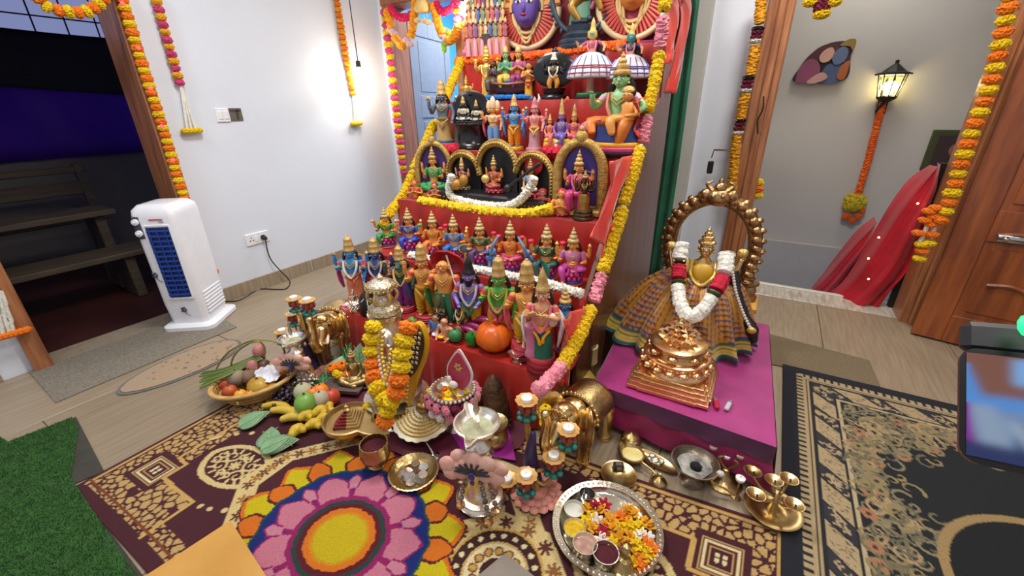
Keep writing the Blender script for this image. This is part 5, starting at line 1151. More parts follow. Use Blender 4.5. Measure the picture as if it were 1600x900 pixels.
# ---- third step
Y3 = TY[2]
def arch_frame(t, w, h, zs, col, d=.035, th=.035, crest=True, nm='arch', n=26, rr=1.0, bumps=True):
    pts = [(-w, 0, 0), (-w, 0, zs)]+[(w*math.cos(a), 0, zs+(h-zs)*math.sin(a)) for a in np.linspace(pi, 0, n)]+[(w, 0, zs), (w, 0, 0)]
    g_ = G(); g_.tube(pts, th, 8, flat=1.0)
    if bumps:
        for p, dd in path_at(pts, th*1.7, th): g_.ball((p.x*1.06, p.y-.012, p.z+th*.25), (th*.62, th*.7, th*.62), 7)
        g_.ball((0, -.01, h+th*.9), (th*1.3, th, th*1.6), 10); g_.ball((0, -.01, h+th*2.6), (th*.6, th*.6, th*.9), 8)
    return g_.obj(nm, col, t)
P = stepP(682, 290, Y3+.16, T3); h = hz(P, 214)-T3
t = thing('goddess_shrine', 'left arched gold shrine with a green clad seated goddess', 'shrine', P, face_cam(P)*.6, None, h)
arch_frame(t, .30, .9, .45, mat('arch_gold', '9a7838', .45, .45, hex2='c8a65c', vs=20, bump=.5, bs=60), th=.05)
G().loft([((0, .04, .12), .28, .012), ((0, .04, .5), .28, .012), ((0, .04, .75), .2, .012), ((0, .04, .88), .05, .012)], 16).obj('back_panel', pc('4a3078'), t)
G().box((0, 0, .05), (.66, .3, .1), b=.02).obj('base', GOLDP, t, smooth=False)
L_ = G(); L_.ball((0, -.06, .18), (.22, .12, .08), 12); L_.limb([(.06, -.06, .2), (.22, -.1, .19), (.0, -.19, .16)], [.07, .06, .05], 8); L_.limb([(-.06, -.06, .2), (-.22, -.1, .19), (-.05, -.19, .15)], [.07, .06, .05], 8); L_.obj('sari', pc('2f8a4a'), t)
upper(t, .27, 1.15, 'o', top='3a8a50', arms=FRONT_BLESS+REAR, crown='tier', ctop=.86, y0=-.06)
P = stepP(778, 312, Y3+.155, T3); HP = hz(P, 219)-T3
t = thing('goddess_plaque', 'black plaque with three gold arches over three seated goddesses', 'plaque', P, .0)
W2 = .325; arcs = [(-.215, .105, .80), (0, .12, 1.0), (.215, .105, .84)]
sc1 = HP
def plq(cx, w, top):
    pts = [(cx+w*math.cos(a), sc1*(.55*top)+(sc1*.40*top)*math.sin(a)) for a in np.linspace(0, pi, 14)]; return [(cx+w, .03)]+pts+[(cx-w, .03)]
M_ = Matrix(((1, 0, 0, 0), (0, 0, 1, 0), (0, 1, 0, 0), (0, 0, 0, 1)))
g_ = G()
for a_ in arcs: g_.prism(plq(*a_), .02, .045, M_)
g_.obj('back_panel', mat('plaque_black', '1e1c20', .45, var=.1), t, smooth=False)
for cx, w, top in arcs:
    pts = [(cx+w*math.cos(a), .0, sc1*.55*top+sc1*.40*top*math.sin(a)) for a in np.linspace(pi*.0, pi, 18)]
    if cx > 0: pts = [(cx+w, 0, .06)]+pts[:-1]
    if cx < 0: pts = pts+[(cx-w, 0, .06)]
    g_ = G(); g_.tube(pts, .017, 8)
    for q, dd in path_at(pts, .016, .01): g_.ball((q.x, q.y-.016, q.z+.004), .009, 6)
    g_.tube([(p[0]*1.0, p[1]-.004, p[2]+.018) for p in pts], .008, 6); g_.obj('gold_arch', mat('arch_gold'), t)
G().box((0, -.02, .03), (.66, .17, .06), b=.01).obj('plinth', BLACK, t, smooth=False)
g_ = G()
for k in range(26): g_.ball((-.28+k*.022, -.108, .028), (.007, .004, .006), 6)
g_.obj('plinth_beads', mat('bead_bronze', '8a6a30', .4, .5), t)
def small_seated(par, x, y, z, s, skin, cloth, seat, arms, crown, extra=None):
    e = G()
    for row, zz in enumerate((.02, .05)):
        for k in range(10): a = 2*pi*(k+.5*row)/10; e.ball((x+s*.2*math.cos(a), y+s*.15*math.sin(a), z+s*zz*1.6), (s*.06, s*.06, s*.045), 6)
    e.loft([((x, y, z), s*.18, s*.14), ((x, y, z+s*.14), s*.2, s*.15)], 14); e.obj('lotus_seat', pc(seat), par)
    L = G(); L.ball((x, y, z+s*.19), (s*.16, s*.12, s*.07), 10); L.limb([(x+s*.06, y, z+s*.2), (x+s*.19, y-s*.06, z+s*.2), (x, y-s*.14, z+s*.17)], [s*.06, s*.05, s*.035], 8); L.limb([(x-s*.06, y, z+s*.2), (x-s*.19, y-s*.06, z+s*.2), (x-s*.02, y-s*.15, z+s*.16)], [s*.06, s*.05, s*.035], 8); L.obj('sari', pc(cloth), par)
    upper(par, z+s*.25, s*1.35, skin, arms=arms, crown=crown, ctop=z+s*(.25+1.35*.36+.22), x0=x, y0=y, hair=True, top=cloth if cloth != 'e4e0dc' else '7aa0c8')
s_ = sc1*.62
small_seated(t, -.205, -.03, .06, s_*.92, 'p', '6a1430', '7a6a48', FRONT_BLESS+REAR, 'cone')
small_seated(t, .0, -.03, .06, s_*1.02, 'o', 'b04a4a', 'a83040', FRONT_BLESS+REAR, 'tier')
small_seated(t, .215, -.03, .06, s_*.98, 'o', 'e4e0dc', 'a82848', LAP+REAR[:1], 'tier')
G().limb([(.12, -.1, .10), (.19, -.1, .155), (.285, -.08, .225)], [.012, .006, .009], 8).ball((.125, -.1, .104), .022, 10).obj('veena', pc('1c1618'), t)
g_ = G(); g_.T = Matrix.Translation((.215, -.0, .06+s_*.75)) @ Matrix.Rotation(pi/2, 4, 'X'); g_.lathe([(.042, -.004), (.05, 0), (.042, .004)], 18, cap=False); g_.lathe([(0, -.002), (.042, 0)], 18, cap=False); g_.obj('halo', pc('b82028'), t)
g_ = G(); g_.ball((0, -.11, .06+s_*.42), .022, 10); g_.obj('gold_pot', GOLDP, t)
g_ = G(); g_.ball((-.205, -.1, .1), (.055, .03, .03), 10); g_.ball((-.145, -.1, .125), (.024, .024, .03), 10); g_.obj('lion', pc('a87a28'), t)
rope('white_jasmine_rope', 'white jasmine rope hanging in a curve across the black plaque', spline([atY(u, v, Y3+.04) for u, v in ((706, 272), (702, 300), (716, 312), (760, 321), (800, 320), (824, 300), (836, 275))], 8), .019, WHITE, dens=1.2)
for (u, v, vt, y, c1, lb) in ((650, 306, 276, .06, 'b8402c', 'red robed kneeling sage doll at the left end of the third step'), (681, 308, 280, .05, '8a2840', 'wine robed praying sage doll before the left gold shrine'), (847, 325, 288, .09, 'c03a2c', 'red hooded sage doll right of the black plaque'), (877, 345, 287, .055, 'b82838', 'bare chested sage doll with orange knees and red headcloth')):
    P = stepP(u, v, Y3+y, T3); h = hz(P, vt)-T3
    t = sitter('sage_doll', lb, P, h, 'o' if '3a2c' not in c1 else 'pk', c1, None, None, pend=False, arms=PRAY, crown=None, hair=False, seat_h=.03, s=1.95, necklace=True, group='sage dolls on the third step', top=c1 if u != 877 else None)
    G().lathe([(.1, -.02), (.13, .04), (.11, .12), (.05, .17), (0, .18)], 12, (0, .03, .03+.085+.30*1.95-.02)).obj('headcloth', pc(c1), t)
    if u != 877: G().limb([(-.12, .08, .6), (.0, .1, .4), (.05, .1, .12)], [.08, .12, .14], 8).obj('robe', pc(c1), t)
P = stepP(903, 332, Y3+.13, T3); h = hz(P, 205)-T3
t = thing('goddess_shrine', 'ornate gold arched shrine with a pink clad goddess at right of the third step', 'shrine', P, face_cam(P)*.5, None, h); t.scale = (h*1.18, h*1.1, h)
arch_frame(t, .24, .88, .5, mat('arch_gold'), th=.055); 
G().loft([((0, .04, .1), .22, .012), ((0, .04, .5), .22, .012), ((0, .04, .72), .17, .012), ((0, .04, .84), .05, .012)], 16).obj('back_panel', pc('43308a'), t)
G().box((0, -.02, .04), (.52, .28, .08), b=.02).obj('base', GOLDP, t, smooth=False); G().box((0, -.04, .16), (.24, .2, .16), b=.02).obj('throne', pc('a83058'), t, smooth=False)
L_ = G(); L_.ball((0, -.08, .27), (.13, .1, .06), 12)
for sg in (-1, 1): L_.limb([(sg*.05, -.08, .28), (sg*.075, -.19, .27), (sg*.06, -.2, .1)], [.055, .05, .035], 8)
L_.obj('sari', pc('b83468'), t)
upper(t, .33, .85, 'o', top='c84070', arms=FRONT_BLESS+REAR, crown='tier', ctop=.80, y0=-.07, mala='d86a98')
P = stepP(911, 343, Y3+.045, T3); h = hz(P, 265)-T3
t = thing('bronze_idol', 'dark antique bronze idol with many arms standing before the right gold shrine', 'idol', P, face_cam(P)*.5, None, h)
BZ = mat('dark_bronze', '2c241c', .38, .7, hex2='6a5434', vs=14, bump=.5, bs=50)
roundbase(t, .22, .2, [BZ, BZ, BZ]); G().loft([((0, 0, .2), .12, .1), ((0, 0, .3), .1, .08), ((0, 0, .45), .13, .1), ((0, 0, .52), .09, .07)], 14).obj('skirt', mat('bronze_gilt', '8a6428', .35, .7, hex2='b08840'), t)
upper(t, .52, .95, 'k', arms=FRONT_BLESS+REAR+[[(-.1, .02, .17), (-.17, 0, .05), (-.2, -.02, .14)], [(.1, .02, .17), (.17, 0, .05), (.2, -.02, .14)]], crown='tier', hair=True, face=False)
for c_ in t.children:
    if c_.name.startswith('body'): c_.data.materials[0] = BZ
G().lathe([(.2, .0), (.22, .01), (.2, .02)], 20, cap=False).obj('halo_ring', BZ, t, loc=(0, .05, .76)).rotation_euler = (pi/2, 0, 0)
# ---- fourth step
Y4 = TY[3]
def on4(u, y=.12): return stepP(u, 222, Y4+y, T4)
P = on4(696, .10); t = stander('standing_idol', 'dark grey standing idol with gold dhoti and tall crown on the fourth step', P, hz(P, 124)-T4, 'gr', 'b8955a', ('4a5a70', '5f7088', '4a5a70'), arms=A2()+REAR, held=HD, legs=False, belt='9a7a40', base_h=.12, base_r=.15, cape=None)
P = on4(737, .13); t = thing('oval_shrine', 'glossy black oval shrine with a seated couple on a black drum', 'shrine', P, face_cam(P)*.5, None, hz(P, 142)-T4); t.scale = (t.scale[0]*1.2, t.scale[1]*1.1, t.scale[2])
GB = mat('glossy_black', '0e0d10', .25, var=.2, coat=.3)
G().lathe([(.34, 0), (.36, .03), (.3, .06), (.27, .1), (.27, .4), (.3, .43), (.28, .45), (0, .45)], 22).obj('drum', GB, t)
g_ = G(); g_.T = Matrix.Translation((0, .12, .62)) @ Matrix.Rotation(pi/2, 4, 'X') @ Matrix.Diagonal((1, 1.15, 1, 1)); g_.lathe([(0, -.02), (.3, -.02), (.33, .0), (.34, .03), (.3, .05), (0, .05)], 26); g_.T = None; g_.lathe([(.05, .93), (.07, .96), (.04, 1.0), (0, 1.02)], 10, (0, .12, -.02)); g_.obj('oval_back', GB, t)
for x, s_ in ((-.1, .72), (.11, .62)):
    small_seated(t, x, -.02, .43, s_*.72, 'k', 'b8b0a0', '16141a', LAP, 'cone')
P = on4(772, .12); t = stander('four_headed_doll', 'four faced doll with tan crowns and a blue and white skirt', P, hz(P, 150)-T4, 'o', '6a98c8', ('b8c0d0',), arms=A2()+REAR, top='d8b48a', crown='dome', cmat=pc('d8b890'), cape='d85a6a', hair=False, cuffs=('d86a78', 'e0c060'))
g_ = G()
for sg in (-1, 1): g_.ball((sg*.06, .012, .74), (.04, .045, .052), 10); 
g_.obj('side_faces', sk('o'), t); g_ = G()
for sg in (-1, 1): g_.lathe(crownprof('dome', .775, .93, .045), 12, (sg*.065, .02, 0))
g_.obj('side_crowns', pc('d8b890'), t)
P = on4(804, .115); t = stander('standing_doll', 'blue skinned doll in orange trousers with purple sleeves', P, hz(P, 146)-T4, 'b', 'e09020', ('e0b030',), arms=A2()+REAR, held=[('conch', (-.175, 0, .29)), ('conch', (.175, 0, .29))], cuffs=('7a50a8', 'e0b030'), crown='cone', belt='d8a040', cape='3a8ad0')
P = on4(835, .11); t = stander('standing_doll', 'pale pink doll with a white plume and striped skirt', P, hz(P, 150)-T4, 'pk', 'b88a98', ('c87890',), arms=A2()+REAR, held=[('conch', (-.175, 0, .29)), ('conch', (.175, 0, .29), 'c8b070')], cuffs=('d86a80', 'd8c060'), crown='cone', cmat=pc('c87a80'), belt='d8b040', legs=False, cape='3a5a90'); G().limb([(.03, .03, .86), (.06, .03, .95), (.05, .02, 1.03)], [.012, .02, .008], 8).obj('plume', pc('e8e0e0'), t)
P = on4(880, .13); t = thing('throne_group', 'group of a violet doll and a pink clad doll on a yellow throne', 'doll', P, face_cam(P)*.5, None, hz(P, 152)-T4)
g_ = G()
for x in (-.3, .26): g_.ball((x, -.12, .12), (.09, .09, .12), 10); g_.ball((x, -.12, .22), (.075, .075, .06), 10)
g_.box((0, 0, .13), (.75, .3, .26), b=.04); g_.obj('throne', pc('d8a820'), t)
g_ = G(); g_.ball((-.1, -.16, .1), (.05, .05, .08), 10); g_.ball((-.1, -.17, .2), (.04, .04, .045), 10); g_.obj('white_attendant', pc('dcd4d0'), t)
for x, s_, sk_, cl, ct in ((-.05, 1.05, 'v', '6a5aa0', 1.0), (.2, .95, 'o', 'c04868', .9), (-.28, .75, 'o', 'd86878', .72)):
    L_ = G(); L_.ball((x, -.06, .30), (.14*s_, .11*s_, .07*s_), 10); L_.limb([(x, -.08, .31), (x+.05, -.17, .28), (x+.04, -.18, .14)], [.06*s_, .05*s_, .035*s_], 8); L_.obj('sari', pc(cl), t)
    upper(t, .34, s_, sk_, top=cl, arms=LAP, crown='cone', ctop=ct, x0=x, y0=-.02)
G().limb([(.0, .02, .92), (.05, .02, 1.0), (.06, .0, .95)], [.02, .025, .014], 8).obj('plume', pc('e06848'), t)
P = on4(962, .105); t = thing('green_god_doll', 'large green skinned doll with a small goddess on its lap on a blue stool', 'doll', P, face_cam(P)*.6-.2, None, hz(P, 80)-T4); t.scale = (t.scale[0]*1.3, t.scale[1]*1.2, t.scale[2])
roundbase(t, .25, .14, [BLACK, 'd8508a', 'e0a020']); G().lathe([(.2, .14), (.205, .16), (.19, .2), (.195, .23), (.185, .28), (.19, .30), (0, .30)], 20).obj('stool', pc('2a3a78'), t)
L_ = G(); L_.limb([(-.08, -.02, .34), (-.2, -.1, .335), (-.17, -.15, .24)], [.06, .055, .035], 10); L_.limb([(.06, -.02, .34), (.1, -.15, .32), (.06, -.16, .12)], [.07, .06, .04], 10); L_.obj('orange_dhoti', pc('d8782a'), t)
g_ = G()
for k in range(7): g_.tube(spline([(-.12-.03*k*.5, -.1, .36-.01*k), (-.25, -.14-.01*k, .32-.02*k), (-.31+.012*k, -.14, .2)], 4), .016, 6)
g_.obj('striped_fan_skirt', pc('c05078'), t)
upper(t, .38, 1.2, 'lg', arms=[[(-.1, 0, .175), (-.17, -.03, .08), (-.17, -.08, .17)], [(.1, 0, .175), (.17, -.03, .08), (.1, -.1, .02)]], top=None, crown='tier', ctop=1.0, mala='c87a60', cuffs=('d8a0b0', 'd8c060'))
g_ = G(); g_.loft([((.11, -.12, .36), .055, .05), ((.11, -.12, .44), .05, .04), ((.11, -.12, .5), .06, .045), ((.11, -.12, .53), .03, .03)], 10); g_.ball((.1, -.13, .59), (.045, .045, .055), 12); g_.limb([(.16, -.12, .5), (.19, -.15, .42), (.12, -.2, .4)], [.025, .022, .016], 8); g_.limb([(.07, -.12, .37), (.0, -.2, .36), (.02, -.22, .24)], [.05, .045, .03], 8)
g_.obj('lap_goddess', sk('o'), t); G().ball((.11, -.11, .615), (.05, .05, .05), 12).obj('lap_goddess_hair', HAIRC, t); G().lathe(crownprof('dome', .62, .68, .05), 12, (.1, -.12, 0)).obj('lap_goddess_crown', mat('crown_gold'), t)
F = G()
for sg in (-1, 1): F.cur = 0; F.ball((.1+sg*.018, -.172, .6), (.011, .005, .006), 6); F.cur = 1; F.ball((.1+sg*.018, -.176, .6), (.005, .004, .005), 6)
F.obj('lap_goddess_face', [EYEW, EYEB], t)
# ---- fifth step
Y5 = TY[4]
def on5(u, y=.11): return stepP(u, 156, Y5+y, T5)
P = on5(730); t = sitter('gold_idol', 'small golden seated idol at the left end of the fifth step', P, hz(P, 117)-T5, 'gd', 'c9a24e', ('c9a24e',), 'b89a50', arms=FRONT_BLESS+REAR, crown='tier', hair=False, face=False)
for c_ in t.children: c_.data.materials.clear(); c_.data.materials.append(mat('bright_gold', 'd8ac3c', .35, .6, hex2='ecd078', vs=10))
P = on5(762); t = stander('gold_idol', 'tall golden standing idol on a square plinth on the fifth step', P, hz(P, 70)-T5, 'gd', 'c9a24e', ('c9a24e',), arms=A2()+REAR, held=HD, crown='tall', hair=False, face=False, legs=False, mala='e0d8b8')
for c_ in t.children: c_.data.materials.clear(); c_.data.materials.append(mat('bright_gold'))
G().box((0, 0, .03), (.34, .3, .06), b=.01).obj('plinth', mat('bright_gold'), t, smooth=False)
P = on5(797, .10); t = thing('boat_group', 'brown boat carrying three dolls on painted blue waves', 'doll', P, face_cam(P)*.5, None, 1.15)
s_ = (hz(P, 93)-T5); 
g_ = G()
for k in range(7): g_.ball((-.1+.033*k, -.02+.01*(k % 2), .012), (.03, .07, .016), 8)
g_.obj('waves', pc('2a78c8'), t)
G().sheet(lambda u, v: ((u-.5)*.27*(1-.12*v), .055*math.cos(v*pi)*math.sin(min(1, max(0, u))*pi)**.6*.9, .02+.055*(1-math.sin(v*pi))*1.0+.022*abs(u-.5)*2+.0), 20, 12).obj('boat_hull', pc('6a3018'), t).modifiers.new('s', 'SOLIDIFY').thickness = .006
G().tube([(-.125, 0, .088), (-.06, -.05, .075), (0, -.056, .072), (.06, -.05, .075), (.125, 0, .088)], .006, 6).obj('gunwale', pc('8a4a2a'), t)
G().ball((.02, 0, .085), (.075, .04, .022), 10, jit=.1).obj('blue_cargo', pc('4a6a98'), t)
for x, z, s2, sk_, cl, tp in ((-.085, .08, .22, 'br', '5a4a40', '4a3a50'), (-.02, .095, .29, 'lg', 'c8b048', '4a8a70'), (.045, .095, .29, 'o', '8a3068', 'a04880')):
    L_ = G(); L_.ball((x, -.01, z), (.034, .03, .028), 10); L_.limb([(x, -.01, z), (x-.02, -.04, z+.005), (x-.015, -.045, z-.03)], [.018, .016, .010], 8); L_.obj('sari', pc(cl), t)
    upper(t, z+.02, s2, sk_, top=tp, arms=PRAY, crown=None if x < -.05 else 'dome', ctop=z+.02+s2*.45, x0=x, y0=0, necklace=False)
P = on5(826, .09); stander('standing_doll', 'orange skinned devotee doll with a red sash right of the boat', P, (hz(P, 104)-T5)*1.2, 'o', 'd8a020', ('4a80b8',), arms=PRAY, crown=None, belt='a82428', zw=.5, s=1.15, legs=False)
P = on5(865, .10); t = thing('oval_shrine', 'black oval plaque with a small figure in orange trousers', 'shrine', P, face_cam(P)*.5, None, hz(P, 76)-T5)
G().lathe([(.22, 0), (.23, .04), (.2, .09), (.15, .11), (.17, .16), (.18, .22), (0, .22)], 22).obj('pedestal', GB, t)
g_ = G(); g_.T = Matrix.Translation((0, .03, .58)) @ Matrix.Rotation(pi/2, 4, 'X') @ Matrix.Diagonal((1, 1.12, 1, 1)); g_.lathe([(0, -.02), (.28, -.02), (.32, .0), (.32, .03), (.28, .05), (0, .05)], 28, rf=lambda a, z: 1+.015*math.sin(16*a)); g_.T = None
g_.ball((0, .03, .96), (.05, .03, .06), 8)
for sg in (-1, 1): g_.ball((sg*.34, .03, .55), (.04, .02, .04), 8)
g_.obj('oval_back', GB, t)
t.scale = (t.scale[0]*1.5, t.scale[1]*1.2, t.scale[2])
upper(t, .46, .95, 'k', arms=FRONT_BLESS+REAR, crown='cone', cmat=pc('d8cfc0'), ctop=.93, y0=-.04, mala='c8c0b8')
g_ = G()
for sg in (-1, 1): g_.limb([(sg*.03, -.05, .45), (sg*.06, -.06, .32), (sg*.045, -.05, .22)], [.05, .04, .025], 8)
g_.obj('trousers', pc('d8943a'), t)
for u, lb, top, face_, u_top in ((921, 'dancer doll in white striped bell skirt with pink top and green foot', 'b84a78', 'e0c060', 22), (979, 'dancer doll in white striped bell skirt with dark blue jacket', '22306a', '3a8a80', 30)):
    P = on5(u, .085 if u < 950 else .13); h = hz(P, u_top)-T5; t = thing('dancer_doll', lb, 'doll', P, face_cam(P)*.5, 'bell skirted dancer dolls', h); t.scale = (h*1.15, h*1.1, h)
    roundbase(t, .17, .07, ['2a3a3a', '1e8a4a' if u < 950 else 'b878a0']); G().limb([(0, 0, .07), (0, 0, .26)], [.05, .045], 10).obj('legs', pc('d8a890' if u < 950 else '8a90a8'), t)
    g_ = G(); nS = 48
    for k in range(2): pass
    prs = [(.27, .25), (.285, .27), (.27, .34), (.235, .42), (.18, .50), (.10, .55), (.07, .56)]
    g_.lathe(prs, nS, rf=lambda a, z: 1+.018*math.sin(12*a)); g_.obj('bell_skirt', pc('e6e2e6'), t)
    g_ = G()
    for zz, rr_ in ((.30, .284), (.36, .268), (.385, .258)): g_.lathe([(rr_, zz), (rr_+.004, zz+.006), (rr_-.004, zz+.014)], nS, cap=False)
    g_.obj('skirt_bands', pc('a83a40' if u < 950 else '5a3a98'), t)
    g_ = G()
    for k in range(18): a = k*2*pi/18; g_.tube([(.29*math.cos(a), .29*math.sin(a), .262), (.275*math.cos(a), .275*math.sin(a), .34), (.24*math.cos(a), .24*math.sin(a), .42), (.17*math.cos(a), .17*math.sin(a), .515)], .005, 5)
    g_.obj('skirt_stripes', pc('3a4a98'), t)
    upper(t, .555, .72, 'p', top=top, arms=[[(-.1, 0, .175), (-.2, -.03, .1), (-.23, -.08, .16)], [(.1, 0, .175), (.2, -.03, .12), (.2, -.08, .05)]], crown='cone', ctop=.97, cmat=pc('d8b868'), wide=1.0, mala='d8788a')
    hz_ = .555+.298*.72; G().loft([((0, -.012, hz_-.06), .03, .02), ((0, -.03, hz_-.03), .055, .025), ((0, -.035, hz_+.03), .055, .025), ((0, -.02, hz_+.05), .03, .02)], 12).obj('painted_mask', pc(face_), t); 
    F = G(); F.cur = 0; F.ball((0, -.06, hz_+.0), (.026, .006, .02), 8); F.cur = 1
    for sg in (-1, 1): F.ball((sg*.012, -.066, hz_+.004), (.006, .004, .005), 6)
    F.obj('mask_paint', [pc('6aa0b0'), EYEB], t)
    G().limb([(.06, .06, .66), (.1, .08, .52), (.12, .08, .36)], [.04, .05, .03], 8).obj('long_hair', HAIRC, t)
# ---- top step
Y6 = TY[5]
def on6(u, y=.14): return stepP(u, 85, Y6+y, T6)
P = on6(766, .10); t = thing('temple_tower', 'painted temple tower model crowded with small figures at left of the top step', 'model', P, face_cam(P)*.5, None, 1)
cols = ('c87a58', '3a6aa8', 'd8b070', 'b85a7a', '6a9a78', 'd8c8a8', '7a5a98')
G().box((0, 0, .0525), (.27, .16, .105), b=.006).box((0, 0, .145), (.235, .14, .08), b=.006).box((0, 0, .225), (.2, .125, .08), b=.006).box((0, 0, .305), (.17, .11, .08), b=.006).box((0, 0, .385), (.14, .1, .08), b=.006).box((0, 0, .465), (.11, .085, .08), b=.006).obj('tiers', pc('c88a6a'), t, smooth=False)
G().box((0, -.08, .06), (.05, .03, .12), b=.004).obj('gateway', pc('4a3a30'), t, smooth=False)
for r_i, (z, n, wd) in enumerate(((.105, 9, .25), (.185, 8, .215), (.265, 8, .18), (.345, 7, .15), (.425, 6, .12), (.50, 5, .09))):
    for k in range(n):
        x = -wd/2+wd*k/(n-1); c_ = cols[(k*3+r_i*2) % 7]; y = -.078+.007*r_i
        G().loft([((x, y, z), .011, .010), ((x, y, z+.03), .008, .008), ((x, y, z+.045), .012, .009), ((x, y, z+.06), .005, .005)], 7).ball((x, y-.002, z+.069), .009, 7).obj('figure', pc(c_), t)
        G().lathe([(.009, z+.074), (.010, z+.08), (.004, z+.095), (0, z+.1)], 7, (x, y, 0)).obj('figure_crown', pc('d8b878'), t)
for k in range(6): G().lathe([(.02, 0), (.018, .01), (.013, .085), (0, .1)], 8, (-.115+.046*k, -.088, 0)).obj('pink_column', pc('d08a9a'), t)
def bust(u, y, vt, label, skin, facecol, wreath):
    P = on6(u, y); h = .52; t = thing('festival_mask', label, 'mask', P, face_cam(P)*.5, None, 1)
    s_ = mpp(P); R_ = (50 if u < 900 else 56)*s_
    G().box((0, .02, .012), (R_*2.1, .16, .024), b=.006).obj('stand', pc('8a2a5a'), t, smooth=False)
    zc = .03+R_*1.02
    M_ = Matrix.Translation((0, .0, zc)) @ Matrix.Rotation(pi/2, 4, 'X')
    g_ = G(); g_.prism([(R_*1.25*math.sin(a), R_*1.2*math.cos(a)-.02) for a in np.linspace(0, 2*pi, 20, endpoint=False)], -.07, -.05, M_); g_.obj('red_backing', mat('backing_red', '7a1228', .6), t)
    g_ = G(); g_.T = M_
    g_.lathe([(0, .006), (R_*.35, .01), (R_*.6, .012), (R_*.9, .0), (R_*.95, -.012), (R_*.35, -.012)], 40, rf=None, cap=False); g_.obj('pleated_collar', pc(wreath), t)
    g_ = G(); g_.T = M_
    for k in range(26):
        a = -pi/2+(k-12.5)*.135; g_.tube([(R_*.5*math.cos(a), R_*.5*math.sin(a), .016), (R_*.92*math.cos(a), R_*.92*math.sin(a), .006)], .008, 5)
    g_.obj('pleats', pc('d86858'), t)
    g_ = G(); g_.T = M_
    g_.tube([(R_*.96*math.cos(a), R_*.96*math.sin(a), .002) for a in np.linspace(-pi*1.02, .06, 40)], .017, 8); g_.obj('cream_rim', pc('d8c898'), t)
    g_ = G(); g_.T = M_
    for q, rr_ in ((.52, .42), (.66, .34), (.78, .24)): g_.tube([(R_*rr_*math.cos(a), -R_*.05+R_*q*math.sin(a), .026) for a in np.linspace(-pi, 0, 18)], .009, 6)
    g_.obj('necklaces', pc('dcc080'), t)
    g_ = G(); hz_ = zc+R_*(.10 if u < 900 else .22)
    g_.ball((0, -.035, hz_), (R_*.40, .06, R_*.56), 18); g_.ball((0, -.09, hz_-.01), (R_*.07, .02, R_*.14), 8); g_.ball((0, -.055, hz_-R_*.3), (R_*.2, .04, R_*.16), 10)
    for sg in (-1, 1): g_.ball((sg*R_*.41, -.02, hz_), (R_*.06, .02, R_*.15), 8)
    g_.obj('face', pc(facecol), t)
    F = G()
    for sg in (-1, 1):
        F.cur = 0; F.ball((sg*R_*.16, -.088, hz_+R_*.08), (R_*.10, .008, R_*.045), 10); F.cur = 1; F.ball((sg*R_*.16, -.094, hz_+R_*.08), (R_*.045, .006, R_*.04), 8); F.tube([(sg*R_*.05, -.094, hz_+R_*.18), (sg*R_*.17, -.09, hz_+R_*.22), (sg*R_*.28, -.07, hz_+R_*.17)], .004, 5)
    F.cur = 2; F.ball((0, -.095, hz_-R_*.24), (R_*.10, .008, R_*.035), 8); F.obj('face_paint', [EYEW, EYEB, LIP], t)
    g_ = G(); g_.T = Matrix.Translation((0, -.01, hz_)) @ Matrix.Rotation(pi/2, 4, 'X')
    for k in range(11):
        a = .1+k*(pi-.2)/10
        g_.tube([(R_*.48*math.cos(a), R_*.55*math.sin(a), 0), (R_*1.0*math.cos(a), R_*1.0*math.sin(a), -.005)], [.016, .02], 6)
    g_.obj('headdress_rays', pc('d89a58'), t)
    g_ = G(); g_.T = Matrix.Translation((0, -.005, hz_)) @ Matrix.Rotation(pi/2, 4, 'X')
    g_.tube([(R_*.47*math.cos(a), R_*.56*math.sin(a), .01) for a in np.linspace(-.2, pi+.2, 26)], .016, 8); g_.tube([(R_*.72*math.cos(a), R_*.76*math.sin(a), .004) for a in np.linspace(-.1, pi+.1, 26)], .010, 6); g_.obj('headdress_band', pc('d8b860'), t)
bust(824, .16, 0, 'large festival mask with a purple face and fanned red collar', 'v', '6a54a8', 'c85a58')
bust(984, .15, 0, 'large festival mask with an orange face and fanned pink collar on the top step', 'o', 'c8803a', 'b84868')
P = on6(906, .10); t = thing('dancing_idol', 'dark grey dancing idol inside a round flame arch', 'idol', P, face_cam(P)*.5, None, 1)
DG = mat('slate_idol', '2c3844', .42, .2, hex2='435262', vs=10, bump=.3, bs=40)
roundbase(t, .13, .05, [DG, DG]); G().lathe([(.1, .05), (.11, .07), (.07, .09), (.08, .12), (0, .12)], 18).obj('lotus', DG, t)
g_ = G(); pts = [(.17*math.cos(a), 0, .28+.2*math.sin(a)) for a in np.linspace(-pi*.42, pi*1.42, 36)]; g_.tube(pts, .014, 8)
for q, dd in path_at(pts, .045, .02): g_.ball((q.x*1.1, 0, .28+(q.z-.28)*1.1), (.010, .008, .018), 6)
g_.obj('flame_arch', DG, t)
g_ = G(); g_.ball((0, -.01, .14), (.06, .025, .018), 8); g_.ball((.05, -.02, .15), (.018, .016, .016), 8)
for x in (-.04, .0, .035): g_.limb([(x, -.01, .135), (x, -.01, .12)], [.008, .008], 5)
g_.obj('animal', DG, t)
g_ = G(); g_.limb([(.0, 0, .26), (-.05, -.03, .21), (-.01, -.02, .15)], [.028, .024, .015], 8); g_.limb([(.02, 0, .26), (.08, -.04, .25), (.11, -.04, .19)], [.028, .022, .015], 8); g_.obj('legs', mat('gilt_limbs', 'b08a40', .4, .4), t)
upper(t, .26, .62, 'gr', arms=FRONT_BLESS+REAR, crown='cone', ctop=.56, top=None, mala='a85068')
G().limb([(.06, -.02, .4), (.1, -.02, .3), (.06, -.02, .2)], [.016, .02, .012], 8).obj('pink_sash', pc('b05a78'), t)
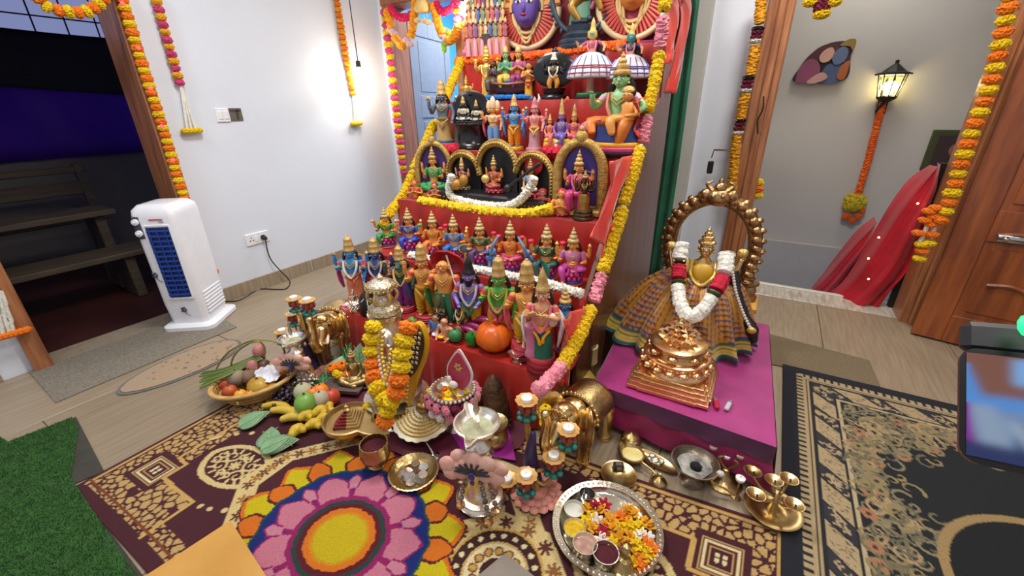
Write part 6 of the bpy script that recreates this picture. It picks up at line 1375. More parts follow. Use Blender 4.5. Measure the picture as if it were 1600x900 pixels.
# ------------------------------------------------------------------ magenta table with the dressed goddess
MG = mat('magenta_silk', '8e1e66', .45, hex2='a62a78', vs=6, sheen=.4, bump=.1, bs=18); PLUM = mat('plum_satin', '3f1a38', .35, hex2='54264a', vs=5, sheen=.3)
TZ_ = .2; c4 = [at(928, 598, TZ_), at(1214, 698, TZ_), at(1201, 506, TZ_), at(988, 478, TZ_)]
t = thing('low_table', 'low wooden table hidden under the magenta cloth', 'table', (c4[0].x, c4[0].y, .0))
mx_, my_ = sum(p.x for p in c4)/4, sum(p.y for p in c4)/4
inn = [Vector((p.x+(mx_-p.x)*.04, p.y+(my_-p.y)*.04, 0)) for p in c4]
G().prism([(p.x-t.location.x, p.y-t.location.y) for p in inn], .155, .192).obj('tabletop', LW, t, smooth=False)
for p in inn: q = p.lerp(Vector((mx_, my_, 0)), .1); G().box((q.x-t.location.x, q.y-t.location.y, .083), (.05, .05, .144), b=.004).obj('leg', LW, t, smooth=False)
t = thing('table_cloth', 'magenta silk cloth with a dark plum band along its front edge', 'cloth', (0, 0, 0))
def quad(u, v, z): a = c4[0].lerp(c4[1], u); b = c4[3].lerp(c4[2], u); p = a.lerp(b, v); return (p.x, p.y, z)
G().sheet(lambda u, v: (lambda p: (p[0], p[1], TZ_-.004+.0022*math.sin(u*17+v*6)*math.sin(v*14)))(quad(u, v, 0)), 40, 40).obj('cloth_top', MG, t)
def drop(a, b, z0, z1, out0, out1, nm, m_, flare=0, wv=.005):
    a, b = Vector(a), Vector(b); n_ = Vector(((b-a).y, -(b-a).x, 0)).normalized(); L_ = (b-a).length
    G().sheet(lambda u, v: (lambda p: (p.x, p.y, z0+(z1-z0)*v+.004*math.sin(u*9)*v))(a.lerp(b, u)+n_*(out0+(out1-out0)*v+wv*math.sin(u*L_*40+v*2)*v+flare*v*max(0, u-.86)*5)+(b-a).normalized()*flare*v*max(0, u-.86)*7), 60, 8).obj(nm, m_, t)
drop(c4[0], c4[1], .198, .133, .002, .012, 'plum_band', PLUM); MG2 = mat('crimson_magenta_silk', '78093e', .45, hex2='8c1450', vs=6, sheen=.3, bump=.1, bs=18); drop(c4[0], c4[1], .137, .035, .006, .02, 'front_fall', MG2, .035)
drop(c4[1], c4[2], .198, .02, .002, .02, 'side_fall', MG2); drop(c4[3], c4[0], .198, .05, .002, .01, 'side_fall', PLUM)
TOPZ = TZ_
OW = mat('orange_wood'); yS = 2.20
P = atY(1118, 470, yS+.1); 
t = thing('orange_stool', 'low orange wooden stool behind the dressed goddess idol', 'stool', (-.155, yS+.13, TOPZ))
G().box((0, 0, .095), (.46, .20, .03), b=.006).obj('seat', OW, t, smooth=False)
for x in (-.2, .2):
    for y in (-.08, .08): G().box((x, y, .04), (.03, .03, .08), b=.003).obj('leg', OW, t, smooth=False)
# arch
AY = yS+.14; ABZ = TOPZ+.111
BRZ = mat('antique_arch_bronze', '8a6640', .32, .95, hex2='c8a474', vs=11, bump=.5, bs=38)
cl = [(1052, 440), (1050, 415), (1046, 388), (1053, 352), (1078, 322), (1118, 309), (1155, 322), (1177, 352), (1179, 392), (1169, 420), (1166, 440), (1165, 462)]
o0 = atY(1110, 440, AY); t = thing('idol_arch', 'large antique bronze arch behind the dressed goddess idol', 'arch', (o0.x, o0.y, ABZ))
pts = [Vector(atY(u, v, AY))-t.location for u, v in cl]
pts[0].z = 0; pts[-1].z = 0
ps = spline(pts, 8); G().tube(ps, .038, 10, flat=.7).obj('arch_band', BRZ, t)
g_ = G(); ctr = Vector((sum(p.x for p in ps)/len(ps), 0, .33))
for p, d in path_at(ps, .045, .06):
    n_ = Vector((p.x-ctr.x, 0, p.z-ctr.z)).normalized(); g_.ball(p+n_*.008+Vector((0, -.022, 0)), (.028, .02, .028), 8); g_.ball(p+n_*.032+Vector((0, -.012, 0)), (.022, .02, .016), 7)
g_.obj('arch_scrolls', BRZ, t)
g_ = G(); g_.tube([p+(Vector((ctr.x, 0, ctr.z))-p)*.13+Vector((0, -.02, 0)) for p in ps[6:-6]], .010, 6); g_.obj('inner_ring', BRASSR, t)
g_ = G(); q = Vector(atY(1124, 307, AY))-t.location
g_.ball(q+Vector((0, -.03, .0)), (.06, .035, .045), 12); g_.ball(q+Vector((0, -.03, .045)), (.03, .025, .03), 10); g_.ball(q+Vector((0, -.03, .075)), (.012, .012, .02), 8)
for sg in (-1, 1): g_.ball(q+Vector((sg*.06, -.03, .012)), (.03, .022, .03), 9); g_.ball(q+Vector((sg*.022, -.062, .01)), .011, 7); g_.limb([q+Vector((sg*.03, -.03, .03)), q+Vector((sg*.06, -.03, .06)), q+Vector((sg*.04, -.03, .075))], [.014, .010, .006], 6)
g_.obj('crest_face', BRZ, t)
for p in (pts[0], pts[-1]):
    g_ = G(); g_.lathe([(.05, 0), (.052, .02), (.038, .03), (.044, .05), (.036, .075), (.05, .085), (.05, .1), (0, .1)], 14, (p.x, p.y, 0)); g_.obj('arch_foot', BRZ, t)
# goddess in sari
GP = Vector((-.185, 2.04, TOPZ)); t = thing('dressed_idol', 'goddess idol dressed in a checked mustard and purple sari under the bronze arch', 'idol', GP, .1)
zsh = hz((GP.x, GP.y-.06, 0), 408)-TOPZ
zsr = zsh-.075
def sari_r(u, v):
    a = -1.98+3.96*u; fold = math.sin(u*pi*22+1.2*math.sin(v*3))*(.006+.022*v)
    r0 = .075+.05*min(1, v*4); rb = .30+.05*math.cos(a*1.7+.5)+.10*max(0, math.sin(-a*1.1)); r = r0+(rb-r0)*v**.72+fold
    z = zsr*(1-v**1.15*.985)+.008+ .012*math.cos(u*pi*22)*v; z = max(z, .006+.01*abs(math.sin(u*40)))
    return (r*math.sin(a)*1.05, -r*math.cos(a)*.88, z)
nu, nv = 190, 46
so = G().sheet(lambda u, v: sari_r(u, v), nu, nv).obj('sari', mat('sari_weave', attr='Col', rough=.45, var=.1, vs=60, sheen=.3), t)
ca_ = so.data.color_attributes.new('Col', 'FLOAT_COLOR', 'POINT'); buf = []
for i in range(nu+1):
    for j in range(nv+1):
        u, v = i/nu, j/nv; s1 = (u*34) % 1; s2 = (v*15+u*2) % 1
        c_ = 'c08a1e'
        if s1 < .2: c_ = '8a2a3a'
        elif .55 < s1 < .72: c_ = '46327c'
        if s2 < .22: c_ = '3a3a80' if (int(v*15) % 2) else '8a3030'
        elif s2 > .6 and c_ != 'c08a1e' and v > .15: c_ = 'a87820'
        if s2 < .2 and s1 < .3: c_ = '2f2448'
        if v > .80: c_ = ('c8a838', '7a6a28', 'd8c060')[int(v*60) % 3]
        if v > .94: c_ = '14525a'
        if .785 < v < .81: c_ = '14525a'
        buf += list(rgb(c_))+[1]
ca_.data.foreach_set('color', buf)
so.modifiers.new('s', 'SOLIDIFY').thickness = .003
hc = upper(t, zsh-.135, .62, 'gd', arms=[[(-.1, .02, .175), (-.165, -.02, .12), (-.2, .0, .235)], [(.1, .02, .175), (.165, -.02, .12), (.2, .0, .235)]], crown='tier', ctop=hz((GP.x, GP.y, 0), 352)-TOPZ, cmat=BRASS, hair=False, wide=1.2, y0=-.02, held=[('bud', (-.2, 0, .29), GOLDP), ('bud', (.2, 0, .29), GOLDP)])
for c_ in t.children:
    if c_.name.split('.')[0] in ('body',): c_.data.materials[0] = BRASS
g_ = G(); q = Vector((0, -.085, zsh-.045))
for i, (c_, a0) in enumerate((('2a6a8a', .5), ('c84a3a', -.5), ('5a8a3a', .2), ('7a4a9a', -.2))):
    g_.cur = i; g_.tube([q+Vector((-.05*math.cos(a0)*1.0, .012, .035*math.sin(a0)+.012*i-.02)), q+Vector((.05*math.cos(a0), .012, -.035*math.sin(a0)+.012*i-.02))], .011, 6)
g_.obj('silk_neckband', [pc('2a6a8a'), pc('c84a3a'), pc('5a8a3a'), pc('7a4a9a')], t)
g_ = G(); g_.ball((0, -.075, zsh-.07), (.065, .035, .065), 14); g_.obj('bodice', pc('b8901e'), t)
for k, (w_, d_) in enumerate(((.05, .09), (.07, .15))): G().tube(spline([(-w_, -.07, zsh), (-w_*.95, -.115, zsh-d_*.55), (0, -.135-.02*k, zsh-d_), (w_*.95, -.115, zsh-d_*.55), (w_, -.07, zsh)], 6), [.008, .010][k], 7, jit=.1).obj('gold_chain', mat('bright_gold'), t)
g_ = G()
for k in range(11): a = -1.1+k*.22; g_.ball((.06*math.sin(a), -.125, zsh-.05-.05*math.cos(a)), .006, 6)
g_.obj('pearls', pc('e4dcc8'), t)
# hair plait with pearl string at the right
br = [atY(1146, 425, 2.02), atY(1152, 460, 1.98), atY(1163, 492, 1.95), atY(1174, 515, 1.93), atY(1178, 535, 1.92)]
tt = thing('hair_plait', 'long black hair plait with a pearl string on the right side of the dressed idol', 'plait', br[0])
G().tube([p-br[0] for p in spline(br, 6)], [.022, .02, .018, .03, .012], 8, jit=.08).obj('plait', HAIRC, tt); g_ = G()
for p, d in path_at([p-br[0]+Vector((-.006, -.03, .02)) for p in spline(br[:4], 6)], .013): g_.ball(p, .0075, 6)
g_.obj('pearl_string', pc('e0d8cc'), tt); G().ball(br[3]-br[0]+Vector((0, -.03, .01)), (.02, .01, .016), 8).obj('gold_clasp', mat('bright_gold'), tt)
gm = [atY(1066, 378, 1.96), atY(1061, 420, 1.90), atY(1060, 455, 1.82), atY(1066, 482, 1.76), atY(1080, 496, 1.74), atY(1098, 484, 1.76), atY(1118, 455, 1.82), atY(1132, 425, 1.90), atY(1136, 392, 1.96)]
t = thing('jasmine_garland', 'thick white jasmine garland with two crimson joints on the dressed idol', 'garland', gm[0])
ps = spline(gm, 10); n_ = len(ps)
for nm, i0, i1, m_, r in (('white_rope', 0, 7, WHITE, .032), ('green_band', 7, 8, pc('3a4a20'), .030), ('crimson_rope', 8, 15, mat('crimson_rope', 'a80a28', .8, hex2='c81438', vs=30, bump=.5), .030), ('green_band', 15, 17, pc('3a4a20'), .030), ('white_rope', 17, 58, WHITE, .029), ('green_band', 58, 60, pc('3a4a20'), .030), ('crimson_rope', 60, 68, mat('crimson_rope'), .031), ('green_band', 68, 69, pc('3a4a20'), .03), ('white_rope', 69, n_-1, WHITE, .032)):
    fluff(ps[i0:i1+1], r, m_, nm, t, o0=gm[0], n=10, jit=.12)
# golden meru
mc = at(1048, 604, TOPZ); c0, c1 = at(978, 604, TOPZ), at(1106, 642, TOPZ); ang = math.atan2(c1.y-c0.y, c1.x-c0.x); wd = (c1-c0).length
ctr = c0.lerp(c1, .5)+Vector((-(c1-c0).y, (c1-c0).x, 0))*.5; mh = hz(ctr, 498)-TOPZ
t = thing('golden_meru', 'polished golden stepped pyramid on a square base before the dressed idol', 'sacred model', (ctr.x, ctr.y, TOPZ), ang)
for i in range(4): G().box((0, 0, .009+.016*i), (wd*(1-.055*i), wd*(1-.055*i), .016), b=.002).box((0, 0, .009+.016*i), (wd*(1-.055*i)*.72, wd*(1-.055*i)*1.035, .0158), b=.002).box((0, 0, .009+.016*i), (wd*(1-.055*i)*1.035, wd*(1-.055*i)*.72, .0158), b=.002).obj('base_step', GOLD, t, smooth=False)
R_ = wd*.43
G().lathe([(R_*1.0, .064), (R_*1.0, .07), (R_*.94, .08), (R_*.92, .1), (R_*.98, .112), (R_*.99, .124), (R_*.9, .13), (R_*.8, .128)], 40).obj('outer_dome', GOLD, t)
G().lathe([(R_*.82, .124), (R_*.78, .14), (R_*.76, .155), (R_*.84, .166), (R_*.83, .176), (R_*.7, .184), (0, .186)], 36).obj('inner_dome', GOLD, t)
for rr_, z, n in ((R_*.97, .095, 16), (R_*.79, .148, 8)):
    g_ = G()
    for k in range(n): a = 2*pi*k/n; g_.ball((rr_*math.cos(a), rr_*math.sin(a), z), (.022, .022, .013), 8)
    g_.obj('lotus_petals', GOLD, t)['kind'] = 'stuff'
hh = mh-.19
for ring, (rr_, n, z0, z1) in enumerate(((R_*.5, 14, .184, .19+hh*.26), (R_*.37, 10, .19, .19+hh*.45), (R_*.26, 8, .19, .19+hh*.62), (R_*.15, 6, .19, .19+hh*.78))):
    g_ = G()
    for k in range(n):
        a = 2*pi*k/n+.3*ring; x, y = rr_*math.cos(a), rr_*math.sin(a); q = R_*.14
        vs = [Vector((x+q*math.cos(a+b), y+q*math.sin(a+b), z1-.004)) for b in (0, 2.1, 4.2)]+[Vector((x*.9, y*.9, z0))]+[Vector((x, y, z1+.01))]
        g_.add(vs, [(0, 1, 4), (1, 2, 4), (2, 0, 4), (0, 3, 1), (1, 3, 2), (2, 3, 0)])
    g_.lathe([(rr_*.92, z0-.004), (rr_*.92, z1-.012), (0, z1-.012)], 20); g_.obj('triangle_tier', GOLD, t, smooth=False)
G().lathe([(R_*.12, .19), (R_*.12, .19+hh*.8), (R_*.1, .19+hh*.84), (R_*.07, .19+hh*.88), (R_*.09, .19+hh*.93), (R_*.06, mh), (0, mh)], 14).obj('summit', BRASSR, t)
for (u, v, c_, lb, nm) in ((1119, 634, 'b01c38', 'small red lighter lying on the magenta cloth', 'lighter'), (1137, 637, 'b8b8c0', 'small silver lighter lying on the magenta cloth', 'lighter')):
    P = at(u, v, TOPZ+.001); t = thing(nm, lb, 'lighter', P, .25 if u < 1130 else -.15)
    G().box((0, 0, .007), (.017, .05, .012), b=.003).obj('body', pc(c_, .2), t, smooth=False); G().box((0, .031, .007), (.016, .013, .012), b=.002).obj('metal_hood', STEEL, t, smooth=False)
# ------------------------------------------------------------------ cloths on the floor
def patch(name, P, z, m_, label, th=.003):
    g_ = G(); w_ = [at(u, v, z) for u, v in P]; g_.prism([(p.x, p.y) for p in w_], z, z+th); o_ = g_.obj(name, m_, smooth=False); tag(o_, label, 'cloth'); return o_
patch('maroon_cloth', [(430, 590), (500, 560), (690, 580), (850, 640), (812, 700), (700, 740), (600, 700), (500, 640)], .0125, mat('maroon_velvet', '4a0a22', .6, hex2='64102e', vs=6, sheen=.3), 'maroon cloth spread on the rug under the offerings')
patch('violet_cloth', [(700, 668), (790, 650), (806, 720), (722, 706)], .016, mat('violet_silk', '8a1280', .45, hex2='a81c98', vs=8, sheen=.3), 'violet silk square under the front silver lamp')
FZ = .0165; RZ = .0135
# ------------------------------------------------------------------ brass elephants
def elephant(label, P, rz, h):
    t = thing('brass_elephant', label, 'elephant', P, rz, 'pair of brass elephants', h); EB = BRASS
    g_ = G(); g_.loft([((0, .42, .52), .12, .05), ((0, .36, .5), .2, .1)], 10)
    g_ = G(); g_.ball((0, .12, .56), (.25, .36, .25), 18); g_.ball((0, -.14, .58), (.21, .2, .23), 14); g_.ball((0, -.34, .68), (.17, .17, .19), 14); g_.ball((0, -.38, .8), (.12, .11, .09), 10)
    g_.limb([(0, -.46, .66), (0, -.58, .5), (0, -.68, .5), (0, -.72, .66), (0, -.68, .84), (0, -.71, .97)], [.095, .08, .065, .055, .048, .05], 12)
    for sx in (-1, 1):
        for y, f in ((-.12, 1), (.36, 0)):
            g_.limb([(sx*.15, y, .45), (sx*.16, y-.02*f, .22), (sx*.16, y-.03*f, .05)], [.105, .085, .08], 12); g_.lathe([(.09, 0), (.098, .02), (.085, .055), (0, .06)], 14, (sx*.16, y-.03*f, 0))
    g_.limb([(0, .47, .6), (0, .53, .45), (0, .51, .28)], [.03, .02, .025], 8); g_.obj('body', EB, t)
    for sx in (-1, 1):
        G().ball((sx*.25, -.24, .62), (.04, .17, .25), 12, rot=Matrix.Rotation(sx*.75, 3, 'Z')).obj('ear', EB, t)
        G().limb([(sx*.08, -.47, .58), (sx*.11, -.58, .53), (sx*.11, -.66, .57)], [.025, .02, .008], 8).obj('tusk', pc('e4dcc4'), t)
        g_ = G(); g_.ball((sx*.13, -.46, .74), (.016, .012, .018), 8); g_.obj('eye', BLACK, t)
    g_ = G(); g_.sheet(lambda u, v: (.268*math.sin((u-.5)*3.3), -.08+.4*v, .57+.268*math.cos((u-.5)*3.3)*(1-.1*(2*v-1)**2)), 18, 8); o_ = g_.obj('saddle_cloth', BRASSR, t); o_.modifiers.new('s', 'SOLIDIFY').thickness = .02
    g_ = G()
    for k in range(16): a = -1.6+3.2*k/15; g_.ball((.275*math.sin(a), -.085, .57+.275*math.cos(a)), .022, 7)
    for k in range(9): a = -1.2+2.4*k/8; g_.ball((.15*math.sin(a), -.48+.03*abs(math.sin(a)), .72+.13*math.cos(a)), .017, 7)
    g_.obj('bead_trim', GOLD, t)['kind'] = 'stuff'; return t
P = at(903, 700, .0); elephant('large brass elephant with raised trunk beside the right lotus candle stand', P, face_cam(P)-.5, hz(at(878, 690), 596)*1.12)
P = at(532, 552, .0); elephant('brass elephant with raised trunk behind the left lotus candle stand', P, face_cam(P)-.42, hz(P, 462)*1.0)
p = at(868, 690); t = thing('yellow_flower', 'yellow marigold tucked under the ear of the right brass elephant', 'flower', atY(852, 650, 1.10)); 
for dz in (0, .03, -.03): f = bpy.data.objects.new('flower', flower_mesh(YEL)); C.objects.link(f); f.parent = t; f.location = (0, 0, dz); f.scale = (.022,)*3
# ------------------------------------------------------------------ lotus candle stands
TEAL = pc('1e7a70'); TERR = pc('9a3a34'); CUPG = mat('cup_gold', 'c8964a', .4, .3, hex2='dcb070'); WAX = mat('white_wax', 'f0ece6', .4, var=.02)
def lotus_cup(t, p):
    e = bpy.data.objects.new('lotus_cup', None)
    g_ = G(); p = Vector(p)
    o_ = g_.lathe([(.010, -.018), (.026, -.008), (.036, .0), (.038, .004), (.030, .002), (0, -.002)], 24, p, rf=lambda a, z: 1+(.07*math.cos(10*a) if z > -.01 else 0)).obj('lotus_cup', CUPG, t)
    g_ = G()
    for k in range(7): a = 2*pi*k/7; g_.ball(p+Vector((.021*math.cos(a), .021*math.sin(a), -.024)), (.011, .011, .017), 8)
    g_.ball(p+Vector((0, 0, -.03)), (.018, .018, .018), 8); g_.obj('terracotta_petals', TERR, o_)
    g_ = G()
    for k in range(6): a = 2*pi*k/6; g_.ball(p+Vector((.024*math.cos(a), .024*math.sin(a), -.062)), (.013, .013, .009), 8)
    g_.obj('teal_petals', TEAL, o_)
    g_ = G(); g_.tube([p+Vector((0, 0, -.02)), p+Vector((0, 0, -.075))], .006, 6).obj('stalk', CUPG, o_)
    G().lathe([(.018, .001), (.0185, .014), (.016, .0155), (0, .013)], 18, p).lathe([(.0015, .013), (.001, .022), (0, .023)], 6, p).obj('tea_light', WAX, o_); return o_
def candle_stand(label, base, post_top, cups, rz=0, r=.075):
    t = thing('lotus_candle_stand', label, 'candle stand', base, 0, 'pair of lotus candle stands'); B = Vector(base)
    g_ = G()
    for row, rr_ in ((0, 1), (1, .72)):
        for k in range(16): a = 2*pi*(k+.5*row)/16; g_.ball((r*rr_*math.cos(a), r*rr_*math.sin(a), .008+.008*row), (r*.24, r*.24, .009), 7, rot=None)
    g_.lathe([(r*.9, 0), (r*.8, .012), (r*.4, .018), (0, .02)], 20); g_.obj('lotus_base', pc('d08878'), t)
    pt = Vector(post_top)-B
    G().tube([(0, 0, .015), pt.lerp(Vector((0, 0, .015)), .5)+Vector((-.01, .01, 0)), pt], [.014, .012, .009], 8).obj('post', mat('post_gold', 'a8782a', .4, .3, hex2='c89a48'), t)
    g_ = G(); g_.limb([(-.02, .02, .03), (-.035, .02, pt.z*.4), (-.02, .01, pt.z*.8)], [.03, .026, .010], 10); g_.limb([(-.02, .0, .05), (-.03, -.04, .09), (-.02, -.05, .12)], [.02, .014, .011], 8); g_.obj('peacock', pc('3a2a58'), t)
    for c_ in cups:
        q = Vector(c_)-B; lotus_cup(t, q); e = q+Vector((0, 0, -.075)); s_ = Vector((0, 0, max(.03, e.z*.6)))
        if (q-pt).length > .05: G().tube(spline([s_, s_.lerp(e, .5)+Vector((0, 0, -.03)), e+Vector((0, 0, -.01)), e], 6), .006, 6).obj('branch', CUPG, t)
    return t
bs = at(838, 770, FZ-.004)
candle_stand('lotus candle stand with five white tea lights before the right brass elephant', bs, atY(821, 640, .99), [atY(823, 626, .99), atY(888, 672, 1.04), atY(865, 714, .98), atY(822, 744, .90), atY(792, 750, .925)])
bs = at(488, 585, .004)
candle_stand('lotus candle stand with tea lights behind the basket at left', bs, atY(470, 490, 1.08), [atY(459, 467, 1.1), atY(480, 470, 1.04), atY(457, 490, 1.13), atY(441, 518, 1.0)])
# ------------------------------------------------------------------ silver lamps with a pink flower
def silver_lamp(label, P, h, extra=None):
    t = thing('silver_oil_lamp', label, 'oil lamp', P, face_cam(P)*.5, 'pair of silver lamps with pink flowers', h)
    G().lathe([(.185, 0), (.19, .02), (.17, .03), (.165, .05), (.13, .06), (.12, .1), (.1, .13), (.085, .2), (.085, .42), (.11, .45), (.09, .48), (.1, .52), (.06, .56), (.05, .62), (0, .62)], 28).obj('pedestal', SILV, t)
    rf = lambda a, z: 1+(.5*max(0, math.cos(2.5*(a+.3)))**12 if z > .66 else 0)
    G().lathe([(.05, .6), (.10, .63), (.15, .68), (.165, .72), (.152, .722), (.10, .66), (0, .645)], 60, rf=rf).obj('lamp_dish', SILV, t)
    G().lathe([(0, .651), (.09, .656), (.115, .672), (0, .674)], 24).obj('oil', mat('oil', 'b8b898', .08, trans=.2), t)
    G().lathe([(.02, .64), (.018, .72), (.028, .74), (.016, .77), (.024, .83), (.012, .86), (.018, .9), (.008, .94), (0, .98)], 12).obj('finial', SILV, t)
    g_ = G()
    for k, (a, r_, s_) in enumerate(((-.3, .17, .065), (.35, .19, .07), (1.0, .185, .07), (pi/2, .16, .08), (2.15, .185, .07), (2.8, .19, .07), (3.45, .17, .065))):
        g_.ball((r_*math.cos(a), -.135+.015*math.sin(k*2), .40+.62*r_*math.sin(a)), (s_, .035, s_*.95), 10)
        g_.ball((r_*math.cos(a)*.55, -.145, .40+.35*r_*math.sin(a)), (s_*.9, .03, s_*.9), 10)
    g_.obj('pink_flower', mat('pink_silk_flower', 'd8a090', .6, hex2='ecc0b0', vs=9, bump=.3, bs=30), t)
    g_ = G()
    for k in range(9): a = pi*k/8; g_.limb([(.03*math.cos(a), -.17, .41+.02*math.sin(a)), (.12*math.cos(a), -.175, .42+.08*math.sin(a))], [.014, .009], 6)
    g_.obj('dark_stamens', pc('38363c'), t)
    g_ = G(); g_.ball((0, -.185, .40), (.024, .014, .04), 10); g_.ball((0, -.18, .34), (.018, .012, .03), 10); g_.obj('blue_gem', mat('blue_gem', '16207a', .08, coat=.8), t)
    g_ = G()
    for x, n in ((-.07, 4), (.05, 6), (.12, 4)):
        for k in range(n): g_.ball((x+.012*k*(1 if x > 0 else -.5), -.14-.012*k, .31-.045*k), .02, 8)
    g_.obj('bead_drops', mat('dark_beads', '5a4a4a', .25, .4, hex2='9a8a80', vs=30), t)['kind'] = 'stuff'
    for x, n in ((-.09, 4), (.12, 6), (.165, 4)): G().lathe([(0, .0), (.03, -.01), (.034, -.03), (.028, -.034)], 12, (x, -.15-.012*n, .33-.045*n)).obj('gold_bell', GOLD, t)
    return t
P = at(752, 776, FZ); silver_lamp('silver five spouted lamp with a pink flower and blue gem on the violet cloth', P, (hz(P, 607)-FZ))
P = at(474, 600, RZ); silver_lamp('silver lamp with a pink flower standing behind the fruit basket', P, (hz(P, 497)-RZ))
t = thing('incense_bundle', 'dark sticks leaning against the left silver lamp', 'sticks', at(505, 575, RZ))
b0 = Vector(t.location)
for k in range(5): G().tube([at(500+k*2, 574-k, RZ+.004)-b0, atY(472+k*2, 484-k, 1.06)-b0], .008, 6).obj('stick', pc(('2a2024', '6a4a28', '2c2630', '3a2a20', '7a5a20')[k]), t)
# ------------------------------------------------------------------ silver canopied deity pot with marigold garland
P = Vector((-1.215, 1.03, RZ)); H_ = hz(P, 428)-RZ; KY = P.y
t = thing('silver_deity_pot', 'tall silver deity with pierced two tier canopy crown behind a marigold garland', 'idol', P, face_cam(P)*.6)
PER = mat('pierced_silver', 'b0a48c', .3, .9, hex2='dcd2ba', vs=40, bump=.8, bs=80)
z = lambda v: hz(P, v)-RZ
G().lathe([(.15, 0), (.155, .02), (.13, .035), (.125, .075), (.14, .09), (0, .09)], 32).obj('stool', SILV, t)
g_ = G()
for k in range(30): a = 2*pi*k/30; g_.tube([(.142*math.cos(a), .142*math.sin(a), .02), (.135*math.cos(a), .135*math.sin(a), .085)], .008, 6)
g_.obj('stool_balusters', mat('bead_bronze', '8a6a30', .4, .5), t)
G().lathe([(.06, .09), (.11, .12), (.12, .19), (.11, .27), (.08, .31), (.07, .33)], 28).obj('pot', PER, t)
zf = z(526); G().lathe([(.06, .30), (.075, zf-.06), (.07, zf-.02), (.085, zf+.04), (.06, zf+.08), (.07, z(488))], 20).obj('neck', SILV, t)
g_ = G(); g_.ball((0, -.06, zf), (.062, .05, .075), 16); g_.ball((0, -.108, zf), (.012, .014, .02), 8)
for sg in (-1, 1): g_.ball((sg*.03, -.104, zf+.016), (.014, .008, .008), 8); g_.ball((sg*.065, -.06, zf), (.012, .015, .025), 8)
g_.ball((0, -.104, zf-.035), (.018, .008, .007), 8); g_.obj('face', SILV, t)
z1, z2, z3, z4 = z(486), z(470), z(452), z(432)
G().lathe([(.05, z1-.01), (.062, z1), (.063, z1+.012), (.055, z1+.026), (.04, z1+.036), (.042, z2+.01), (.036, z2+.02), (.027, z2+.04), (.012, z2+.06), (0, z2+.064)], 28).obj('lower_canopy', PER, t)
for k in range(6): a = 2*pi*k/6+.3; G().tube(spline([(.045*math.cos(a), .045*math.sin(a), z2), (.058*math.cos(a), .058*math.sin(a), (z2+z3)/2), (.045*math.cos(a), .045*math.sin(a), z3+.005)], 5), .006, 6).obj('canopy_pillar', GOLDP, t)
G().lathe([(.04, z3-.002), (.057, z3+.004), (.060, z3+.014), (.052, z3+.028), (.034, z3+.038), (.014, z3+.045), (.009, z4-.01), (.014, z4), (.005, z4+.01), (0, z4+.014)], 28).obj('upper_canopy', PER, t)
g_ = G()
for zz, rr_ in ((z1+.006, .064), (z1+.020, .059), (z3+.009, .060), (z3+.022, .056)):
    for k in range(22): a = 2*pi*k/22; g_.ball((rr_*math.cos(a), rr_*math.sin(a), zz), .004, 6)
g_.obj('gold_beads', GOLDP, t)['kind'] = 'stuff'
mg = [atY(584, 502, KY-.10), atY(580, 540, KY-.13), atY(582, 575, KY-.16), atY(592, 608, KY-.19), atY(607, 628, KY-.2), atY(620, 610, KY-.19), atY(626, 575, KY-.16), atY(630, 540, KY-.13), atY(638, 512, KY-.1)]
t = garland('marigold_garland', 'thick yellow and orange marigold garland hung on the silver deity', spline(mg, 8), .034, [YEL, YEL, YEL, ORA, ORA], step=.047)
t = garland('marigold_garland', 'short yellow marigold tail below the garland of the silver deity', [atY(607, 634, KY-.2), atY(602, 655, KY-.22), atY(600, 668, KY-.22)], .032, [YEL, ORA], step=.042)
gt = [atY(596, 520, KY-.09), atY(594, 550, KY-.115), atY(600, 585, KY-.15), atY(610, 605, KY-.165), atY(618, 580, KY-.15), atY(621, 550, KY-.12)]
t = thing('pearl_necklace', 'pearl and gold bead strands inside the marigold garland', 'necklace', gt[0])
for dx, m_ in ((0, pc('d8c8b0')), (.02, mat('bright_gold'))):
    g_ = G()
    for p, d in path_at([q-gt[0]+Vector((dx*(1 if i < 3 else -1), -.01, .01)) for i, q in enumerate(gt)], .016): g_.ball(p, .009, 6)
    g_.obj('bead_strand', m_, t)
G().ball(atY(607, 592, KY-.14)-gt[0], (.022, .01, .035), 10).obj('pink_pendant', pc('b01870'), t)
yb = KY-.03
t = thing('jewelled_braid', 'yellow edged jewelled braid cover studded with mirrors right of the silver deity', 'braid ornament', atY(655, 560, yb)); o0 = Vector(t.location); sB = mpp(o0)
def loc2(u, v): q = atY(u, v, yb)-o0; return (q.x, q.z)
M2 = Matrix(((1, 0, 0, 0), (0, 0, 1, 0), (0, 1, 0, 0), (0, 0, 0, 1)))
G().prism(smooth2([loc2(*q) for q in ((651, 503), (661, 509), (668, 532), (665, 560), (654, 588), (647, 612), (642, 632), (638, 624), (639, 600), (634, 585), (636, 560), (640, 530), (643, 510))]), -.012, .012, M2).obj('yellow_border', pc('c8960e'), t)
G().prism(smooth2([loc2(q[0]+3, q[1]) for q in ((650, 508), (659, 515), (663, 533), (660, 555), (650, 578), (641, 584), (640, 562), (643, 532), (645, 514))]), -.018, -.010, M2).obj('dark_panel', pc('2a2a1c'), t)
k = 0
for r_ in range(9):
    for c_ in range(3):
        u, v = 648.5+c_*6-r_*.7+(r_ < 3)*1.5, 515+r_*7.6+c_*1.2; q = loc2(u, v)
        if r_ > 6 and c_ == 2: continue
        G().box((q[0], -.020, q[1]), (.013, .006, .013), b=.002).obj('mirror', SILV, t, smooth=False)
for r_ in range(7): q = loc2(643-r_*.6, 588+r_*6); G().ball((q[0], -.014, q[1]), .008, 7).obj('gold_stud', mat('bright_gold'), t)
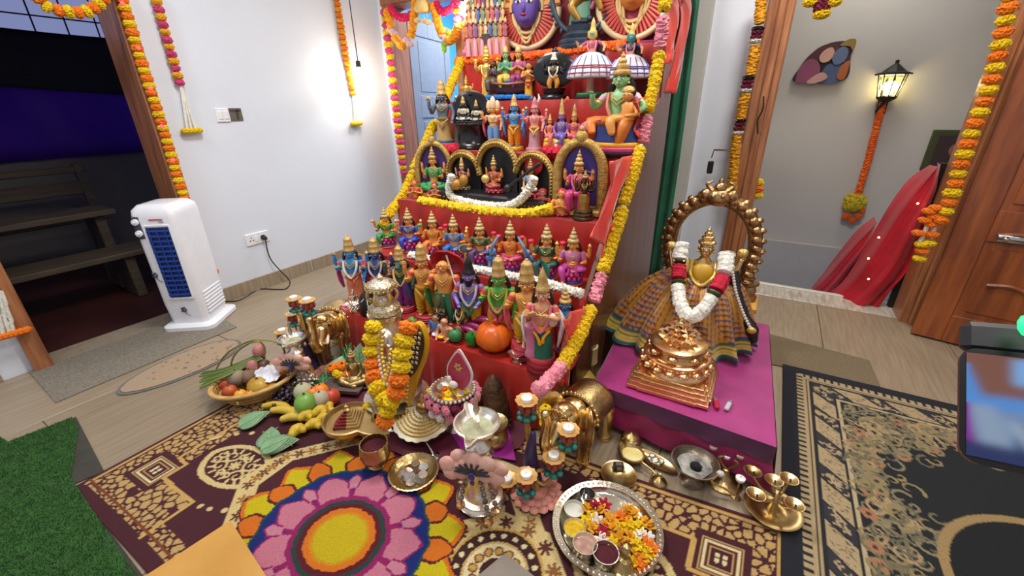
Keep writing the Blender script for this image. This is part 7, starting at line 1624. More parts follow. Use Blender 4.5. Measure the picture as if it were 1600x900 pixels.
q = loc2(637, 580); G().box((q[0]+.01, -.018, q[1]), (.035, .008, .04), b=.003, rot=Matrix.Rotation(.5, 3, 'Y')).obj('green_stone', pc('1e3a28', .15), t)
# small brass deity with leaves and flowers at left of the silver deity
P = at(558, 602, RZ); t = thing('brass_deity', 'small brass seated deity among betel leaves and orange flowers', 'idol', P, face_cam(P)*.6, None, hz(P, 543)-RZ)
G().box((0, 0, .05), (.7, .5, .1), b=.02).obj('plinth', pc('4a2a22'), t, smooth=False); L_ = G(); L_.ball((0, 0, .2), (.26, .2, .12), 12); L_.limb([(.1, 0, .24), (.3, -.12, .22), (-.05, -.24, .18)], [.1, .08, .06], 8); L_.limb([(-.1, 0, .24), (-.3, -.12, .22), (.05, -.26, .15)], [.1, .08, .06], 8); L_.obj('lap', BRASSR, t)
upper(t, .34, 1.3, 'gd', arms=LAP, crown='tier', ctop=1.0, hair=False, face=False, chubby=1.3)
for c_ in t.children:
    if c_.name.split('.')[0] == 'body': c_.data.materials[0] = BRASSR
LEAFG = mat('betel_leaf', '6a8c66', .45, hex2='8cac86', vs=7, bump=.15, bs=25); LEAFD = mat('dark_leaf', '1e4a28', .45, hex2='2f6a3a', vs=7)
def leafm(t, L_, W_, m_, curl=.15, T=None, nm='leaf_blade'):
    g_ = G(); g_.T = T
    def fn(u, v):
        y = u; w_ = W_*math.sin(min(1, y*1.02)**.62*pi)**.8*(1-.25*y) if 0 < y < 1 else 0
        if y < .12: w_ = max(w_, W_*.55*(y/.12)**.5)
        x = (v-.5)*2*w_; notch = -.09*L_*(abs(v-.5)*2)**1.5*max(0, 1-u*4)
        return (x, L_*y+notch, curl*abs(x)*.8+.10*L_*y*(1-y)*curl*4)
    g_.sheet(fn, 14, 8); o_ = g_.obj(nm, m_, t); o_.modifiers.new('s', 'SOLIDIFY').thickness = .0012
    g_ = G(); g_.T = T; g_.tube([(0, -.02*L_*3, .002), (0, L_*.5, .10*L_*.25*curl*4+.002), (0, L_*.95, .002)], [.0022, .0018, .0008], 5)
    for k in (.2, .4, .6):
        for sg in (-1, 1): g_.tube([(0, L_*k, .10*L_*k*(1-k)*curl*4+.0018), (sg*W_*.6, L_*(k+.22), curl*W_*.5+.10*L_*k*(1-k)*curl*4)], .0010, 4)
    g_.obj('veins', mat('leaf_vein', '8ab87a', .5), o_); return o_
def leaf_thing(label, u, v, z_, rz, L_, W_, m_, tilt=(0, 0), n=1, group=None):
    t = thing('betel_leaf', label, 'leaf', at(u, v, z_), rz, group)
    for k in range(n): leafm(t, L_*(1-.05*k), W_*(1-.05*k), m_, T=Matrix.Translation((.006*k, -.004*k, .004*k)) @ Matrix.Rotation(.10*k, 4, 'Z') @ Matrix.Rotation(tilt[0], 4, 'X') @ Matrix.Rotation(tilt[1], 4, 'Y'))
    return t
GL_ = 'betel leaves on the rug'
leaf_thing('pale green betel leaf pointing to the basket, uppermost of three', 378, 665, .016, -.35, .115, .052, LEAFG, (.15, .1), 2, GL_)
leaf_thing('pale green folded betel leaf in the middle of three', 418, 697, .016, .85, .105, .05, LEAFG, (.12, -.1), 2, GL_)
leaf_thing('stack of pale green betel leaves nearest the cartouche of the rug', 418, 700, .018, -.75, .12, .052, LEAFG, (.1, .1), 4, GL_)
for i, (u, v, z_, rz, m_, tl, lb) in enumerate(((520, 590, .03, .3, LEAFG, (.5, .3), 'green betel leaf lying flat left of the small brass deity'), (538, 572, .05, -.2, LEAFD, (1.1, 0), 'upright dark leaf behind the small brass deity'), (572, 585, .05, -.7, LEAFD, (1.0, .2), 'dark leaf at the right of the small brass deity'), (560, 575, .06, .1, LEAFG, (1.25, 0), 'upright green leaf at the back of the small brass deity'), (505, 612, .02, .9, LEAFD, (.2, 0), 'dark green leaf under the orange flowers'))): leaf_thing(lb, u, v, z_, rz, .13, .06, m_, tl)
for i, (u, v, c_, lb) in enumerate(((519, 575, ORA, 'orange marigold left of the small brass deity'), (533, 571, ORA, 'orange marigold touching the small brass deity'), (528, 585, YEL, 'yellow marigold in front of two orange ones'), (543, 586, ORA, 'orange marigold at the feet of the small brass deity'), (560, 582, YEL, 'yellow marigold right of the small brass deity'), (575, 638, YEL, 'yellow marigold on the rim of the brass spout tray'))):
    z_ = .075 if i < 5 else .085; f = bpy.data.objects.new('marigold', flower_mesh(c_)); C.objects.link(f); f.location = at(u, v, z_); f.scale = (.027,)*3; f.rotation_euler = (.4, .3*i, i); tag(f, lb, 'flower')
G()
t = thing('flower_tray', 'dark square tray carrying the orange flowers', 'tray', at(540, 606, RZ), .4)
G().box((0, 0, .022), (.20, .14, .012), b=.004).box((0, -.07, .03), (.2, .006, .018)).obj('tray_body', pc('5a4a48'), t, smooth=False)
for x in (-.08, .08): G().box((x, 0, .008), (.02, .1, .016)).obj('foot', pc('3a2a2a'), t, smooth=False)
# beads and silver bits behind the basket
t = thing('silver_anklets', 'heap of silver anklet bells between basket and flower tray', 'anklets', at(478, 605, RZ)); g_ = G()
for k in range(70): g_.ball((random.uniform(-.055, .055), random.uniform(-.05, .05), .010+random.uniform(0, .05)*(random.random())), random.uniform(.007, .011), 6)
o_ = g_.obj('bells', SILV, t); o_['kind'] = 'stuff'
t = thing('bead_heap', 'heap of brown and white beads beside the silver anklets', 'beads', at(452, 610, RZ)); g_ = G()
for k in range(80): g_.ball((random.uniform(-.07, .07), random.uniform(-.05, .05), .008+random.uniform(0, .03)), random.uniform(.006, .010), 6)
o_ = g_.obj('beads', mat('brown_beads', '4a2e1c', .4, hex2='a08868', vs=40), t); o_['kind'] = 'stuff'
# ------------------------------------------------------------------ bamboo basket with fruit
Lb, Rb = at(334, 608, .075), at(456, 574, .085); bc = Lb.lerp(Rb, .5); bc.z = .009; ba = math.atan2(Rb.y-Lb.y, Rb.x-Lb.x); ra = (Rb-Lb).length/2*1.06; rb = ra*.74
BAM = mat('bamboo', 'a87c40', .5, hex2='d0ac6c', vs=9, stretch=(3, 3, 20), bump=.15, bs=40); BAMD = mat('bamboo_dark', '7a5428', .5, hex2='a87c44', vs=9)
bc -= Vector((-math.sin(ba), math.cos(ba), 0))*.035
t = thing('bamboo_basket', 'oval bamboo basket with twig handles filled with fruit', 'basket', bc, ba)
def ring(k, z_): return [(ra*k*math.cos(a), rb*k*math.sin(a), z_) for a in np.linspace(0, 2*pi, 40, endpoint=False)]
G().sheet(lambda u, v: (ra*(.6+.38*v)*math.cos(2*pi*u), rb*(.6+.38*v)*math.sin(2*pi*u), .004+.075*v), 40, 4, cu=True).obj('inner_wall', BAMD, t)
G().prism([(p[0], p[1]) for p in ring(.62, 0)], .001, .006).obj('bottom', BAMD, t)
for k in range(6): G().tube(ring(.64+.06*k, .01+.012*k), .006, 6, closed=True).obj('weave_ring', BAM if k % 2 else BAMD, t)
for k in range(2): G().tube(ring(1.0-.03*k, .082), .009, 8, closed=True).obj('rim_band', BAM, t)
g_ = G()
for k in range(36): a = 2*pi*k/36; g_.tube([(ra*.62*math.cos(a), rb*.62*math.sin(a), .004), (ra*1.0*math.cos(a), rb*1.0*math.sin(a), .08)], .004, 5)
o_ = g_.obj('stakes', BAM, t); o_['kind'] = 'stuff'
def hloop(P_, r=.0045, nm='handle'): q = [Matrix.Rotation(-ba, 4, 'Z') @ (Vector(p)-bc) for p in P_]; G().tube(spline(q, 7), r, 6).obj(nm, mat('twig', '6a6a38', .6, hex2='9a9050', vs=9), t)
yh = bc.y
hloop([at(337, 618, .08), atY(333, 590, yh+.0), atY(352, 555, yh+.02), atY(385, 535, yh+.04), atY(412, 531, yh+.07), atY(440, 540, yh+.10), at(448, 570, .085)])
hloop([at(372, 632, .08), atY(362, 600, yh-.03), atY(362, 565, yh), atY(376, 545, yh+.03), atY(400, 533, yh+.05), atY(412, 540, yh+.07), atY(414, 552, yh+.07)])
def fruit(name, label, u, v, r, col, z_=.075, col2=None, group=None, sc=(1, 1, 1), rough=.4, stalk='4a3a20', rot=None):
    P = at(u, v, z_); t = thing(name, label, 'fruit', P, random.uniform(0, 6), group)
    G().ball((0, 0, 0), (r*sc[0], r*sc[1], r*sc[2]), 16, rot=rot, jit=.008).obj('flesh', mat('skin_'+col, col, rough, hex2=col2, vs=14, bump=.05, bs=90), t)
    top = Vector((0, 0, r*sc[2])); top = rot @ top if rot else top
    G().limb([top*.96, top*1.1], [r*.1, r*.07], 6).ball(top*.985, (r*.16, r*.16, r*.05), 7).obj('stalk', pc(stalk), t); return t
fruit('mango', 'large yellow brown mango in the middle of the basket', 405, 605, .05, 'a8761a', .075, 'b89a2a', sc=(1.2, .95, .95))
fruit('tomato', 'red tomato at the left rim of the basket', 351, 601, .028, 'b04a28', .07, 'c05a30'); fruit('tomato', 'second red tomato in the basket, nearer the viewer', 359, 612, .032, 'a84420', .07, 'b85a28')
fruit('orange', 'yellow orange at the front of the basket', 376, 618, .028, 'd8901a', .07, 'e0a830'); fruit('orange', 'orange beside the large mango in the basket', 391, 618, .026, 'd07a14', .065, 'd88a20')
fruit('orange', 'orange fruit near the pink silk flower at the right rim of the basket', 441, 582, .036, 'c86a1e', .07, 'd8822a'); fruit('orange', 'small orange between mango and basket rim', 424, 605, .026, 'd88a1a', .07, 'e09a2a')
fruit('wood_apple', 'grey round wood apple in the basket behind the tomatoes', 370, 590, .042, '8a7a66', .085, '9c8c78', rough=.8); fruit('wood_apple', 'brown wood apple behind the large mango', 391, 588, .038, '7a604a', .085, '8c7056', rough=.8); fruit('onion', 'dark brown round root at the back of the basket', 412, 572, .034, '4a3020', .09, '6a4a30')
fruit('lemon', 'pale yellow green lime at the right of the basket', 428, 572, .026, 'a09458', .085, 'b0a468')
t = thing('plastic_bag', 'crumpled white plastic bag on the basket fruit', 'bag', at(418, 584, .105)); g_ = G()
g_.sheet(lambda u, v: (.085*(u-.5)*2*(.6+.4*math.sin(v*pi)), .05*(v-.5)*2, .016*math.sin(u*pi)*math.sin(v*pi)+.004*math.sin(u*17+v*9)+.003*math.sin(v*23)), 24, 16); o_ = g_.obj('film', mat('white_film', 'dcdce4', .3, var=.03), t); o_.modifiers.new('s', 'SOLIDIFY').thickness = .002
t.rotation_euler[2] = -.4;
LB = mat('lotus_bud_pink', 'a85a5e', .5, hex2='c88a80', vs=8)
for i, (u, v, z_, r) in enumerate(((405, 549, .15, .030), (394, 573, .12, .026))):
    t = thing('lotus_bud', ('pink lotus bud on its stem above the basket', 'dark pink lotus bud resting over the fruit')[i], 'flower', at(u, v, z_), .3, 'lotus buds')
    g_ = G()
    for k in range(6): a = k*pi/3; g_.ball((r*.3*math.cos(a), r*.3*math.sin(a), 0), (r*.7, r*.7, r*1.25), 8)
    g_.obj('petals', LB, t); 
    for k in range(4): a = k*pi/2; G().ball((r*.6*math.cos(a), r*.6*math.sin(a), -r*.9), (r*.3, r*.3, r*.6), 7).obj('sepal', pc('8a8a3a'), t)
t = thing('lotus_stem_bundle', 'bundle of long green lotus stems lying over the left side of the basket', 'stems', at(330, 588, .09)); b0 = Vector(t.location)
for k in range(9): G().tube(spline([at(318-3*(k % 3), 590+3*k-8, .07+.004*k)-b0, at(350, 580+k*1.6-4, .10+.003*k)-b0, at(385, 566+k*1.3-4, .12)-b0, at(404+2*(k % 3), 556+k-3, .13)-b0], 5), .0055, 6).obj('stem', pc(('5a6a2a', '4a5a24', '6a7a34')[k % 3]), t)
# ------------------------------------------------------------------ heap of fruit on the rug
fz = .02
fruit('guava', 'smooth pale green guava on the yellow fruit heap', 478, 630, .048, '6a9a38', .075, '84b050'); fruit('wood_apple', 'pale grey green round fruit behind the guava', 474, 612, .042, 'a0a080', .07, 'b4b494', rough=.7)
fruit('apple', 'pale spotted round fruit right of the guava', 501, 624, .040, 'a8a088', .07, 'bcb49c', rough=.7); fruit('orange', 'bright orange fruit at the top of the fruit heap', 501, 611, .035, 'e07414', .07, 'ee8a20'); fruit('orange', 'orange half hidden behind the guava', 489, 616, .034, 'd86a1a', .065, 'e07c28')
fruit('apple', 'red apple at the right end of the fruit heap', 518, 620, .038, 'b83a24', .06, 'd05a38')
GB_ = 'small yellow bananas on the rug'
def banana(label, u, v, rz, L_=.10, r=.021, z_=.03, ripe='c8a018', grp=GB_):
    t = thing('banana', label, 'fruit', at(u, v, z_), rz, grp); P_ = [(-L_/2, 0, 0), (-L_*.2, .012, .004), (L_*.2, .012, .004), (L_/2, 0, .002)]
    G().limb(P_, [r*.75, r, r*1.0, r*.6], 10).obj('peel', mat('peel_'+ripe, ripe, .45, hex2='dcc040', vs=7), t); G().limb([(L_/2, 0, .002), (L_/2+.016, -.005, .004)], [r*.4, r*.3], 6).obj('stalk', pc('6a5a20'), t); G().ball((-L_/2-.012, 0, 0), .006, 6).obj('blossom_end', pc('2a2010'), t)
banana('long banana left of the guava', 450, 646, .25, .16, .019, .035, 'c8a83a'); banana('flat old banana at the left end of the heap', 433, 637, .35, .13, .017, .03, 'b8922a'); banana('banana below the guava with a dark tip', 462, 655, .5, .11, .02, .03, 'c8a84a')
banana('stubby yellow banana pointing to the rangoli', 466, 675, 1.1, .042, .024); banana('stubby yellow banana beside the brass tray', 490, 666, .5, .046, .023); banana('stubby yellow banana below the guava', 478, 652, .6, .04, .023, .045); banana('stubby yellow banana on top right of the bunch', 500, 645, .5, .042, .023, .055); banana('small yellow banana next to the brass spout', 505, 656, .4, .04, .021, .04); banana('small yellow banana behind the brass spout', 511, 637, .3, .035, .018, .045); banana('small yellow banana at right end of the bunch', 514, 646, .3, .035, .018, .035)
t = thing('grape_bunch', 'bunch of dark grapes left of the guava', 'fruit', at(448, 622, fz)); g_ = G()
for k in range(60): g_.ball((random.gauss(0, .035), random.gauss(0, .028), .012+random.uniform(0, .035)), .011, 7)
o_ = g_.obj('grapes', mat('grape_skin', '1c1420', .25, hex2='3a2a3a', vs=20), t); o_['kind'] = 'stuff'; G().tube([(0, 0, .03), (.03, .02, .06)], .003, 5).obj('stalk', pc('5a5a2a'), t)
# ------------------------------------------------------------------ brass spout tray with pyramid
CB_ = mat('pale_brass', 'a88850', .36, .75, hex2='ccae78', vs=9, bump=.1, bs=30)
P = at(552, 697, RZ); dz = .075; dc = at(545, 655, dz+.02); t = thing('brass_spout_tray', 'pale brass spouted tray on a brass foot holding a small stepped pyramid', 'tray', (dc.x, dc.y, RZ))
G().lathe([(.05, 0), (.052, .012), (.03, .02), (.022, .035), (.03, .055), (.05, .062), (0, .062)], 24).obj('foot', BRASS, t)
sp = Matrix.Rotation(-ba, 4, 'Z') @ Vector((0, 0, 0)); sd = at(600, 678, dz+.02)-dc; sa_ = math.atan2(sd.y, sd.x); sl = sd.length
def trayR(a, base):
    d = (a-sa_+pi) % (2*pi)-pi
    return base*(1+max(0, 1-(abs(d)/.42))**1.0*(sl/base*.62))
prt = [(.0, .062), (.085, .062), (.098, .068), (.102, .09), (.094, .092), (.088, .074), (.0, .072)]
G().lathe(prt, 72, rf=lambda a, z: trayR(a, .1)/.1).obj('tray_bowl', CB_, t)
pm = thing('stepped_pyramid', 'small square stepped pyramid with red powder on one face', 'sacred model', (dc.x, dc.y, RZ+.0735), sa_+.6)
for k in range(6): w_ = .10-.016*k; G().box((0, 0, .005+.009*k), (w_, w_, .009), b=.001).obj('tier', CB_, pm, smooth=False); G().box((-w_/4-.0005, -w_/4, .0055+.009*k), (w_/2, w_/2, .009)).obj('red_powder', pc('7a1020', .8), pm, smooth=False)
G().lathe([(.012, .052), (.014, .06), (.006, .066), (.009, .075), (0, .082)], 10).obj('summit', BRASSR, pm)
# brass cup with vermilion
P = at(590, 728, RZ); h_ = hz(P, 692)-RZ; t = thing('fluted_brass_cup', 'fluted brass cup of dark red powder beside the rangoli', 'cup', P)
G().lathe([(.028, 0), (.03, .008), (.018, .016), (.03, .024), (.05, .045), (.054, .065), (.05, h_), (.047, h_), (.05, .066), (.044, .05), (0, .04)], 48, rf=lambda a, z: 1+(.035*math.cos(16*a) if z > .05 else 0)).obj('cup_body', BRASSR, t); G().lathe([(.047, h_-.02), (.03, h_-.014), (0, h_-.012)], 24).obj('powder', pc('4a0818', .9), t)
# coin plate
P = at(647, 742, .012); t = thing('fluted_brass_plate', 'fluted brass plate holding coins at the upper edge of the rangoli', 'plate', P)
G().lathe([(.0, .0), (.06, .0), (.078, .008), (.09, .02), (.0915, .022), (.086, .023), (.074, .012), (.06, .004), (0, .004)], 72, rf=lambda a, z: 1+(.012*math.cos(36*a) if z > .006 else 0)).obj('plate_body', BRASSR, t)
ORDN = 'first second third fourth fifth sixth seventh eighth ninth tenth eleventh twelfth thirteenth fourteenth fifteenth sixteenth'.split(); CO = []
for k in range(15):
    a = k*2.4; r_ = .0125*math.sqrt(k); m_ = (SILV, STEEL, mat('copper_coin', 'b87860', .3, 1))[2 if k in (3, 9) else k % 2]
    o_ = G().lathe([(0, -.0009), (.0165, -.0009), (.017, 0), (.0165, .0009), (0, .0009)], 18).obj('coin', m_); o_.location = (P.x+r_*math.cos(a), P.y+r_*math.sin(a), .0175+.0022*(k % 3)); o_.rotation_euler = (random.uniform(-.15, .15), random.uniform(-.15, .15), 0)
    CO.append((o_.location.x, k, o_))
for q_, kk in (('copper', (3, 9)), ('silver', [k for k in range(15) if k not in (3, 9)])):
    for i, (x, k, o_) in enumerate(sorted([c for c in CO if c[1] in kk], key=lambda c: c[0])): tag(o_, ORDN[i]+' '+q_+' coloured coin from the left in the fluted brass plate', 'coin', 'coins in the brass plate')
# pearl fan tray
fc = at(664, 636, .12); P = at(677, 713, .0135); t = thing('pearl_fan_tray', 'fan shaped white tray with rows of gold beads on a glass stem', 'tray', P)
fe = at(642, 691, .055); d_ = fe-fc; R_ = d_.length*1.0; fn_ = d_.normalized(); sx = Vector((1, 0, 0)); sx = (sx-fn_*sx.dot(fn_)).normalized(); up = sx.cross(fn_)*-1 if sx.cross(fn_).z < 0 else sx.cross(fn_)
FM = Matrix((sx, -fn_, up)).transposed().to_4x4(); FM.translation = fc-Vector(P)
g_ = G(); fan = [(0, .012)]
for k in range(61): a = -pi*.93+pi*.96*k/60; q = R_*(.97+.035*abs(math.sin(k/60*pi*11))); fan.append((q*math.cos(a), q*math.sin(a)))
g_.T = FM; g_.prism(fan, -.004, .0); g_.obj('fan_plate', mat('pearl_white', 'c8bc9c', .3, .35, hex2='e0d8c0', vs=8), t, smooth=False)
g_ = G(); g_.T = FM
for q in range(6):
    rr_ = R_*(.34+.1*q); n = 12+5*q
    for k in range(n): a = -pi*.88+pi*.86*k/(n-1); g_.ball((rr_*math.cos(a), rr_*math.sin(a), .004), (.0049, .0049, .0045), 6)
o_ = g_.obj('gold_beads', mat('bright_gold'), t); o_['kind'] = 'stuff'
G().tube([(0, 0, .012), FM @ Vector((0, -R_*.55, -.004))], .005, 8).obj('stem', STEEL, t); G().lathe([(.026, 0), (.026, .004), (.008, .012), (0, .014)], 18).obj('stem_foot', STEEL, t)
q = fc+Vector((0, -.01, 0)); t = thing('tiny_brass_idol', 'tiny brass seated idol on the top of the pearl fan tray', 'idol', q, 0, None, .075)
roundbase(t, .4, .16, [BRASSR]); G().ball((0, -.05, .3), (.38, .26, .2), 10).obj('lap', BRASS, t); upper(t, .34, 1.4, 'gd', arms=LAP, crown='tier', ctop=1.05, hair=False, face=False, necklace=False)
# silver bowl with flower ring and leaf mirror
P = at(712, 668, RZ); rimz = hz(P, 606)-RZ; t = thing('silver_offering_bowl', 'silver bowl of coins and petals with a pink leaf shaped mirror standing in it', 'bowl', P)
G().lathe([(.045, 0), (.048, .01), (.03, .02), (.06, .05), (.088, .08), (.082, rimz-.012), (.088, rimz), (.08, rimz), (.074, rimz-.014), (.0, rimz-.04)], 36).obj('bowl_body', SILV, t)
g_ = G()
for k in range(32): a = 2*pi*k/32; g_.ball((.087*math.cos(a), .087*math.sin(a), rimz-.006), .0075, 6)
g_.obj('rim_pearls', pc('d0c8b8'), t); G().lathe([(.075, rimz-.026), (.04, rimz-.018), (0, rimz-.014)], 20).obj('petal_bed', YEL, t)
for k in range(9): a = k*2.4; r_ = .018*math.sqrt(k+.5); f = bpy.data.objects.new('petal', flower_mesh((YEL, ORA, YEL)[k % 3])); C.objects.link(f); f.parent = t; f.location = (r_*math.cos(a), r_*math.sin(a), rimz-.012); f.scale = (.014, .014, .012)
for k in range(5): a = k*1.3+.4; o_ = G().lathe([(0, -.001), (.014, -.001), (.014, .001), (0, .001)], 16).obj('coin', SILV, t); o_.location = (.05*math.cos(a), -.02+.03*math.sin(a), rimz-.003); o_.rotation_euler = (.4*math.sin(a), .4, 0)
sM = mpp(P); ym = P.y+.02
def L2(u, v): q = atY(u, v, ym)-P; return (q.x, q.z)
M3 = Matrix(((1, 0, 0, 0), (0, 0, 1, .02), (0, 1, 0, 0), (0, 0, 0, 1)))
lf = [L2(*q) for q in ((716, 546), (726, 559), (736, 578), (738, 592), (732, 606), (720, 612), (706, 606), (700, 592), (698, 574), (704, 560))]
G().prism(smooth2(lf), .0, .006, M3).obj('mirror_rim', pc('e0d8d4'), t); cxm = sum(p[0] for p in lf)/len(lf); czm = sum(p[1] for p in lf)/len(lf)
G().prism(smooth2([(cxm+(p[0]-cxm)*.86, czm+(p[1]-czm)*.88) for p in lf]), -.004, .0, M3).obj('mirror_face', mat('mirror_pink', 'b01a50', .4, hex2='cc5478', vs=6, coat=.1), t)
g_ = G(); q = L2(717, 573)
for k in range(6): a = k*pi/3; g_.ball((q[0]+.012*math.cos(a), .014, q[1]+.012*math.sin(a)), (.006, .003, .009), 7, rot=Matrix.Rotation(-a+pi/2, 3, 'Y'))
g_.obj('gold_emblem', GOLDP, t); q = L2(708, 590); G().ball((q[0]-.004, -.0, q[1]), (.012, .010, .02), 9).ball((q[0]+.02, -.005, q[1]-.01), (.022, .014, .014), 9).obj('white_petals', mat('white_petal', 'e6ded8', .7), t)
cols_ = [LPK, LPK, mat('white_petal'), mat('wine'), YEL, LPK, LPK, mat('wine'), mat('white_petal')]
t2 = thing('flower_ring', 'ring of pink white maroon and yellow blossoms round the silver bowl', 'garland', P)
for row, (rr_, z_, n) in enumerate(((.098, rimz-.035, 16), (.092, rimz-.075, 15))):
    for k in range(n):
        a = 2*pi*k/n+.2*row; f = bpy.data.objects.new('flower', flower_mesh(cols_[(k//2+row*3) % 9])); C.objects.link(f); f.parent = t2; f.location = (rr_*math.cos(a), rr_*math.sin(a), z_); f.scale = (.022,)*3; f.rotation_euler = (1.2*math.sin(a), -1.2*math.cos(a), a)
# carved brown cone, brass pot behind lamp
P = at(773, 662, RZ); hC = hz(P, 585)-RZ; t = thing('carved_cone', 'rough dark brown carved cone behind the silver lamp', 'cone', P)
G().lathe([(.066, 0), (.07, .04), (.064, .1), (.05, .16), (.03, hC-.03), (.012, hC-.008), (0, hC)], 30).obj('core', mat('brown_cone', '2e1c0e', .5, hex2='5a3a1e', vs=22, bump=.8, bs=50), t)
g_ = G()
for k in range(150): zz = random.uniform(.01, hC*.95); rr_ = .07*(1-(zz/hC)**1.7); a = random.uniform(0, 6.3); g_.ball((rr_*math.cos(a), rr_*math.sin(a), zz), random.uniform(.006, .010), 6)
o_ = g_.obj('carved_knobs', mat('brown_cone'), t); o_['kind'] = 'stuff'
P = at(772, 692, FZ); t = thing('round_brass_pot', 'round brass water pot between silver lamp and candle stand', 'pot', P)
G().lathe([(.03, 0), (.05, .01), (.058, .035), (.05, .06), (.03, .072), (.028, .085), (.055, .1), (.058, .104), (.04, .098), (0, .09)], 28).obj('pot_body', BRASSR, t); G().lathe([(0, .098), (.03, .1), (0, .104)], 16).obj('lid', BRASS, t)
P = at(913, 586, .003); t = thing('bamboo_cup', 'pale bamboo section cup standing beside the stand and table', 'cup', P); hB = hz(P, 540)
G().lathe([(.058, 0), (.06, .01), (.058, hB*.5), (.06, hB*.52), (.058, hB*.54), (.058, hB), (.046, hB), (.044, .03), (0, .03)], 24).obj('cup_body', mat('bamboo_green', 'a08050', .45, hex2='c4a878', vs=5), t); G().lathe([(.044, hB-.003), (.058, hB+.0015), (.05, hB+.002)], 24, cap=False).obj('cut_rim', pc('c8c08a'), t)
P = at(905, 606, .003); t = thing('yellow_bundle', 'folded yellow cloth bundle beside the bamboo cup', 'cloth', P); G().box((0, 0, .03), (.12, .10, .06), rz=.5, b=.02).box((.02, 0, .07), (.10, .08, .03), rz=.8, b=.012).obj('folds', pc('a8883a'), t)
# ------------------------------------------------------------------ large silver plate
P = at(947, 830, .0135); t = thing('silver_plate', 'large round silver plate of petals and small cups at the front', 'plate', P); PR = .17
G().lathe([(0, 0), (PR*.80, 0), (PR*.86, .008), (PR*.88, .02), (PR*1.0, .026), (PR*1.0, .030), (PR*.87, .025), (PR*.84, .014), (PR*.78, .006), (0, .006)], 64).obj('plate_body', mat('bright_silver', 'c8c0ac', .18, 1, hex2='e0dac8', vs=14, bump=.1, bs=60), t)
g_ = G()
for k in range(60): a = 2*pi*k/60; g_.ball((PR*.94*math.cos(a), PR*.94*math.sin(a), .0285), (.0045, .0045, .003), 6)
g_.obj('rim_beading', SILV, t)
PZ = .0135+.0065
def cup(label, u, v, r, h_, m_, fill, fm, nm='steel_cup'):
    P = at(u, v, PZ+h_*.6); t = thing(nm, label, 'cup', (P.x, P.y, PZ)); G().lathe([(r*.8, 0), (r*.86, .003), (r*.98, h_*.8), (r*1.04, h_), (r*.97, h_), (r*.9, h_*.75), (r*.76, .004), (0, .004)], 28).obj('cup_body', m_, t)
    if fill: G().lathe([(r*.9, h_*.62), (r*.6, h_*.72), (r*.2, h_*.78), (0, h_*.78)], 20).obj('contents', fm, t)
    return t
cup('small empty steel cup at the top of the silver plate', 917, 775, .026, .03, STEEL, False, None)
cup('white cup of white powder on the silver plate', 897, 797, .032, .022, pc('c8c4b4'), True, pc('d8d4c8', .9)); cup('cup of yellow turmeric powder on the silver plate', 898, 827, .034, .022, SILV, True, mat('turmeric', 'c8a414', .9, var=.2, vs=60))
cup('silver cup of pale pink paste on the silver plate', 914, 853, .036, .034, SILV, True, mat('sandal', 'b08a7a', .9, var=.25, vs=50)); cup('silver cup of dark vermilion powder on the silver plate', 946, 868, .037, .04, SILV, True, mat('vermilion', '4a0a1c', .9, var=.15, vs=60))
P = at(975, 885, PZ+.02); t = thing('brass_bell', 'small brass hand bell standing on the silver plate', 'bell', (P.x, P.y, PZ))
G().lathe([(.036, 0), (.036, .004), (.03, .012), (.026, .03), (.015, .04), (.012, .048), (.017, .052), (.008, .058), (.008, .085), (.013, .09), (.008, .098), (.012, .108), (0, .116)], 22).obj('bell_body', BRASSR, t); G().ball((0, 0, .012), .008, 8).obj('clapper', BRASSR, t)
FC = ((YEL, 'yellow loose blossom on the silver plate'), (ORA, 'orange loose blossom on the silver plate'), (fl('f0a818'), 'amber loose blossom on the silver plate'), (mat('white_petal'), 'white loose blossom on the silver plate'), (mat('crimson_rope'), 'crimson loose blossom on the silver plate'))
pet = G()
def blossom_mesh(i):
    key = 'blossom%d' % i
    if key in FLM: return FLM[key]
    g_ = G()
    for row, (n, r_, tl) in enumerate(((7, 1, .35), (6, .7, .8), (4, .4, 1.2))):
        for k in range(n):
            a = 2*pi*(k+.5*row)/n+random.uniform(-.2, .2); R3 = Matrix.Rotation(a, 3, 'Z') @ Matrix.Rotation(-tl+random.uniform(-.2, .2), 3, 'Y'); g_.ball(R3 @ Vector((r_*.55, 0, .1*row)), (r_*.5, r_*.26, .07), 8, rot=R3)
    o_ = g_.obj('petals', FC[i][0]); FLM[key] = o_.data; bpy.data.objects.remove(o_); return FLM[key]
ORDN = 'first second third fourth fifth sixth seventh eighth ninth tenth eleventh twelfth thirteenth fourteenth fifteenth sixteenth'.split()
def ordn(i): return ORDN[i]
spots = [(918, 797, 2), (931, 792, 4), (938, 798, 2), (944, 790, 4), (920, 812, 0), (932, 814, 3), (926, 826, 2), (945, 822, 2), (952, 812, 2), (958, 826, 2), (942, 832, 4), (940, 845, 3), (955, 850, 0), (968, 808, 1), (975, 812, 1), (984, 796, 2), (990, 804, 2), (978, 800, 2), (972, 824, 0), (985, 822, 0), (998, 824, 0), (1008, 818, 2), (1014, 826, 2), (968, 840, 2), (984, 838, 2), (1000, 836, 3), (1012, 842, 3), (990, 852, 0), (1002, 856, 0), (1010, 850, 1), (980, 858, 4), (992, 868, 2), (1004, 872, 2), (1012, 864, 0), (998, 882, 1), (986, 880, 0), (1016, 856, 1)]
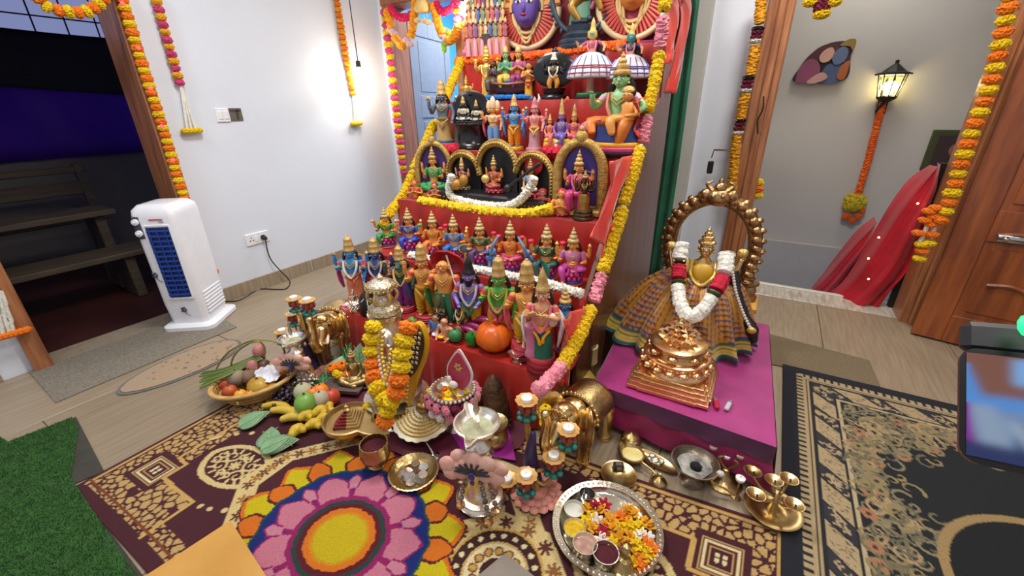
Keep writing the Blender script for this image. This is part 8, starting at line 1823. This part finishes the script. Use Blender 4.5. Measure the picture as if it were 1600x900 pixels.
for u, v, i in spots:
    f = bpy.data.objects.new('loose_blossom', blossom_mesh(i)); C.objects.link(f); r_ = random.uniform(.024, .030); f.scale = (r_,)*3; f.location = at(u, v, PZ+.018); f.rotation_euler = (random.uniform(-.5, .5), random.uniform(-.5, .5), random.uniform(0, 6)); tag(f, FC[i][1].replace('loose', ordn(sorted(s[0]+s[1]/1e3 for s in spots if s[2] == i).index(u+v/1e3))+' from the left, loose', 1) if 0 else ordn(sorted(s[0]+s[1]/1e3 for s in spots if s[2] == i).index(u+v/1e3))+' '+FC[i][1].replace(' on the', ' from the left on the'), 'flower', 'loose blossoms on the silver plate')
# ------------------------------------------------------------------ brass ware along the rug's right edge
P = at(966, 746, .011); t = thing('small_brass_plate', 'small brass plate behind the large silver plate', 'plate', P)
G().lathe([(0, 0), (.04, 0), (.046, .004), (.058, .014), (.064, .016), (.063, .019), (.056, .017), (.044, .007), (0, .004)], 36).obj('plate_body', mat('light_brass', 'b0925a', .28, 1, hex2='d4bc88'), t)
P = at(966, 732, .018); t = thing('camphor_box', 'small black and silver box on the rim of the small brass plate', 'box', P, .5); G().box((0, 0, .012), (.035, .026, .022), b=.003).obj('box_body', BLACK, t, smooth=False); G().box((0, -.0, .0235), (.022, .018, .003)).box((0, -.0135, .012), (.018, .002, .016)).obj('silver_label', STEEL, t, smooth=False)
P = at(988, 712, .03); t = thing('ghee_ladle', 'brass ladle lamp full of pale ghee with a long handle', 'ladle', P)
G().lathe([(.0, -.018), (.025, -.016), (.04, .0), (.045, .014), (.04, .014), (.034, .002), (0, -.004)], 32, rf=lambda a, z: 1+.5*max(0, math.cos(a-2.6))**14).obj('ladle_bowl', BRASSR, t); G().lathe([(.038, .008), (.02, .010), (0, .010)], 24).obj('ghee', mat('ghee', 'd8c878', .3, hex2='e8dca0'), t)
G().tube(spline([(.04, -.01, .008), at(1003, 722, .035)-P, at(1018, 734, .03)-P, at(1028, 744, .02)-P], 5), .004, 6).obj('handle', BRASS, t); G().lathe([(.02, -.0195), (.016, -.012), (.02, -.005)], 14).obj('foot_ring', BRASSR, t)
P = at(1029, 754, .0); t = thing('small_brass_bell', 'small brass bell cap with a ring on the wooden floor', 'bell', P)
G().lathe([(.03, 0), (.03, .004), (.022, .014), (.01, .022), (.006, .026), (0, .028)], 20).obj('bell_body', BRASSR, t); g_ = G(); g_.tube(arc((0, 0, .034), .009, 0, 2*pi, 14)[:-1], .0025, 5, closed=True); g_.obj('ring', BRASS, t)
P = at(1024, 722, .004); t = thing('oval_tray', 'long narrow brass tray with silver foil behind the small bell', 'tray', P, -.25)
G().lathe([(0, 0), (.05, 0), (.06, .010), (.056, .010), (.048, .003), (0, .003)], 30).obj('tray_body', mat('light_brass'), t).scale = (1.35, .55, 1)
G().sheet(lambda u, v: (-.03+.055*u, -.02+.04*v, .012+.006*math.sin(u*9)*math.sin(v*7)), 10, 8).obj('foil', mat('foil', 'b8b4a0', .3, .7), t).modifiers.new('s', 'SOLIDIFY').thickness = .001
P = at(984, 700, .0); t = thing('yellow_brass_jar', 'small yellow brass jar in the shade under the magenta cloth', 'jar', P); G().lathe([(.03, 0), (.04, .01), (.04, .045), (.028, .055), (.03, .062), (0, .06)], 20).obj('jar_body', BRASS, t); G().lathe([(.03, .062), (.02, .07), (.006, .075), (0, .084)], 14).obj('lid', BRASSR, t)
P = at(1080, 752, .0); hD = hz(P, 722); t = thing('incense_bowl', 'round incense bowl of grey ash and black charcoal on a footed stand', 'bowl', P)
G().lathe([(.04, 0), (.042, .006), (.02, .016), (.014, .03), (.02, hD-.05), (.05, hD-.035), (.078, hD-.005), (.081, hD+.004), (.077, hD+.004), (.07, hD-.006), (.045, hD-.026), (0, hD-.03)], 36).obj('bowl_body', mat('worn_metal', '6a5c4c', .35, .9, hex2='9a8c78', vs=12, bump=.2), t)
G().lathe([(.06, hD-.015), (.04, hD-.016), (0, hD-.02)], 24, rf=lambda a, z: 1+.12*math.sin(3*a)).obj('ash', mat('ash', '4a4844', .95, hex2='c0bcb4', vs=22, bump=.6), t); G().ball((.005, -.012, hD-.008), (.022, .018, .014), 10, jit=.15).obj('charcoal', pc('0c0c0e', .9), t)
G().tube(spline([(.075, -.01, hD-.01), at(1112, 752, .05)-P, at(1130, 762, .04)-P, at(1150, 775, .02)-P], 5), .0045, 6).obj('handle', BRASS, t); g_ = G(); g_.ball((.083, -.012, hD), (.014, .012, .012), 8); g_.obj('handle_boss', pc('c8c0b8'), t)
P = at(1130, 752, .0); t = thing('brass_funnel_lamp', 'brass footed plate lamp with curled horns beside the incense bowl', 'lamp', P)
G().lathe([(.06, 0), (.062, .005), (.05, .010), (.03, .02), (.016, .04), (.012, .06), (0, .064)], 26).obj('lamp_body', BRASSR, t)
for sg in (-1, 1): G().tube(spline([(0, 0, .06), (sg*.02, 0, .08), (sg*.03, 0, .1), (sg*.016, 0, .112)], 5), .005, 6).obj('horn', BRASSR, t)
for i, (u, v) in enumerate(((1115, 698), (1136, 712), (1157, 712), (1157, 748))):
    y_ = 1.375 if i < 3 else 1.29; P = atY(u, v, y_); t = thing('tea_light', ('tea light stuck in front of the magenta cloth, leftmost', 'brightest tea light before the magenta cloth', 'tea light before the magenta cloth, right of the bright one', 'lone tea light left of the brass multi lamp')[i], 'candle', (P.x, P.y, P.z), 0, 'tea lights by the magenta cloth')
    G().lathe([(.014, -.006), (.0155, .004), (.013, .006), (0, .005)], 18).obj('wax_cup', WAX if i in (1, 3) else pc('b09a88'), t); G().lathe([(.001, .005), (.001, .012), (0, .013)], 5).obj('wick', BLACK, t)
    G().tube([(0, 0, -.006), (0, .0, -P.z+.0)], .003, 5).lathe([(.018, -P.z), (.016, -P.z+.004), (0, -P.z+.006)], 12).obj('stalk', BRASSR, t)
P = at(1206, 798, .011); t = thing('brass_multi_lamp', 'brass lamp with five small dishes on curved arms over a round plate', 'lamp', P)
G().lathe([(0, 0), (.05, 0), (.064, .010), (.085, .012), (.087, .016), (.066, .018), (.05, .006), (.02, .01), (.012, .03), (.010, .07), (0, .08)], 40).obj('base_plate', mat('light_brass'), t)
for (u, v) in ((1176, 737), (1209, 751), (1233, 749), (1181, 773), (1241, 789)):
    q = at(u, v, .105)-Vector(P); o_ = G().lathe([(.006, -.012), (.018, -.006), (.027, .002), (.0285, .004), (.025, .004), (.016, -.002), (0, -.003)], 24, q).obj('lamp_dish', BRASS, t); G().ball(q+Vector((.004, 0, .001)), (.004, .004, .003), 6).obj('wick', BLACK, o_)
    G().tube(spline([(0, 0, .06), Vector((0, 0, .05)).lerp(q, .5)+Vector((0, 0, -.015)), q+Vector((0, 0, -.010))], 5), .0055, 6).obj('arm', mat('light_brass'), t)
# ------------------------------------------------------------------ phone held up at the right
fwd = FWD; dist = .56
def cpt(u, v, d=dist): r_ = ray(u, v); return CAM+r_*(d/r_.length)
a, b, c_, d_ = cpt(1498, 545), cpt(1642, 556, .57), cpt(1640, 752, .55), cpt(1497, 716, .54)
pc0 = (a+b+c_+d_)/4; xx = ((b-a)+(c_-d_)).normalized(); zz = ((a-d_)+(b-c_)); zz = (zz-xx*zz.dot(xx)).normalized(); yy = zz.cross(xx)
Wp = ((b-a).length+(c_-d_).length)/2; Hp = ((a-d_).length+(b-c_).length)/2
t = thing('smartphone', 'black smartphone held up at the right edge with a lit blue and magenta screen', 'phone', pc0); t.rotation_euler = Matrix((xx, yy, zz)).transposed().to_euler()
loft2(G(), [(rrect(Wp, Hp, .012), -.004, 0), (rrect(Wp, Hp, .012), .004, 0)])
g_ = G(); g_.T = Matrix.Rotation(pi/2, 4, 'X'); loft2(g_, [(rrect(Wp, Hp, .012), -.004, 0), (rrect(Wp, Hp, .012), .004, 0)]); g_.obj('case', pc('0a0a0c', .3), t, smooth=False)
SW, SH = Wp-.008, Hp-.010
cv = Canvas(-SW/2, -SH/2, SW/2, SH/2, .0008, '5a9cec')
cv.put(cv.Y < -.002, '7f9cc4'); cv.put(cv.poly([(-.025, SH/2), (.012, SH/2), (.03, .01), (-.012, .008)]), '8a5a4a'); cv.put(cv.poly([(-SW/2, .0), (-.02, -.01), (-.015, -.035), (-SW/2, -.04)]), '8a1aa0'); cv.put(cv.disc(.035, -.03, .03, .025), '1c4a7a'); cv.put(cv.poly([(-.02, .0), (-.005, .0), (.01, -SH/2), (-.01, -SH/2)]), '9ab0cc'); cv.put(cv.poly([(.0, -.01), (.01, -.012), (.03, -SH/2), (.02, -SH/2)]), 'a8bcd4'); cv.put(cv.Y < -SH/2+.012, '24346a'); cv.put(cv.rect(.005, .02, .06, SH/2), '86bcf4')
for _ in range(26): cv.c[1:-1, 1:-1] = (cv.c[:-2, 1:-1]+cv.c[2:, 1:-1]+cv.c[1:-1, :-2]+cv.c[1:-1, 2:])/4
MS = bpy.data.materials.new('lit_screen'); MS.use_nodes = True; at_ = MS.node_tree.nodes.new('ShaderNodeAttribute'); at_.attribute_name = 'Col'; bs_ = MS.node_tree.nodes['Principled BSDF']
bs_.inputs['Base Color'].default_value = (.01, .01, .012, 1); MS.node_tree.links.new(at_.outputs['Color'], bs_.inputs['Emission Color']); bs_.inputs['Emission Strength'].default_value = .55; bs_.inputs['Roughness'].default_value = .15
o_ = cv.mesh('screen', MS, .0, t); o_.rotation_euler = (pi/2, 0, 0); o_.location = (0, -.0048, 0)
g_ = G(); g_.box((.0, .006, Hp/2+.012), (Wp*.95, .018, .03), b=.006); g_.obj('holder_clamp', BLACK, t, smooth=False); q = t.matrix_basis.inverted() @ cpt(1598, 516); G().ball((q.x, q.y-.012, q.z), (.006, .003, .010), 8).obj('green_light', mat('green_led', '18d868', .4, emit=2), t)
